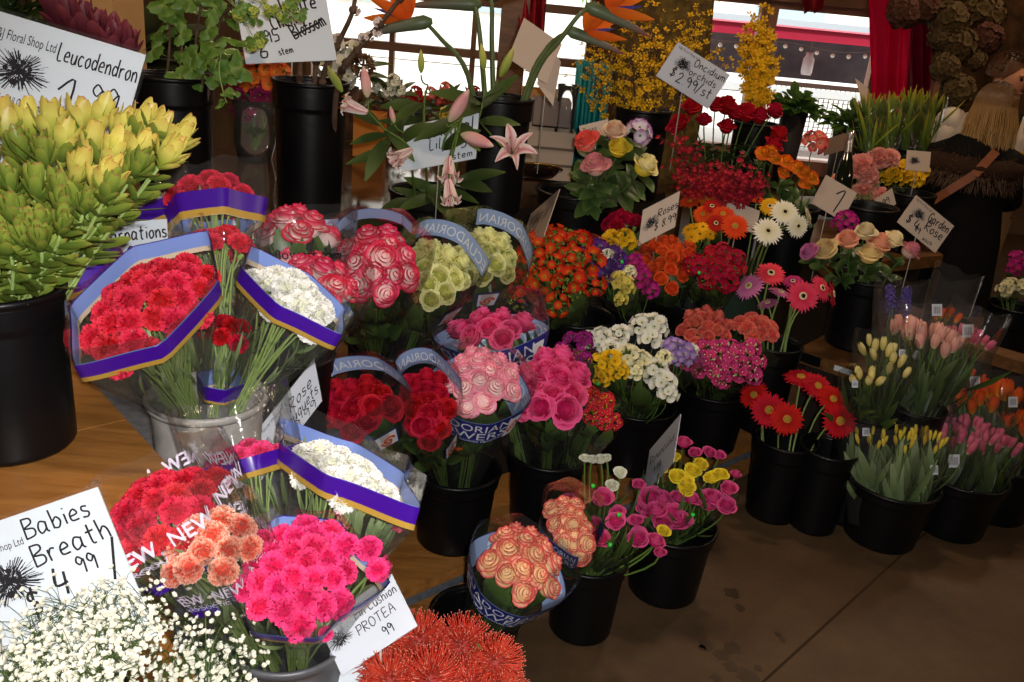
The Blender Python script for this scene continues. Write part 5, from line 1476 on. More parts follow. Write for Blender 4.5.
lily_stem('lily stem with green buds standing upright in the middle', [(425, 140, 3.1), (424, 105, 3.1), (428, 85, 3.1)], lf_, [('green', 421, 66, 3.1, 15, (0, 1, .1)), ('pink', 393, 118, 3.0, 11, (-.2, 1, .3))], 9)
lily_stem('lily stem with pink buds leaning right before the lily sign', [(442, 150, 3.0), (455, 125, 2.95), (462, 118, 2.9)], lf_ + RIGHT * .03,
          [('pink', 455, 112, 2.85, 25, (.55, .75, .4)), ('pink', 471, 138, 2.82, 25, (1, -.45, .4)), ('half', 450, 172, 2.8, 24, (.05, -1, .45)), ('half', 450, 194, 2.75, 22, (.15, -1, .4))], 10)
lily_stem('lily stem with one wide open bloom in front of the tall vase', [(460, 150, 3.1), (478, 120, 3.05), (483, 100, 3.05)], lf_ + RIGHT * .06,
          [('open', 513, 148, 2.85, 23, (.1, .25, 1)), ('green', 483, 62, 3.05, 17, (-.1, 1, .2)), ('green', 504, 68, 3.0, 21, (.45, .9, .2))], 9)
# six mixed roses
rf_ = bk('rosev', 0, -.15)
WHV = ramp_mat('orchid_white_purple', [(0, '#efe6ee'), (.6, '#eadcea'), (1, '#a0389c')])
for lab, X, Y, r, mat in (('coral rose at the left of the six mixed roses', 586, 141, 13, CORALR), ('pink and cream rose below the coral one', 595, 164, 14, BLUSHR), ('cream rose with pink heart, topmost of the mixed roses', 615, 130, 12, ramp_mat('rose_cream_pink', [(0, '#d8566e'), (.5, '#eeb0a0'), (1, '#f2dcb8')])),
                          ('round yellow rose in the middle of the mixed roses', 619, 147, 12, YELR), ('pale yellow rose lowest at the right of the mixed roses', 646, 165, 14, ramp_mat('rose_pale_yellow', [(0, '#e8c820'), (.6, '#f0dc50'), (1, '#f4efc0')])), ('white and purple bloom beside the yellow roses', 638, 134, 11, WHV)):
    P = at(X, Y, 3.25)
    stem_flower('cut_rose', lab, 'flower', P, (-FWD * .8 + CAMUP * .7 + RIGHT * (X - 610) / 60), px(r * 1.22, 3.25), rose(mat, X % 3, 19) if mat is not WHV else cluster(WHV, STEMG, 3, 7, 5, .7, .6), 'bloom', rf_ + RIGHT * (X - 610) / 900,
                nleaf=13, leafl=.085, leafw=.026, foliage=DGREEN, sr=.0035, bow=.3, lspan=(.08, .7))
# long red roses
for i, (X, Y, r) in enumerate(((692, 106, 9), (679, 122, 9), (674, 127, 7), (704, 119, 7), (727, 105, 10), (735, 112, 8), (747, 112, 10), (760, 115, 9), (775, 110, 8), (727, 126, 8), (779, 134, 9), (774, 144, 9), (716, 104, 8))):
    P = at(X, Y, 3.75)
    far_ = ('under the oncidium sign', 'left of the oncidium sign tip', 'lowest beside the tall vase', 'just below the sign tip', 'right of the sign tip', 'behind the front ones', 'at the centre of the row', 'beside the yellow blossom', 'at the right end of the row', 'bending forward under the row', 'hanging right above the orange-yellow roses', 'lowest at the right', 'behind the sign tip')[i]
    stem_flower('cut_rose', 'long stemmed red rose %s' % far_, 'flower', P, (UP - FWD * .5 + RIGHT * (X - 725) / 90), px(r * 1.4, 3.75), rose(DREDR, i % 3, 15), 'bloom', bk('redrose', RND.uniform(-.3, .3), -.15), group='long red roses', nleaf=12, leafl=.075, leafw=.022, foliage=DGREEN, sr=.003)
# orange-yellow roses
for i, (X, Y, r) in enumerate(((764, 153, 9), (775, 158, 8), (786, 161, 9), (797, 167, 9), (804, 172, 9), (811, 177, 9), (784, 172, 7), (806, 183, 7), (771, 150, 7))):
    stem_flower('cut_rose', 'orange-yellow rose %s' % ('at the left end of its row', 'second from the left of its row', 'at the middle of its row', 'right of the middle of its row', 'beside the right end of its row', 'at the right end of its row', 'hanging lower at the middle', 'hanging lower at the right end', 'behind the left end of its row')[i], 'flower',
                at(X, Y, 3.7), (-FWD + UP * .8 + RIGHT * .2), px(r * 1.08, 3.7), rose(ORYR, i % 3, 15, .8), 'bloom', bk('oryel', RND.uniform(-.3, .3), -.15), group='orange-yellow roses', nleaf=5, leafl=.07, leafw=.02, foliage=DGREEN, sr=.003)
# gerberas
def gerb(label, X, Y, t, r, mat, key, nrm=(0, .35, 1), disc=(DISCD, RINGW), n=26, dx=0, group=None, bow=.5):
    P = at(X, Y, t)
    nn = RIGHT * nrm[0] + CAMUP * nrm[1] - FWD * nrm[2]
    return stem_flower('gerbera', label, 'flower', P, nn, px(r, t), gerbera_petals(mat, X % 3, n), 'bloom', bk(key, dx, -.14), group=group, stem=STEMP, sr=.0035, extra=(gerbera_disc(*disc), 'flower_disc'), bow=bow)
gerb('white gerbera with dark centre facing forward, lowest of the white ones', 768, 231, 3.25, 16, GERW, 'whitegerb', dx=.2)
gerb('white gerbera with dark centre, topmost of the white ones', 785, 212, 3.35, 15, GERW, 'whitegerb', dx=.25)
gerb('white gerbera turned down to the right of the white group', 798, 226, 3.3, 13, GERW, 'whitegerb', (.3, -.1, 1), dx=.3)
gerb('white gerbera seen edge-on at the right end of the white group', 809, 217, 3.4, 13, GERW, 'whitegerb', (.95, .2, .4), dx=.3)
gerb('golden yellow gerbera behind the white ones', 770, 206, 3.45, 11, GERY, 'whitegerb', (-.3, .4, 1), dx=.15)
gerb('large orange-red gerbera beside the lowest white one', 735, 226, 3.3, 15, GERO, 'whitegerb', dx=.05, disc=(DISCG, RINGY))
gerb('orange-red gerbera above the large orange one', 723, 214, 3.4, 13, GERO, 'whitegerb', (-.1, .6, .8), disc=(DISCG, RINGY))
gerb('orange gerbera at the top left beside the grey sign', 690, 201, 3.6, 12, GERO, 'whitegerb', (-.2, .8, .6), disc=(DISCG, RINGY), dx=-.2)
gerb('bright orange gerbera at the top of the orange group', 708, 199, 3.6, 12, ramp_mat('gerbera_bright_orange', [(0, '#e4700c'), (1, '#f08a24')]), 'whitegerb', (0, .8, .6), disc=(DISCG, RINGY), dx=-.1)
gerb('orange gerbera low at the left of the orange group', 703, 214, 3.5, 11, GERO, 'whitegerb', (-.3, .3, 1), disc=(DISCG, RINGY), dx=-.1)
gerb('dark red gerbera in the middle of the orange group', 712, 206, 3.48, 10, GERR, 'whitegerb', (0, .6, .8), dx=-.1)
gerb('dark red gerbera above the deep red spray carnations', 716, 223, 3.36, 10, GERR, 'whitegerb', (.1, .2, 1), dx=-.1)
gerb('small orange gerbera right of the card, below the orange-yellow roses', 757, 199, 3.65, 9, GERO, 'whitegerb', (0, .8, .5), dx=.1, disc=(DISCG, RINGY))
gerb('coral pink gerbera with dark centre on an upright stem', 771, 273, 3.3, 16.1, GERP, 'pinkgerb', (0, .6, .8), dx=-.1)
gerb('coral pink gerbera facing forward, lowest at the right', 803, 296, 3.25, 17.2, GERP, 'pinkgerb', (0, .1, 1), dx=.25)
gerb('coral pink gerbera turned right behind the lowest one', 822, 288, 3.35, 14.9, GERP, 'pinkgerb', (.6, .3, .8), dx=.3)
gerb('coral pink gerbera seen edge-on at the right end', 833, 294, 3.35, 14.9, GERP, 'pinkgerb', (.9, .1, .4), dx=.3)
gerb('magenta gerbera between the coral pink ones', 793, 281, 3.4, 10.3, ramp_mat('gerbera_magenta', [(0, '#a81860'), (1, '#d43c80')]), 'pinkgerb', (-.2, .7, .7), dx=.1)
gerb('orchid pink gerbera drooping left', 749, 286, 3.3, 16.1, GERM, 'pinkgerb', (-.6, .5, .6), disc=(DISCG, RINGW), dx=-.2)
gerb('orchid pink gerbera drooping under the upright coral one', 781, 292, 3.36, 13.8, GERM, 'pinkgerb', (.2, .7, .3), disc=(DISCG, RINGW), dx=0)
gerb('pale orchid pink gerbera seen from below its petals', 768, 303, 3.38, 11.5, GERM, 'pinkgerb', (-.2, .5, .2), disc=(DISCG, RINGW), dx=0)
dg_ = (DISCG, RINGY)
gerb('red gerbera facing forward, left of the tall floor bucket', 769, 410, 3.20, 19.2, GERR, 'gerbred', (0, .15, 1), dg_, dx=-.2)
gerb('red gerbera facing forward above the rim of its bucket', 787, 419, 3.14, 18.1, GERR, 'gerbred', (0, .1, 1), dg_, dx=0)
gerb('red gerbera low at the right on a curved stem', 840, 421, 3.17, 19.2, GERR, 'gerbred', (.1, .1, 1), dg_, dx=.35)
gerb('red gerbera at the upper right of the curved one', 833, 399, 3.22, 16.9, GERR, 'gerbred', (.25, .45, .9), dg_, dx=.3)
gerb('red gerbera at the top of the arch of red ones', 818, 386, 3.27, 16.9, GERR, 'gerbred', (.15, .55, .8), dg_, dx=.15)
gerb('red gerbera topmost left of the arch, seen flat', 801, 377, 3.30, 18.1, GERR, 'gerbred', (0, .95, .5), dg_, dx=.1)
gerb('red gerbera at the far left under the hot pink spray flowers', 754, 395, 3.27, 15.8, GERR, 'gerbred', (-.5, .3, .8), dg_, dx=-.3)
# garden roses
for lab, X, Y, r, mat in (('cream garden rose apart at the left of the tall vase', 825, 249, 12, CREAMR), ('blush garden rose left in the tall vase', 848, 239, 11, APRIR), ('yellow cream garden rose lowest in the tall vase', 870, 253, 12, CREAMR), ('apricot garden rose in the middle of the tall vase', 880, 243, 12, APRIR),
                          ('pale cream garden rose at the back of the tall vase', 866, 231, 10, ramp_mat('rose_pale_cream', [(0, '#ead08a'), (1, '#f2e6bc')])), ('pale cream garden rose at the back right beside the garden rose sign', 894, 239, 10, ramp_mat('rose_pale_cream', [(0, '#ead08a'), (1, '#f2e6bc')])), ('pink blush garden rose at the right end of the tall vase', 911, 250, 10, BLUSHR), ('orchid pink rose left of the cream garden rose', 809, 251, 9, GERM)):
    stem_flower('garden_rose', lab, 'flower', at(X, Y, 3.55), (-FWD * .7 + CAMUP * .8 + RIGHT * (X - 866) / 60), px(r * 1.3, 3.55), rose(mat, X % 3, 24, .5), 'bloom', bk('garden', RND.uniform(-.3, .3), -.12), nleaf=7, leafl=.06, leafw=.02, foliage=DGREEN, sr=.003, lspan=(.1, .6))
stem_flower('cut_stock', 'orchid pink stock behind the blush garden rose', 'flower', at(845, 224, 3.65), UP - FWD * .3, px(16, 3.65), cluster(MAF, STEMG, 8, 22, 5, .3), 'bloom', bk('garden', -.2, -.12), sr=.003)
# blush pink carnations and yellow freesias further back
fbk = lambda X, t, z: V((at(X, 180, t).x, at(X, 180, t).y, z))
bucket('blush', 'black bucket of blush pink carnations behind the blank card', atz(870, 205, .98), .26, .3)
bucket('yelfar', 'black bucket of yellow freesias beside the woman in black', atz(912, 192, .98), .24, .3)
t = thing('back_bench', 'dark back bench under the blush pink and yellow flowers', 'bench', V((2.2, 4.9, 0)))
qq = [atz(x_, y_, .68) for x_, y_ in ((818, 250), (935, 250))]
mb = MB(); mb.prism([(qq[0].x - .05, qq[0].y - .3), (qq[1].x, qq[1].y - .1), (qq[1].x + .1, qq[1].y + 1.3), (qq[0].x + .0, qq[0].y + 1.3)], .62, .68)
part('bench_top', mb, [WOODD], t, False)
mb = MB(); mb.prism([(qq[0].x, qq[0].y - .2), (qq[1].x - .05, qq[1].y), (qq[1].x, qq[1].y + 1.2), (qq[0].x + .05, qq[0].y + 1.2)], 0, .62)
part('base_panel', mb, [pbr('dark_board', '#2a211b')], t, False)
for i, (X, Y, r) in enumerate(((863, 165, 12), (879, 158, 11), (889, 158, 10), (857, 170, 9), (868, 174, 10), (864, 192, 11), (882, 195, 8), (838, 180, 7), (872, 183, 7))):
    stem_flower('cut_carnation', 'blush pink carnation, %s' % ('large, upper left of its bucket', 'upper middle of its bucket', 'upper right of its bucket', 'left edge of its bucket', 'below the upper left one', 'large and low in front', 'half behind the small tilted card', 'behind the blank card', 'in the middle of the blush ones')[i], 'flower', at(X, Y, 4.6), (-FWD + UP * .7), px(r * 1.15, 4.6), carnation(BLUSHC, i % 3), 'bloom', bk('blush', RND.uniform(-.3, .3), -.1), group='blush pink carnations', nleaf=3, leafl=.06, leafw=.005, foliage=GGREEN)
for i, (X, Y, r) in enumerate(((893, 174, 6), (901, 170, 7), (910, 177, 7), (905, 166, 6), (916, 180, 7), (922, 172, 6), (887, 178, 6), (898, 179, 6))):
    stem_flower('cut_freesia', 'yellow freesia beside the woman in black', 'flower', at(X, Y, 4.7), (-FWD + UP), px(r * 1.3, 4.7), fr(YEF, i % 3), 'bloom', bk('yelfar', RND.uniform(-.3, .3), -.1), group='yellow freesias beside the woman', nleaf=1)
stem_flower('cut_spray_rose', 'small coral flower spray in front of the white gate', 'flower', at(814, 143, 4.8), UP - FWD * .6, px(15, 4.8), cluster(CORALR, STEMG, 5, 14, 5, .4), 'bloom', bk('blush', -.3, -.1), nleaf=3)
# pincushion protea
for i, (X, Y, r) in enumerate(((378, 648, 33), (420, 642, 33), (462, 646, 34), (496, 662, 30), (390, 682, 34), (430, 680, 36), (472, 688, 34), (505, 690, 26))):
    t = 1.44 + (.08 if Y < 660 else 0) + (.04 if X > 450 else 0)
    lab = ('behind the carnation sleeve at the left', 'at the back of the middle', 'at the back right of the middle', 'at the right edge', 'in front at the left', 'in front at the middle', 'in front right of the middle', 'in front at the right edge')[i]
    stem_flower('pincushion_protea', 'red pincushion protea %s' % lab, 'flower', at(X, Y, t), (UP * .8 - FWD * .55 + RIGHT * (X - 430) / 130 + jit(.1)), px(r, t), pincushion(PROT, PROC, i % 3), 'styles', bk('protea', (X - 432) / 260, -.1), group='red pincushion protea', nleaf=7, leafl=.06, leafw=.012, foliage=DGREEN, stem=STEMG, sr=.004, lspan=(.1, .5))

# sprays of small florets (each stem a thing; its uncountable florets one part)
def spray(name, label, cat, foot, tips, mat, floret_r, cnt, group=None, petals=5, stem=STEMG, sr=.0028, spread=.05, hang=0.0, cup=.5, facing=0.0, dr=(.35, 1.0), kind='stuff', width=.6):
    root = thing(name, label, cat, foot, group)
    st, fl = MB(), MB()
    for tip in tips:
        mid = foot.lerp(tip, .55) + jit(.02) + UP * .03
        path = bez(foot, mid, tip, 10)
        st.tube(path, [sr] * 8 + [sr * .7] * 3, 5, 0, cap=False)
        for k in range(cnt):
            i = RND.uniform(*dr) * 10; j = min(9, int(i))
            p = path[j].lerp(path[j + 1], i - j)
            o = jit(1).normalized() * spread * RND.uniform(.3, 1)
            q = p + o - UP * hang * RND.random()
            st.tube([p, (p + q) / 2 + UP * .004, q], sr * .3, 3, 0, cap=False)
            nn = (o.normalized() + UP * .5 - FWD * (.6 + facing))
            M = frame(nn, RND.uniform(0, 6), q, floret_r * RND.uniform(.75, 1.2))
            for a_ in range(petals):
                an = 2 * pi * a_ / petals
                d0 = V((math.cos(an), math.sin(an), cup)).normalized(); s_ = V((-math.sin(an), math.cos(an), 0))
                b = [fl.add(M @ p_, t_) for p_, t_ in ((V((0, 0, 0)), 0), (d0 * .6 - s_ * width * .55, .6), (d0 * 1.0, 1), (d0 * .6 + s_ * width * .55, .6))]
                fl.f.append(tuple(b)); fl.m.append(0)
    part('stem', st, [stem], root)
    o = part('florets', fl, [mat], root)
    o['kind'] = kind
    return root
of = bk('onc', 0, -.2)
for i, (X, Y) in enumerate(((598, 22), (612, 55), (588, 50), (630, 30), (655, 8), (690, 15), (705, 2), (722, 48), (640, 60))):
    spray('oncidium_spray', 'spray of small yellow oncidium %s' % ('under the long orange beak', 'left of the mossy pillar', 'beside the dark teal reeds', 'on the pillar above its vase', 'high on the mossy pillar', 'above the oncidium sign', 'at the top edge right of the pillar', 'behind the right corner of the oncidium sign', 'just above its black vase')[i], 'flower', of, [at(X, Y, 3.9 + RND.uniform(-.15, .15)), at(X + RND.uniform(-22, 22), Y + 18, 3.9)], ONCY, .017, 46, group='yellow oncidium sprays', spread=.10, stem=BRN, petals=4, dr=(.45, 1.0))
for i, (X, Y, r) in enumerate(((745, 48, 1), (752, 20, 1), (765, 14, 1), (770, 40, 1), (758, 70, 1))):
    spray('forsythia_branch', 'branch of bright yellow blossom %s the window post' % ('left of', 'high to the left of', 'reaching the top of', 'close to', 'low before')[i], 'branch', at(757, 118, 5.2), [at(X, Y - 6, 5.2), at(X + RND.uniform(-6, 6), Y + 20, 5.2)], FORS, .028, 60, group='yellow forsythia branches', spread=.06, stem=BRN, petals=4, dr=(.25, 1.0))
bucket('fors', 'dark tall vase of yellow blossom branches before the window', at(757, 122, 5.2), .26, at(757, 122, 5.2).z)
for i, (X, Y) in enumerate(((676, 135), (678, 165), (690, 180), (700, 168), (722, 165), (735, 178), (755, 178), (768, 182), (712, 182), (738, 165))):
    t = 3.5
    spray('orchid_spray', 'spray of tiny dark red orchids %s' % ('climbing beside the tall black vase', 'left, beside the yellow rose', 'low left above the orange gerberas', 'at the left of the middle', 'highest at the middle', 'in the middle of the sprays', 'right of the middle', 'at the right end above the white gerberas', 'low in the middle', 'behind the middle ones')[i], 'flower', bk('redrose', -.1, -.05, -.3), [at(X, Y, t), at(X + RND.uniform(-14, 14), Y + 8, t)], MOKR, .014, 34, group='dark red orchid sprays', spread=.055, petals=5, dr=(.4, 1), stem=pbr('red_stem', '#7a2a2a', .5, .3))
# babies breath
def babies(label, tips, foot, cnt, r):
    root = spray('babies_breath', label, 'flower', foot, tips, BBW, r, cnt, spread=.055, petals=6, stem=GREEN, sr=.0014, dr=(.62, 1.0), cup=.9, width=.8)
    return root
tips = [at(X, Y, 1.20 - (Y - 575) * .0011) for X, Y in ((60, 600), (95, 590), (125, 583), (150, 592), (160, 610), (30, 625), (62, 632), (95, 622), (125, 618), (138, 630), (8, 650), (40, 660), (72, 658), (105, 650), (118, 652), (15, 688), (50, 690), (88, 686), (100, 682), (110, 672), (-10, 670), (110, 605), (80, 608), (142, 612), (25, 645), (0, 690), (65, 675), (100, 668))]
babies('large cloud of white babies breath in front of its price sign', tips, bk('bbl', .1, -.02), 54, .0052)
tips = [at(X, Y, 1.28) for X, Y in ((185, 622), (205, 612), (222, 625), (165, 650), (190, 645), (215, 648), (238, 650), (160, 672), (182, 672), (210, 672), (235, 675), (248, 668), (172, 660), (200, 660), (226, 662))]
babies('smaller cloud of white babies breath between the sign and the grey tub', tips, bk('bbr', .1, -.02), 22, .0056)
# ------------------------------------------------------------------ price signs
PR = ('V&J Floral Shop Ltd', .04, .86, .055, 0, False, .05, .36)
PO = ('Flowers For All Occasions', .03, .36, .05, 8, False, .05, .36)
psign('large white price sign for leucadendron behind the yellow-green stems', (-45, -2), (146, 55), (-87, 148), 1.78, (-.02, .05, -.02), emblem=(.40, .66, .16), stick=.1,
      texts=[('Leucodendron', .565, .80, .12, 0, True, .042, .42), ('1', .62, .40, .30, 2, True, .024), ('99', .78, .56, .16, 0, True, .035), ('~', .7, .7, .1, 0, True), ('V&J Floral Shop Ltd', .22, .84, .065, 0, False, .05, .33), ('Flowers For All Occasions', .22, .44, .05, 0, False, .05, .34)])
psign('white price sign for babies breath leaning on the wooden table', (-62, 542), (98, 487), (-14, 694), 1.22, (.02, .02, -.06), emblem=(.33, .60, .17), stick=.12,
      texts=[('Babies', .50, .82, .135, 2, True, .045, .40), ('Breath', .50, .63, .14, 4, True, .045, .47), ('4', .56, .43, .17, -4, True, .05), ('99', .72, .50, .11, 0, True, .055), ('/', .90, .43, .21, 0, True, .04), ('$', .38, .34, .17, 0, True, .05), ('V&J Floral Shop Ltd', .12, .80, .05, 0, False, .05, .36), ('For All Occasions', .36, .26, .05, 22, False, .05, .22)])
psign('white price sign for carnations behind the steel bucket', (98, 223), (167, 219), (101, 276), 1.93, texts=[('Carnations', .06, .62, .26, 2, True, .06, .92), ('2.99/', .40, .20, .32, 0, True, .06, .55), ('-', .55, .02, .2, 5, True, .06)], stick=.2)
psign('white price sign for white cherry blossom behind the hanging twigs', (234, -6), (325, -9), (246, 64), 2.72, (0, .03, 0), texts=[('White', .48, .70, .22, 6, True, .06, .40), ('Cherry', .36, .46, .20, 14, True, .06, .38), ('Blossom', .58, .32, .20, 22, True, .06, .40), ('$', .06, .18, .16, 0, True, .07), ('6', .16, .08, .24, -8, True, .05), ('95', .26, .28, .18, 8, True, .06), ('stem', .38, .10, .10, 10, True, .08, .16), ('-', .62, .22, .4, 24, True, .04, .34)], stick=.04)
psign('white price sign for oriental lilies half hidden by lily leaves', (404, 126), (479, 113), (401, 172), 2.98, (0, .03, 0), texts=[('Oriental', .30, .62, .30, 2, True, .05, .64), ('Lily', .36, .36, .24, 2, True, .05), ('$ 5', .62, .28, .26, 2, True, .05), ('/stem', .62, .06, .15, 2, True, .07, .32)], stick=.2)
psign('back of a blank white sign left of the bird of paradise stems', (524, 18), (562, 44), (508, 58), 3.35, mat=CARDW, stick=0)
psign('back of a second white sign crossed by the bird of paradise stems', (545, 40), (561, 62), (537, 84), 3.42, mat=CARDW, stick=.3)
psign('white price sign for oncidium orchids before the mossy pillar', (678, 42), (730, 75), (656, 76), 3.5, emblem=(.27, .60, .20), stick=.3, mat=CARDB,
      texts=[('Oncidium', .42, .70, .20, 4, True, .055, .55), ('orchids', .42, .46, .18, 4, True, .055, .48), ('2.99/st', .30, .14, .26, 4, True, .05, .62), ('$', .16, .20, .24, 0, True, .06), ('V&J Floral Shop Ltd', .05, .88, .07, 0, False, .05, .4)])
psign('grey worn price card between the red carnations and orange gerberas', (643, 210), (680, 191), (638, 246), 3.3, mat=CARDW, emblem=(.28, .5, .22), texts=[('Roses', .45, .55, .22, 0, True, .06), ('$ 8.99', .40, .2, .22, 0, True, .06)], stick=.25)
psign('back of a pale card between the orange and white gerberas', (723, 197), (760, 211), (718, 220), 3.62, mat=CARDW, stick=.25, texts=[("'", .3, .3, .3, 0, True)])
psign('back of a blank card with a dark clip behind the white gerberas', (826, 175), (857, 193), (811, 203), 3.75, mat=CARDW, stick=.3, texts=[('1', .50, .1, .75, 0, True, .03)])
psign('white price sign for garden roses right of the tall vase', (916, 195), (954, 226), (897, 222), 3.6, emblem=(.28, .60, .2), stick=.3, mat=CARDW,
      texts=[('Garden', .48, .62, .28, 4, True, .055, .48), ('Rose', .52, .34, .28, 4, True, .055, .42), ('$ 4', .12, .18, .28, 0, True, .06), ('99', .36, .12, .18, 0, True, .07), ('each', .62, .06, .12, 4, True, .08, .22), ('V&J Floral Shop Ltd', .05, .88, .07, 0, False, .05, .4)])
psign('narrow sign seen almost edge-on left of the mixed roses', (531, 214), (560, 189), (516, 258), 3.1, (.12, -.10, .12), mat=CARDW, stick=.15, texts=[('Lily', .2, .5, .3, 0, True)])
psign('clear covered sign seen edge-on before the yellow ranunculus', (650, 450), (681, 414), (643, 495), 2.78, (.1, -.1, .1), mat=CARDB, stick=.15, texts=[('Ranunculus', .1, .55, .2, 0, True, .05, .8), ('9.99', .3, .2, .2, 0, True)])
psign('price sign for rose bouquets slanting between the steel bucket and the red roses', (249, 441), (314, 359), (258, 484), 1.95, (-.05, .05, -.03), emblem=(.18, .5, .2), stick=.2, mat=CARDB,
      texts=[('Rose', .56, .55, .28, 0, True, .05, .34), ('Bouquets', .44, .28, .26, 0, True, .05, .52), ('$19.99', .40, .04, .22, 0, True, .05, .5), ('V&J Floral Shop Ltd', .08, .82, .08, 0, False, .05, .4)])
psign('price sign for pin cushion protea under the hot pink carnation sleeve', (318, 622), (392, 574), (342, 676), 1.46, (.02, .04, -.02), emblem=(.15, .55, .2), stick=.15, mat=CARDB,
      texts=[('Pin Cushion', .40, .66, .17, 2, True, .05, .56), ('PROTEA', .36, .40, .17, 2, True, .05, .5), ('99', .62, .14, .17, 2, True, .06)])
psign('white back of a card beside the protea bucket', (330, 652), (364, 650), (336, 706), 1.5, stick=.1)
psign('small dark-written card before the blush pink carnations', (874, 200), (892, 188), (878, 216), 4.35, mat=CARDW, texts=[('5.99', .1, .3, .4, 0, True)], stick=.2)
psign('small card with an emblem beside the fur collar', (907, 150), (931, 152), (905, 170), 4.5, mat=CARDW, emblem=(.35, .5, .25), stick=.2)
psign('small grey written card above the coral rose', (579, 126), (608, 119), (582, 142), 3.4, mat=CARDW, texts=[('Roses', .1, .5, .3, 0, True), ('3.99', .3, .1, .3, 0, True)], stick=.2)
psign('brown backed card behind the small coral flower spray', (822, 140), (849, 132), (824, 156), 4.9, mat=pbr('brown_card', '#7d6552', .6, .2), stick=.2)
psign('pale board leaning against the pink curtain', (855, 78), (868, 88), (864, 108), 5.6, mat=CARDW, stick=.2)

# ------------------------------------------------------------------ background things
def crate(name, label, cat, lo, hi, mat, lines=0, flap=True):
    t = thing(name, label, cat, V(((lo[0] + hi[0]) / 2, (lo[1] + hi[1]) / 2, lo[2])))
    mb = MB()
    lo, hi = V(lo), V(hi); w = .006
    for a, b in (((lo.x, lo.y, lo.z), (hi.x, lo.y + w, hi.z)), ((lo.x, hi.y - w, lo.z), (hi.x, hi.y, hi.z)), ((lo.x, lo.y + w, lo.z), (lo.x + w, hi.y - w, hi.z)), ((hi.x - w, lo.y + w, lo.z), (hi.x, hi.y - w, hi.z)), ((lo.x, lo.y, lo.z), (hi.x, hi.y, lo.z + w))):
        mb.box(a, b)
    part('body', mb, [mat], t, False)
    if flap:
        mb = MB()
        M = Matrix.Translation(V((lo.x, lo.y, hi.z))) @ Matrix.Rotation(math.radians(35), 4, 'X')
        mb.box((0, -(hi.y - lo.y) * .45, 0), (hi.x - lo.x, 0, w), M=M); part('flap', mb, [mat], t, False)
    if lines:
        mb = MB()
        for k in range(lines):
            z = lo.z + (hi.z - lo.z) * (k + 1) / (lines + 1)
            mb.box((lo.x - .002, lo.y - .004, z - .006), (hi.x + .002, lo.y, z + .006))
        part('groove', mb, [pbr('groove', '#5a4a3c')], t, False)
    return t
KRAFT = pbr('tan_cardboard', '#c9a06a', .75, .15, noise='#ba9059', scale=3)
q = at(78, 30, 3.3)
crate('cardboard_box', 'tan cardboard box behind the leucadendron sign', 'box', (q.x - .16, q.y, .945), (q.x + .13, q.y + .3, 1.75), KRAFT, flap=False)
q = at(368, 134, 4.2)
crate('carton', 'small orange carton on the dark back table', 'box', (q.x - .07, q.y, .947), (q.x + .07, q.y + .14, q.z + .09), pbr('orange_carton', '#b4702c', .7, .2), flap=False)
q = at(534, 195, 4.15)
crate('slatted_crate', 'white slatted crate behind the open lily', 'crate', (q.x - .13, q.y, .947), (q.x + .16, q.y + .3, 1.17), pbr('white_slat', '#b3a08c', .6, .2), lines=2, flap=False)
q = at(545, 152, 4.2)
crate('grey_box', 'plain grey box on the white slatted crate', 'box', (q.x - .07, q.y, 1.172), (q.x + .10, q.y + .2, 1.29), pbr('grey_card', '#80726a', .6, .2), flap=False)
q = at(537, 168, 3.9)
t = thing('lacquer_bowl', 'dark glossy bowl with gold rim behind the open lily', 'bowl', q)
mb = MB(); mb.lathe([(.02, -.06), (.10, -.05), (.155, .0), (.15, .0), (.1, -.035), (.001, -.045)], 30, o=q, M=Matrix.Rotation(-.35, 3, 'X') @ Matrix.Scale(.72, 3)); part('body', mb, [pbr('dark_lacquer', '#231510', .12, .7, coat=.5)], t)
mb = MB(); mb.tube([q + Matrix.Rotation(-.35, 3, 'X') @ V((.153 * .72 * math.cos(a * .21), .153 * .72 * math.sin(a * .21), 0)) for a in range(31)], .004, 6, cap=False); part('rim', mb, [pbr('gold_rim', '#c89a48', .25, .6, metal=.8)], t)
q = at(538, 120, 4.4)
crate('amber_box', 'amber brown box behind the rose bucket', 'box', (q.x - .09, q.y, .947), (q.x + .1, q.y + .15, q.z + .14), pbr('amber_box', '#a9742c', .5, .3), flap=False)
# teal reeds
q = at(592, 98, 4.3)
t = thing('dyed_reed_bundle', 'bundle of teal dyed reeds behind the coral rose', 'reeds', V((q.x, q.y, .947)))
TEAL = pbr('teal_reed', '#0f7f80', .5, .3, vary=.8)
for k in range(34):
    a, rr = k * 2.4, .075 * math.sqrt((k + .5) / 34)
    b = V((q.x + rr * math.cos(a), q.y + rr * math.sin(a), .948)); mb = MB()
    mb.tube([b, b + V((rr * .2 * math.cos(a), 0, q.z - .95 + .13 + RND.uniform(0, .05)))], .009, 6)
    part('reed', mb, [TEAL], t)
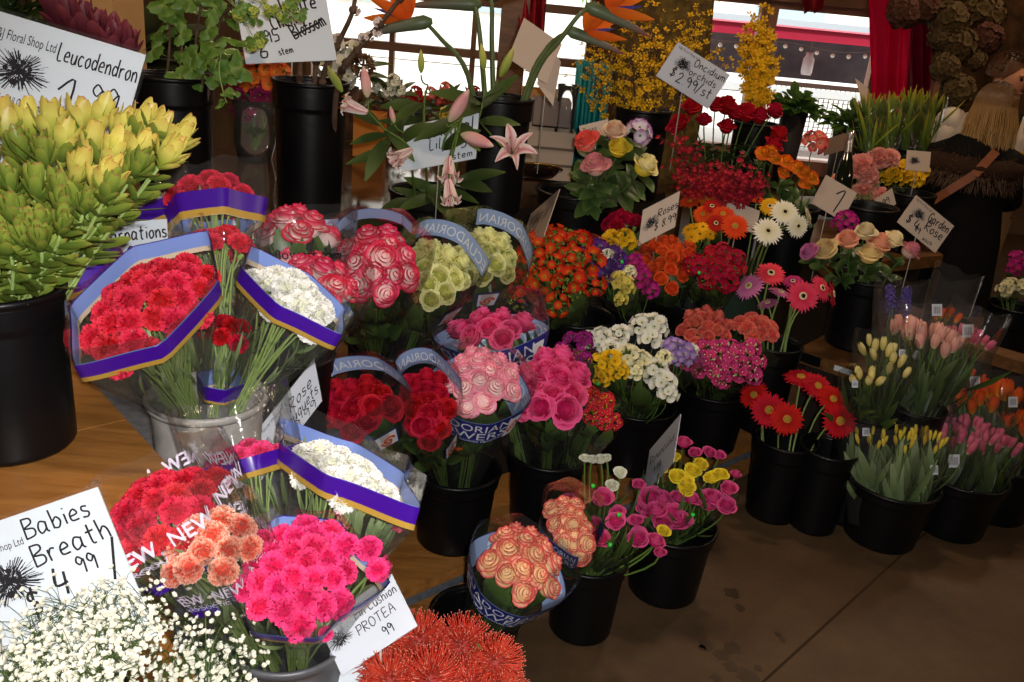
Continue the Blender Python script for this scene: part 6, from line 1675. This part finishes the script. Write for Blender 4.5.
# clear vases
GLASS = film_mat('clear_glass', haze=.04, refl=1.0, bump=0.0)
def vase(label, P, r, h, name='glass_vase'):
    t = thing(name, label, 'vase', P)
    mb = MB(); mb.lathe([(.001, 0), (r * .8, 0), (r, h * .3), (r * .9, h * .7), (r * 1.1, h), (r * 1.04, h), (r * .84, h * .7), (r * .93, h * .3), (r * .74, .01), (.001, .01)], 28, o=P); part('body', mb, [GLASS], t)
q = at(255, 160, 4.0)
vase('clear glass vase of orange and purple flowers between the tall black vases', V((q.x, q.y, .947)), .09, .26)
vbase = V((q.x, q.y, .98))
OG = ramp_mat('orange_far', [(0, '#e08a30'), (1, '#dc6434')]); PG = ramp_mat('plum_far', [(0, '#5a1838'), (1, '#8a2058')])
for i, (X, Y, m) in enumerate(((232, 72, OG), (246, 66, OG), (262, 72, OG), (275, 68, OG), (250, 84, OG), (238, 92, PG), (252, 100, PG), (264, 96, PG), (270, 84, OG), (244, 110, PG), (280, 78, OG))):
    stem_flower('cut_orchid', ('orange orchid in the glass vase between the tall black vases' if m is OG else 'plum purple flower low in the glass vase between the tall black vases'), 'flower', at(X, Y, 4.0), UP - FWD, px(14, 4.0), cluster(m, STEMG, i % 3, 10, 5, .5), 'bloom', vbase, group='orange orchids in the glass vase' if m is OG else 'plum flowers in the glass vase', nleaf=2)
q = at(566, 110, 4.15)
vase('slim clear bottle left of the teal reeds', V((q.x, q.y, .947)), .045, .42, 'glass_bottle')
# dark leafy plant far left
def pot_plant(label, X, Y, t, r, mat, n=70, leafl=.12, leafw=.03, pot='#4a3020', base=None, flowers=None, name='potted_plant', potd=.16, up=.7):
    P = at(X, Y, t); zb = base if base is not None else P.z - .3
    root = thing(name, label, 'plant', V((P.x, P.y, zb)))
    mb = MB(); h = max(.08, P.z - zb - r * .5); pr = min(potd / 2, h * .8)
    mb.lathe([(.001, 0), (pr * .75, 0), (pr, h), (pr * .9, h), (pr * .7, h * .3), (.001, h * .3)], 20, o=V((P.x, P.y, zb))); part('pot', mb, [pbr('pot_' + pot.strip('#'), pot, .6, .3)], root)
    mb = MB()
    for k in range(n):
        o = jit(1); o.z = abs(o.z) * up + .1; o.normalize()
        mb.leaf(P - UP * r * .5 + o * r * RND.uniform(.2, .9), o + jit(.4), UP - FWD * .5, leafl * RND.uniform(.6, 1.2), leafw, bend=.4)
    part('foliage', mb, [mat], root)
    for (mesh, hn, lst) in (flowers or ()):
        for x_, y_, rr in lst:
            put(hn, mesh, root, frame(-FWD + UP * .5 + jit(.2), 0, at(x_, y_, t - .08), px(rr, t)))
    return root
pot_plant('dark green plant behind the burgundy leucadendron', 140, 50, 3.9, .22, ramp_mat('leaf_very_dark', [(0, '#1c2416'), (1, '#3c4420')]), base=.947, leafl=.22, leafw=.06)
pot_plant('dark green leaves at the top left corner', 8, 4, 3.2, .16, DGREEN, base=.947, leafl=.15)
for k, (X, Y, c, m) in enumerate(((410, 96, 'small potted plant with red blooms below the window', RED), (440, 92, 'small potted plant with coral blooms beside the upright lily bud', CORALR), (468, 96, 'small potted plant with crimson blooms left of the tall vase', DREDR), (485, 108, 'small potted plant with magenta blooms left of the tall vase', MAF), (388, 84, 'small potted plant with white blooms below the window', WHF), (455, 112, 'small potted plant with yellow blooms behind the lilies', PYF))):
    pot_plant(c, X, Y + 10, 5.2 - .1 * k, .13, GREEN, 40, .09, .022, '#6a4028', base=.947, flowers=[(cluster(m, STEMG, 2, 9, 5, .5), 'bloom', [(X - 9, Y + 2, 8), (X + 6, Y - 3, 8), (X + 1, Y + 8, 7), (X + 12, Y + 6, 7)])])
# white orchids and a dried ball behind the cherry branches
pot_plant('white orchids behind the cherry branches', 344, 72, 4.6, .14, DGREEN, 16, .14, .03, '#5a4030', base=.947, flowers=[(cluster(WHF, STEMG, 3, 6, 5, .7), 'bloom', [(334, 48, 12), (340, 66, 11), (328, 72, 11), (352, 50, 9), (346, 80, 9)])])
q = at(363, 66, 4.5)
t = thing('dried_flower_ball', 'round brown dried flower ball with pale edge beside the pink lily', 'dried flower', q)
mb = MB()
for k in range(260):
    o = jit(1).normalized(); mb.leaf(q + o * .035, o + jit(.3), o.orthogonal(), .035, .008, nu=2, nv=2)
part('head', mb, [ramp_mat('brown_ball', [(0, '#5a3a24'), (.7, '#8a6040'), (1, '#d8c0a0')])], t)
mb = MB(); mb.tube([V((q.x, q.y, .947)), q], .006, 6); part('stem', mb, [BRN], t)
# cloths
CLOTHR = pbr('dark_red_cloth', '#8c1420', .7, .2, bump=.2, bscale=12)
def drape(name, label, x0, x1, y0, y1, t, mat, waves=6, amp=.05, skew=0.0, taper=1.0):
    root = None
    def fn(u, v):
        xx = x0 + (x1 - x0) * (.5 + (u - .5) * (1 + (taper - 1) * v)) + skew * v
        P = at(xx, y0 + (y1 - y0) * v, t)
        a = math.sin(u * waves * 2 * pi) * amp * (.6 + .4 * v) + .3 * amp * math.sin(u * 23 + v * 4)
        return P + FWD * a + V((0, 0, 0)), v
    mb = MB(); mb.grid(fn, 90, 16)
    b = len(mb.v) // 1
    def fn2(u, v):
        p, tt = fn(u, v); return p + FWD * .004, tt
    mb.grid(fn2, 90, 16)
    top = at((x0 + x1) / 2, y0, t)
    o = put(name, mb.mesh(name, [mat], True))
    return tag(o, label, 'curtain')
PINKC = ramp_mat('hot_pink_cloth', [(0, '#ea1a66'), (1, '#f2206c')], rough=.5, spec=.3, vary=0, transl=.6)
drape('curtain', 'hot pink satin curtain right of the window', 868, 915, -60, 118, 7.2, PINKC, 2.5, .05, taper=.72, skew=-2)
drape('curtain', 'darker wine red curtain folded behind the hot pink one', 898, 934, -60, 112, 7.4, pbr('wine_cloth', '#7a0c2c', .5, .3), 3, .06, taper=.7)
drape('curtain', 'dark red swag hanging over the top of the window', 795, 832, -40, 11, 7.0, CLOTHR, 2, .05, taper=.5)
drape('curtain', 'dark red cloth hanging beside the wooden post', 519, 550, -60, 58, 5.8, CLOTHR, 3, .04, taper=.8, skew=-4)
# greens near the window
pot_plant('dark green bushy herb before the window', 797, 100, 5.6, .17, ramp_mat('herb_green', [(0, '#2c4a1c'), (1, '#4a6a28')]), 120, .08, .03, '#2a2420', base=.7)
pot_plant('dark green clump of leaves left of the green bud bouquets', 851, 118, 5.0, .12, ramp_mat('herb_green', [(0, '#2c4a1c'), (1, '#4a6a28')]), 90, .08, .02, '#2a2420', base=.7)
GB = ramp_mat('narcissus_green', [(0, '#4a6a1c'), (.6, '#7a8c2c'), (1, '#b09c34')])
bucket('buds1', 'dark bucket of green bud bouquets left of the woman', at(882, 152, 4.9), .26, .3)
bucket('buds2', 'dark bucket of green buds close to the fur collar', at(918, 150, 5.0), .26, .3)
for i, (X, Y, key) in enumerate(((868, 112, 'buds1'), (888, 114, 'buds1'), (908, 108, 'buds2'), (926, 110, 'buds2'))):
    C = at(X, Y, 4.95)
    bouquet('narcissus_bouquet', 'green narcissus buds in film, %s' % ('beside the dark leaf clump', 'second from the dark leaf clump', 'under the pink curtain', 'next to the pinkish post')[i], 'bouquet', C, bk(key, (-.2, .2)[i % 2], -.1), px(10, 4.95), px(8, 4.95), 0, [bud(GB, .16, 2.6)], 22, px(8, 4.95), headname='bud', sleeve='plain', smax=1.15, leaves=46, foliage=GB, leafw=.008, leafl=.2, lean=.6)
# sparkling wine bottle
q = at(846, 165, 4.4)
t = thing('foil_topped_bottle', 'dark bottle with a silver foil neck before the blush pink flowers', 'bottle', q - V((0, 0, .22)))
ax = (at(852, 128, 4.4) - q).normalized(); Mx = frame(ax).to_3x3()
mb = MB(); mb.lathe([(.001, -.24), (.04, -.24), (.042, -.05), (.03, .02), (.016, .07)], 20, o=q, M=Mx); part('body', mb, [pbr('dark_glass', '#10180f', .08, .7)], t)
mb = MB(); mb.lathe([(.0185, .05), (.017, .12), (.019, .14), (.019, .165), (.001, .17)], 20, o=q, M=Mx); part('foil', mb, [pbr('silver_foil', '#c8c8cc', .2, .6, metal=.9, bump=.4)], t)
# dried hydrangeas hanging at the top right
HY = [cluster(HYDD, BRN, s, 90, 4, .20, .4, width=.6, name='hydrangea_head', tubes=False) for s in (0, 1)]
HYP = [cluster(ramp_mat('dried_hydrangea_pink', [(0, '#4a3428'), (1, '#684238')]), BRN, s, 90, 4, .20, .4, width=.6, name='hydrangea_head', tubes=False) for s in (0,)]
for i, (X, Y, r) in enumerate(((903, 12, 22), (925, 8, 20), (950, 20, 26), (975, 8, 24), (985, 38, 22), (957, 45, 24), (945, 68, 20), (958, 92, 22), (905, -12, 22), (990, 15, 20), (940, 38, 16), (975, 60, 14))):
    t_ = 5.6
    P = at(X, Y, t_)
    root = thing('dried_hydrangea', 'dried brownish hydrangea head %s' % ('above the hot pink curtain', 'between the curtain and the trunk', 'at the middle of the hanging cluster', 'at the top of the dark trunk', 'large, right over the man', 'below the middle of the cluster', 'beside the pinkish post', 'lowest, beside the pinkish post', 'at the top edge over the curtain', 'at the top right over the man', 'small, at the left of the cluster', 'small, on the dark trunk')[i], 'dried flower', P, 'dried hydrangea heads')
    put('bloom', (HYP[0] if i in (0, 1, 4) else HY[i % 2]), root, frame(-FWD - UP * .3, i, P, px(r, t_)))
    mb = MB(); mb.tube(bez(P, P + UP * .1, at(968, -40, 5.7) + jit(.05), 5), .005, 5); part('stem', mb, [BRN], root)
# right edge: far bucket with magenta and yellow flowers
bucket('far', 'dark bucket with magenta and yellow flowers at the right edge', at(1016, 305, 4.5), .26, at(1016, 305, 4.5).z)
for i, (X, Y, m) in enumerate(((1016, 258, MAF), (1024, 262, MAF), (1014, 268, MAF), (1010, 285, CRF), (1022, 287, CRF), (1004, 290, CRF))):
    stem_flower('cut_flower', 'magenta bloom at the right edge behind the khaki trousers' if m is MAF else 'pale yellow bloom at the right edge below the magenta ones', 'flower', at(X, Y, 4.5), UP - FWD, px(9, 4.5), cluster(m, STEMG, i % 3, 12, 5, .45), 'bloom', bk('far', 0, -.1), group='magenta blooms at the right edge' if m is MAF else 'pale yellow blooms at the right edge', nleaf=4, foliage=DGREEN)

# ------------------------------------------------------------------ people
def skin_body(name, joints, edges, mats, root, lev=2):
    """one continuous figure: joints {key: (point, radius)} grown along edges"""
    keys = list(joints)
    me = bpy.data.meshes.new(name)
    me.from_pydata([tuple(joints[k][0] - root.location) for k in keys], [(keys.index(a), keys.index(b)) for a, b in edges], [])
    o = bpy.data.objects.new(name, me); COL.objects.link(o); o.parent = root
    m = o.modifiers.new('skin', 'SKIN'); m.use_smooth_shade = True
    sv = me.skin_vertices[0].data if me.skin_vertices else None
    if sv is None:
        bm_ = __import__('bmesh').new(); bm_.from_mesh(me); bm_.verts.layers.skin.verify(); bm_.to_mesh(me); bm_.free()
        sv = me.skin_vertices[0].data
    for i, k in enumerate(keys):
        r = joints[k][1]
        sv[i].radius = r if isinstance(r, tuple) else (r, r)
        sv[i].use_root = (i == 0)
    s_ = o.modifiers.new('subdivision', 'SUBSURF'); s_.levels = lev; s_.render_levels = lev
    for mt in mats: me.materials.append(mt)
    dg = bpy.context.evaluated_depsgraph_get(); dg.update()
    em = bpy.data.meshes.new_from_object(o.evaluated_get(dg))
    o.modifiers.clear(); o.data = em
    if not em.materials:
        for mt in mats: em.materials.append(mt)
    for p in em.polygons: p.use_smooth = True
    return o
SKIN = pbr('skin', '#c48a6c', .5, .35, noise='#ba7f62', scale=12)
def loft(mb, secs, n=28, mi=0, bump=0.0):
    """closed sections: (centre, right half-width, depth half, axis right, axis depth)"""
    def fn(u, v):
        f_ = v * (len(secs) - 1); j = min(len(secs) - 2, int(f_)); w_ = f_ - j
        w_ = w_ * w_ * (3 - 2 * w_) * .5 + w_ * .5
        a, b = secs[j], secs[j + 1]
        c = a[0].lerp(b[0], w_); rx = a[1] + (b[1] - a[1]) * w_; ry = a[2] + (b[2] - a[2]) * w_
        R_ = a[3].lerp(b[3], w_); D_ = a[4].lerp(b[4], w_)
        an = 2 * pi * u
        k = 1 + bump * math.sin(5 * an + 9 * v)
        ca, sa = math.cos(an), math.sin(an)
        return c + R_ * (rx * k * ca) + D_ * (ry * k * sa), v
    mb.grid(fn, n, (len(secs) - 1) * 4, mi, wrap=True)
# woman from behind
hw = at(994, 108, 4.7)
g0 = V((hw.x - .03, hw.y, 0))
W = thing('person', 'woman with long blonde hair, black coat and brown fur collar, seen from behind', 'person', g0)
back = (CAM - g0); back.z = 0; back.normalize()               # towards the camera = her back
sr_ = V((-back.y, back.x, 0))                                  # image right
H = hw.z
KW = H / 1.51
def wp(r, b, z): return g0 + sr_ * r + back * b + UP * (z * KW)
def wq(r, b, z): return g0 + sr_ * r + back * b + UP * z
J = {'pelvis': (wp(0, 0, .80), (.15, .11)), 'waist': (wp(0, 0, .98), (.13, .10)), 'chest': (wp(-.01, .01, 1.16), (.16, .12)), 'neck0': (wp(.0, 0, 1.29), .07), 'neck': (wq(.02, 0, H - .13), .05), 'head': (wq(.03, -.01, H - .01), (.078, .09)), 'crown': (wq(.03, 0, H + .07), (.07, .085)),
     'shl': (wp(-.15, 0, 1.24), .065), 'ell': (wp(-.20, -.03, .98), .048), 'wrl': (wp(-.16, -.2, .86), .032), 'hal': (wp(-.15, -.26, .85), .03),
     'shr': (wp(.15, 0, 1.24), .065), 'elr': (wp(.21, -.05, 1.0), .048), 'wrr': (wp(.17, -.24, 1.04), .032), 'har': (wp(.16, -.30, 1.06), .03),
     'hil': (wp(-.09, 0, .76), .095), 'knl': (wp(-.09, -.02, .42), .062), 'anl': (wp(-.09, .02, .07), .04), 'tol': (wp(-.09, -.13, .03), .035),
     'hir': (wp(.09, 0, .76), .095), 'knr': (wp(.09, -.02, .42), .062), 'anr': (wp(.09, .02, .07), .04), 'tor': (wp(.09, -.13, .03), .035)}
E_ = [('pelvis', 'waist'), ('waist', 'chest'), ('chest', 'neck0'), ('neck0', 'neck'), ('neck', 'head'), ('head', 'crown'), ('chest', 'shl'), ('shl', 'ell'), ('ell', 'wrl'), ('wrl', 'hal'), ('chest', 'shr'), ('shr', 'elr'), ('elr', 'wrr'), ('wrr', 'har'),
      ('pelvis', 'hil'), ('hil', 'knl'), ('knl', 'anl'), ('anl', 'tol'), ('pelvis', 'hir'), ('hir', 'knr'), ('knr', 'anr'), ('anr', 'tor')]
skin_body('body', J, E_, [SKIN], W)
BLK = pbr('black_coat', '#0e0c0d', .8, .15, bump=.15, bscale=30)
mb = MB()
loft(mb, [(wp(.02, 0, .34), .25, .18, sr_, back), (wp(.01, 0, .75), .225, .165, sr_, back), (wp(0, 0, .95), .20, .155, sr_, back), (wp(0, .01, 1.12), .225, .16, sr_, back), (wp(.0, .01, 1.24), .215, .14, sr_, back), (wp(.0, .01, 1.30), .17, .125, sr_, back), (wp(.005, .01, 1.345), .12, .11, sr_, back), (wp(.01, 0, 1.36), .06, .06, sr_, back)], 36, bump=.012)
for s_, k in ((-1, 'l'), (1, 'r')):
    mb.tube([J['sh' + k][0] - sr_ * s_ * .03, J['sh' + k][0], J['el' + k][0], J['el' + k][0].lerp(J['wr' + k][0], .5), J['wr' + k][0]], [.085, .088, .075, .06, .052], 16)
part('coat', mb, [BLK], W)
# fur collar
mb = MB(); r = random.Random(8)
for k in range(2600):
    a = r.uniform(-2.9, 2.9) + pi / 2
    d_ = sr_ * math.cos(a) + back * math.sin(a)
    z = r.uniform(-1, 1)
    P = wp(0.0, .01, 1.185) + sr_ * (.215 * math.cos(a)) + back * (.155 * math.sin(a)) + UP * (.075 * z)
    P -= d_ * (.03 * z * (1 if z > 0 else -.3))
    dd = d_ * .8 - UP * r.uniform(.1, 1.2) + UP * .7 * z + V((r.uniform(-.5, .5),) * 3)
    dd.normalize(); L = r.uniform(.04, .075)
    s_ = dd.cross(UP).normalized() * .0022
    b = [mb.add(P - s_, 0), mb.add(P + s_, 0), mb.add(P + dd * L - UP * .01, 1)]
    mb.f.append(tuple(b)); mb.m.append(0)
ring = [wp(0, .01, 1.185) + sr_ * (.195 * math.cos(a * pi / 16)) + back * (.135 * math.sin(a * pi / 16)) for a in range(33)]
mb.tube(ring, .058, 10, 0, cap=False, t=0)
part('fur_collar', mb, [ramp_mat('brown_fur', [(0, '#3a2a20'), (.6, '#6a5244'), (1, '#a08872')], rough=.9, spec=.1, vary=0)], W)
# hair
BLOND = ramp_mat('blonde_hair', [(0, '#4a3220'), (.3, '#7a5a36'), (.65, '#b08a52'), (1, '#d8b880')], rough=.4, spec=.4, vary=0)
mb = MB()
hc = wq(.03, .005, H)
def hair_cap(u, v):
    a = 2 * pi * u
    e = pi / 2 - v * 1.75
    sq = 1 + .03 * math.sin(24 * a)
    p = hc + sr_ * (.094 * sq * math.cos(a) * math.cos(e)) + back * (.10 * sq * math.sin(a) * math.cos(e)) + UP * (.118 * math.sin(e) + .01)
    return p, .25 + .3 * v
mb.grid(hair_cap, 48, 10, wrap=True)
for k in range(1300):
    a = r.uniform(-.6, pi + .6)
    d_ = sr_ * math.cos(a) + back * math.sin(a)
    e0 = r.uniform(.2, 1.5)
    pts_ = [hc + d_ * (.103 * math.cos(e)) + UP * ((.126) * math.sin(e) + .012) for e in (e0, e0 * .66, e0 * .33, 0)]
    L = r.uniform(.19, .31) + .05 * math.cos(a); w_ = r.uniform(.085, .128)
    pts_ += [hc + d_ * (w_ * 1.0) - UP * .07 + sr_ * .004, hc + d_ * (w_ * .98) - UP * .15 + sr_ * r.uniform(-.005, .015), hc + d_ * (w_ * r.uniform(.72, .95)) - UP * L + sr_ * (.015 + r.uniform(-.012, .012))]
    mb.tube(pts_, [.002, .003, .0034, .0034, .0034, .003, .001], 3, 0, cap=False)
part('hair', mb, [BLOND], W)
# shoulder bag strap with a ring
LEA = pbr('brown_leather', '#9a5a34', .45, .4, noise='#844a28', scale=20)
mb = MB()
pth = [wp(.09, .16, 1.30), wp(.02, .20, 1.16), wp(-.08, .205, 1.05), wp(-.16, .19, .96)]
for i in range(3):
    a, b = pth[i], pth[i + 1]; d_ = (b - a).normalized(); s_ = d_.cross(back).normalized() * .022
    q_ = [a - s_, a + s_, b + s_, b - s_]
    idx = [mb.add(p) for p in q_] + [mb.add(p + back * .006) for p in q_]
    for f_ in ((3, 2, 1, 0), (4, 5, 6, 7), (0, 1, 5, 4), (1, 2, 6, 5), (2, 3, 7, 6), (3, 0, 4, 7)):
        mb.f.append(tuple(idx[i_] for i_ in f_)); mb.m.append(0)
st_ = part('bag_strap', mb, [LEA], W, False)
mb = MB(); c_ = wp(-.175, .19, .935)
mb.tube([c_ + sr_ * (.018 * math.cos(a * .4)) + UP * (.024 * math.sin(a * .4)) for a in range(17)], .004, 6, cap=False)
mb.tube([c_ + sr_ * -.02 + UP * -.05, c_ + UP * -.02], .006, 6); part('ring', mb, [pbr('steel_ring', '#b0b0b0', .25, .6, metal=.9)], W)
mb = MB(); a_, b_ = wp(-.18, .185, .90), wp(-.25, .15, .80); d_ = (b_ - a_).normalized(); s_ = d_.cross(back).normalized() * .022
idx = [mb.add(p) for p in (a_ - s_, a_ + s_, b_ + s_, b_ - s_)] + [mb.add(p + back * .006) for p in (a_ - s_, a_ + s_, b_ + s_, b_ - s_)]
for f_ in ((3, 2, 1, 0), (4, 5, 6, 7), (0, 1, 5, 4), (1, 2, 6, 5), (2, 3, 7, 6), (3, 0, 4, 7)):
    mb.f.append(tuple(idx[i_] for i_ in f_)); mb.m.append(0)
part('bag_strap', mb, [LEA], W, False)
# man facing left, in profile
hm = at(1004, 77, 5.2)
g1 = V((hm.x + .02, hm.y, 0))
Mn = thing('person', 'man with short brown hair, white shirt and khaki trousers behind the woman', 'person', g1)
Hm = hm.z
KM = Hm / 1.69
def mp(r_, b_, z): return g1 + sr_ * r_ + back * b_ + UP * (z * KM)
def mq(r_, b_, z): return g1 + sr_ * r_ + back * b_ + UP * z
J = {'pelvis': (mp(.02, 0, .86), (.15, .11)), 'waist': (mp(.01, 0, 1.04), (.14, .11)), 'chest': (mp(-.02, 0, 1.27), (.17, .13)), 'neck0': (mp(-.01, 0, 1.42), .075), 'neck': (mq(-.01, 0, Hm - .12), .058), 'head': (mq(.0, 0, Hm - .03), (.07, .075)), 'crown': (mq(-.01, 0, Hm + .02), (.055, .06)),
     'shl': (mp(-.23, .02, 1.37), .07), 'ell': (mp(-.24, .04, 1.10), .055), 'wrl': (mp(-.05, .16, 1.0), .038), 'hal': (mp(.02, .19, 1.02), .035),
     'shr': (mp(.17, -.02, 1.37), .07), 'elr': (mp(.23, .0, 1.10), .055), 'wrr': (mp(.08, .17, 1.02), .038), 'har': (mp(.03, .22, 1.02), .035),
     'hil': (mp(-.07, 0, .80), .1), 'knl': (mp(-.08, .01, .46), .066), 'anl': (mp(-.08, -.02, .08), .045), 'tol': (mp(-.10, .11, .035), .04),
     'hir': (mp(.11, 0, .80), .1), 'knr': (mp(.12, .01, .46), .066), 'anr': (mp(.12, -.02, .08), .045), 'tor': (mp(.13, .11, .035), .04)}
skin_body('body', J, E_, [SKIN], Mn)
# face in profile: nose, brow, chin, ear, eyes, mouth
fd = (sr_ * .75 - UP * .12 + back * .35).normalized(); fs = fd.cross(UP).normalized(); fu = fs.cross(fd)
fc = mq(.0, 0, Hm)
mb = MB()
mb.ball(fc + fd * .02 - UP * .02, .088, 18, 12, 0, sq=(1, 1, 1.28))
mb.tube([fc + fd * .10 + fu * .03, fc + fd * .122 - fu * .002, fc + fd * .135 - fu * .022, fc + fd * .108 - fu * .03], [.010, .013, .017, .010], 8)
mb.tube([fc + fd * .102 - fu * .062 + fs * .022, fc + fd * .112 - fu * .06, fc + fd * .102 - fu * .062 - fs * .022], [.004, .008, .004], 6)
mb.ball(fc + fd * .085 - fu * .098, .030, 10, 6, 0)
for s_ in (-1, 1):
    mb.tube([fc + fd * .09 + fu * .032 + fs * .05 * s_, fc + fd * .104 + fu * .036 + fs * .02 * s_], .008, 6)
    e_ = fc - fd * .0 + fs * .092 * s_ - fu * .01
    mb.grid(lambda u, v, e_=e_, s_=s_: (e_ + (fu * .034 * math.sin(2 * pi * u) + fd * .018 * math.cos(2 * pi * u)) * math.sin(pi * v) + fs * s_ * (.014 * math.cos(pi * v)), v), 12, 5, 0, wrap=True)
part('face', mb, [SKIN], Mn)
mb = MB()
for s_ in (-1, 1):
    mb.ball(fc + fd * .093 + fu * .012 + fs * .034 * s_, .012, 10, 6, 0)
part('eyes', mb, [pbr('eye', '#2a1c14', .2, .5)], Mn)
HAIRB = ramp_mat('brown_hair', [(0, '#2c1a10'), (.6, '#3e2616'), (1, '#5c3a20')], rough=.5, spec=.3, vary=0)
mb = MB()
def cap(u, v):
    a = 2 * pi * u; e = pi / 2 - v * 1.5
    d_ = fd * math.cos(a) + fs * math.sin(a)
    cut = 1.0 - .42 * max(0, math.cos(a)) ** 1.5
    e = pi / 2 - v * 1.62 * cut
    return fc + d_ * ((.113 + .003 * math.sin(17 * a)) * math.cos(e)) + UP * (.145 * math.sin(e)) - fd * .008, .3 + .7 * v
mb.grid(cap, 40, 10, wrap=True)
for k in range(300):
    a = r.uniform(0, 6.28); e = r.uniform(.1, 1.5) if math.cos(a) < .2 else r.uniform(.75, 1.5)
    d_ = fd * math.cos(a) + fs * math.sin(a)
    p = fc + d_ * (.11 * math.cos(e)) + UP * (.143 * math.sin(e)) - fd * .008
    mb.tube([p, p + (d_ * .4 + fd * .4 + UP * .1) * .03], [.004, .001], 4, cap=False)
part('hair', mb, [HAIRB], Mn)
SHIRT = pbr('white_shirt', '#c8bcae', .7, .2, bump=.15, bscale=14)
mb = MB()
loft(mb, [(mp(.02, 0, .86), .20, .15, sr_, back), (mp(.01, 0, 1.02), .185, .145, sr_, back), (mp(-.01, 0, 1.25), .215, .155, sr_, back), (mp(-.04, 0, 1.33), .25, .14, sr_, back), (mp(-.03, 0, 1.41), .20, .12, sr_, back), (mp(-.01, 0, 1.47), .11, .09, sr_, back), (mp(-.005, 0, 1.50), .072, .072, sr_, back)], 32, bump=.012)
for k in 'lr':
    mb.tube([J['sh' + k][0], J['sh' + k][0].lerp(J['el' + k][0], .35), J['el' + k][0], J['el' + k][0].lerp(J['wr' + k][0], .5)], [.088, .092, .082, .07], 16)
    mb.ball(J['sh' + k][0], .092, 18, 12)
part('shirt', mb, [SHIRT], Mn)
mb = MB()
for x_ in (-.12, .10):
    pts_ = [mp(x_ + .01, .155, .98), mp(x_, .165, 1.2), mp(x_ + .01, .15, 1.36), mp(x_ + .02, .06, 1.465), mp(x_ + .02, -.06, 1.465), mp(x_, -.15, 1.3)]
    mb.tube(pts_, .016, 8)
part('apron_strap', mb, [BLK], Mn)
KH = pbr('khaki_cloth', '#9c7c58', .75, .2, noise='#8c6d4b', scale=8, bump=.12, bscale=16)
mb = MB()
loft(mb, [(mp(.02, 0, .78), .20, .15, sr_, back), (mp(.02, 0, .88), .205, .155, sr_, back), (mp(.02, 0, .95), .195, .15, sr_, back)], 32)
for s_, k in ((-1, 'l'), (1, 'r')):
    loft(mb, [(J['an' + k][0] - UP * .02, .07, .075, sr_, back), (J['kn' + k][0] - UP * .1, .085, .09, sr_, back), (J['kn' + k][0] + UP * .05, .10, .105, sr_, back), (J['hi' + k][0] + UP * .02, .125, .14, sr_, back)], 24, bump=.02)
part('trousers', mb, [KH], Mn)
mb = MB(); loft(mb, [(mp(.02, 0, .94), .20, .155, sr_, back), (mp(.02, 0, .98), .20, .155, sr_, back)], 32); part('belt', mb, [BLK], Mn)
mb = MB()
for k in 'lr':
    mb.ball(J['to' + k][0].lerp(J['an' + k][0], .35) - UP * .0, .06, 14, 8, 0, sq=(.9, 2.0, .85), M=Matrix.Rotation(math.atan2(back.y, back.x) - pi / 2, 3, 'Z'))
part('shoes', mb, [BLK], Mn)
def hand(parent, wrist, pdir, up_, size=.085, curl=.6):
    """palm with four bent fingers of unequal length and a thumb on its side"""
    pdir = pdir.normalized(); sd = pdir.cross(up_).normalized(); n_2 = sd.cross(pdir)
    mb = MB()
    mb.tube([wrist, wrist + pdir * size * .35, wrist + pdir * size * .85], [size * .34, size * .45, size * .42], 10)
    for k in range(4):
        b = wrist + pdir * size * .85 + sd * size * (.30 - .2 * k)
        L = size * (.78, .92, .86, .66)[k]
        p1 = b + pdir * L * .45 - n_2 * L * .08 * curl; p2 = p1 + (pdir * .6 - n_2 * curl) * L * .32; p3 = p2 + (pdir * .2 - n_2 * curl) * L * .28
        mb.tube([b - pdir * size * .2, b, p1, p2, p3], [size * .11, size * .105, size * .1, size * .09, size * .07], 7)
    b = wrist + pdir * size * .3 + sd * size * .36
    mb.tube([b - sd * size * .2, b, b + (sd * .6 + pdir * .6) * size * .4, b + (sd * .5 + pdir * 1.1 - n_2 * .4) * size * .62], [size * .15, size * .14, size * .12, size * .09], 7)
    part('hand', mb, [SKIN], parent)
hand(Mn, J['wrl'][0], (J['hal'][0] - J['wrl'][0]), UP)
hand(Mn, J['wrr'][0], (J['har'][0] - J['wrr'][0]), UP)
# yellow paper parcel the man holds towards the woman
P = mp(.06, .28, 1.12)
t = thing('paper_parcel', 'yellow paper wrapped parcel held between the man and the woman', 'parcel', P - UP * .1)
mb = MB()
loft(mb, [(P - UP * .14, .03, .03, sr_, back), (P - UP * .05, .07, .05, sr_, back), (P + UP * .06 + sr_ * .02, .10, .06, sr_, back), (P + UP * .14 + sr_ * .03, .12, .07, sr_, back)], 18, bump=.06)
part('wrapping_paper', mb, [pbr('yellow_paper', '#c99a2c', .7, .2)], t)
mb = MB()
for k in range(30):
    o = jit(1); o.z = abs(o.z); mb.leaf(P + UP * .09 + o * .05, o, UP - FWD, .07, .016)
part('foliage', mb, [GREEN], t)
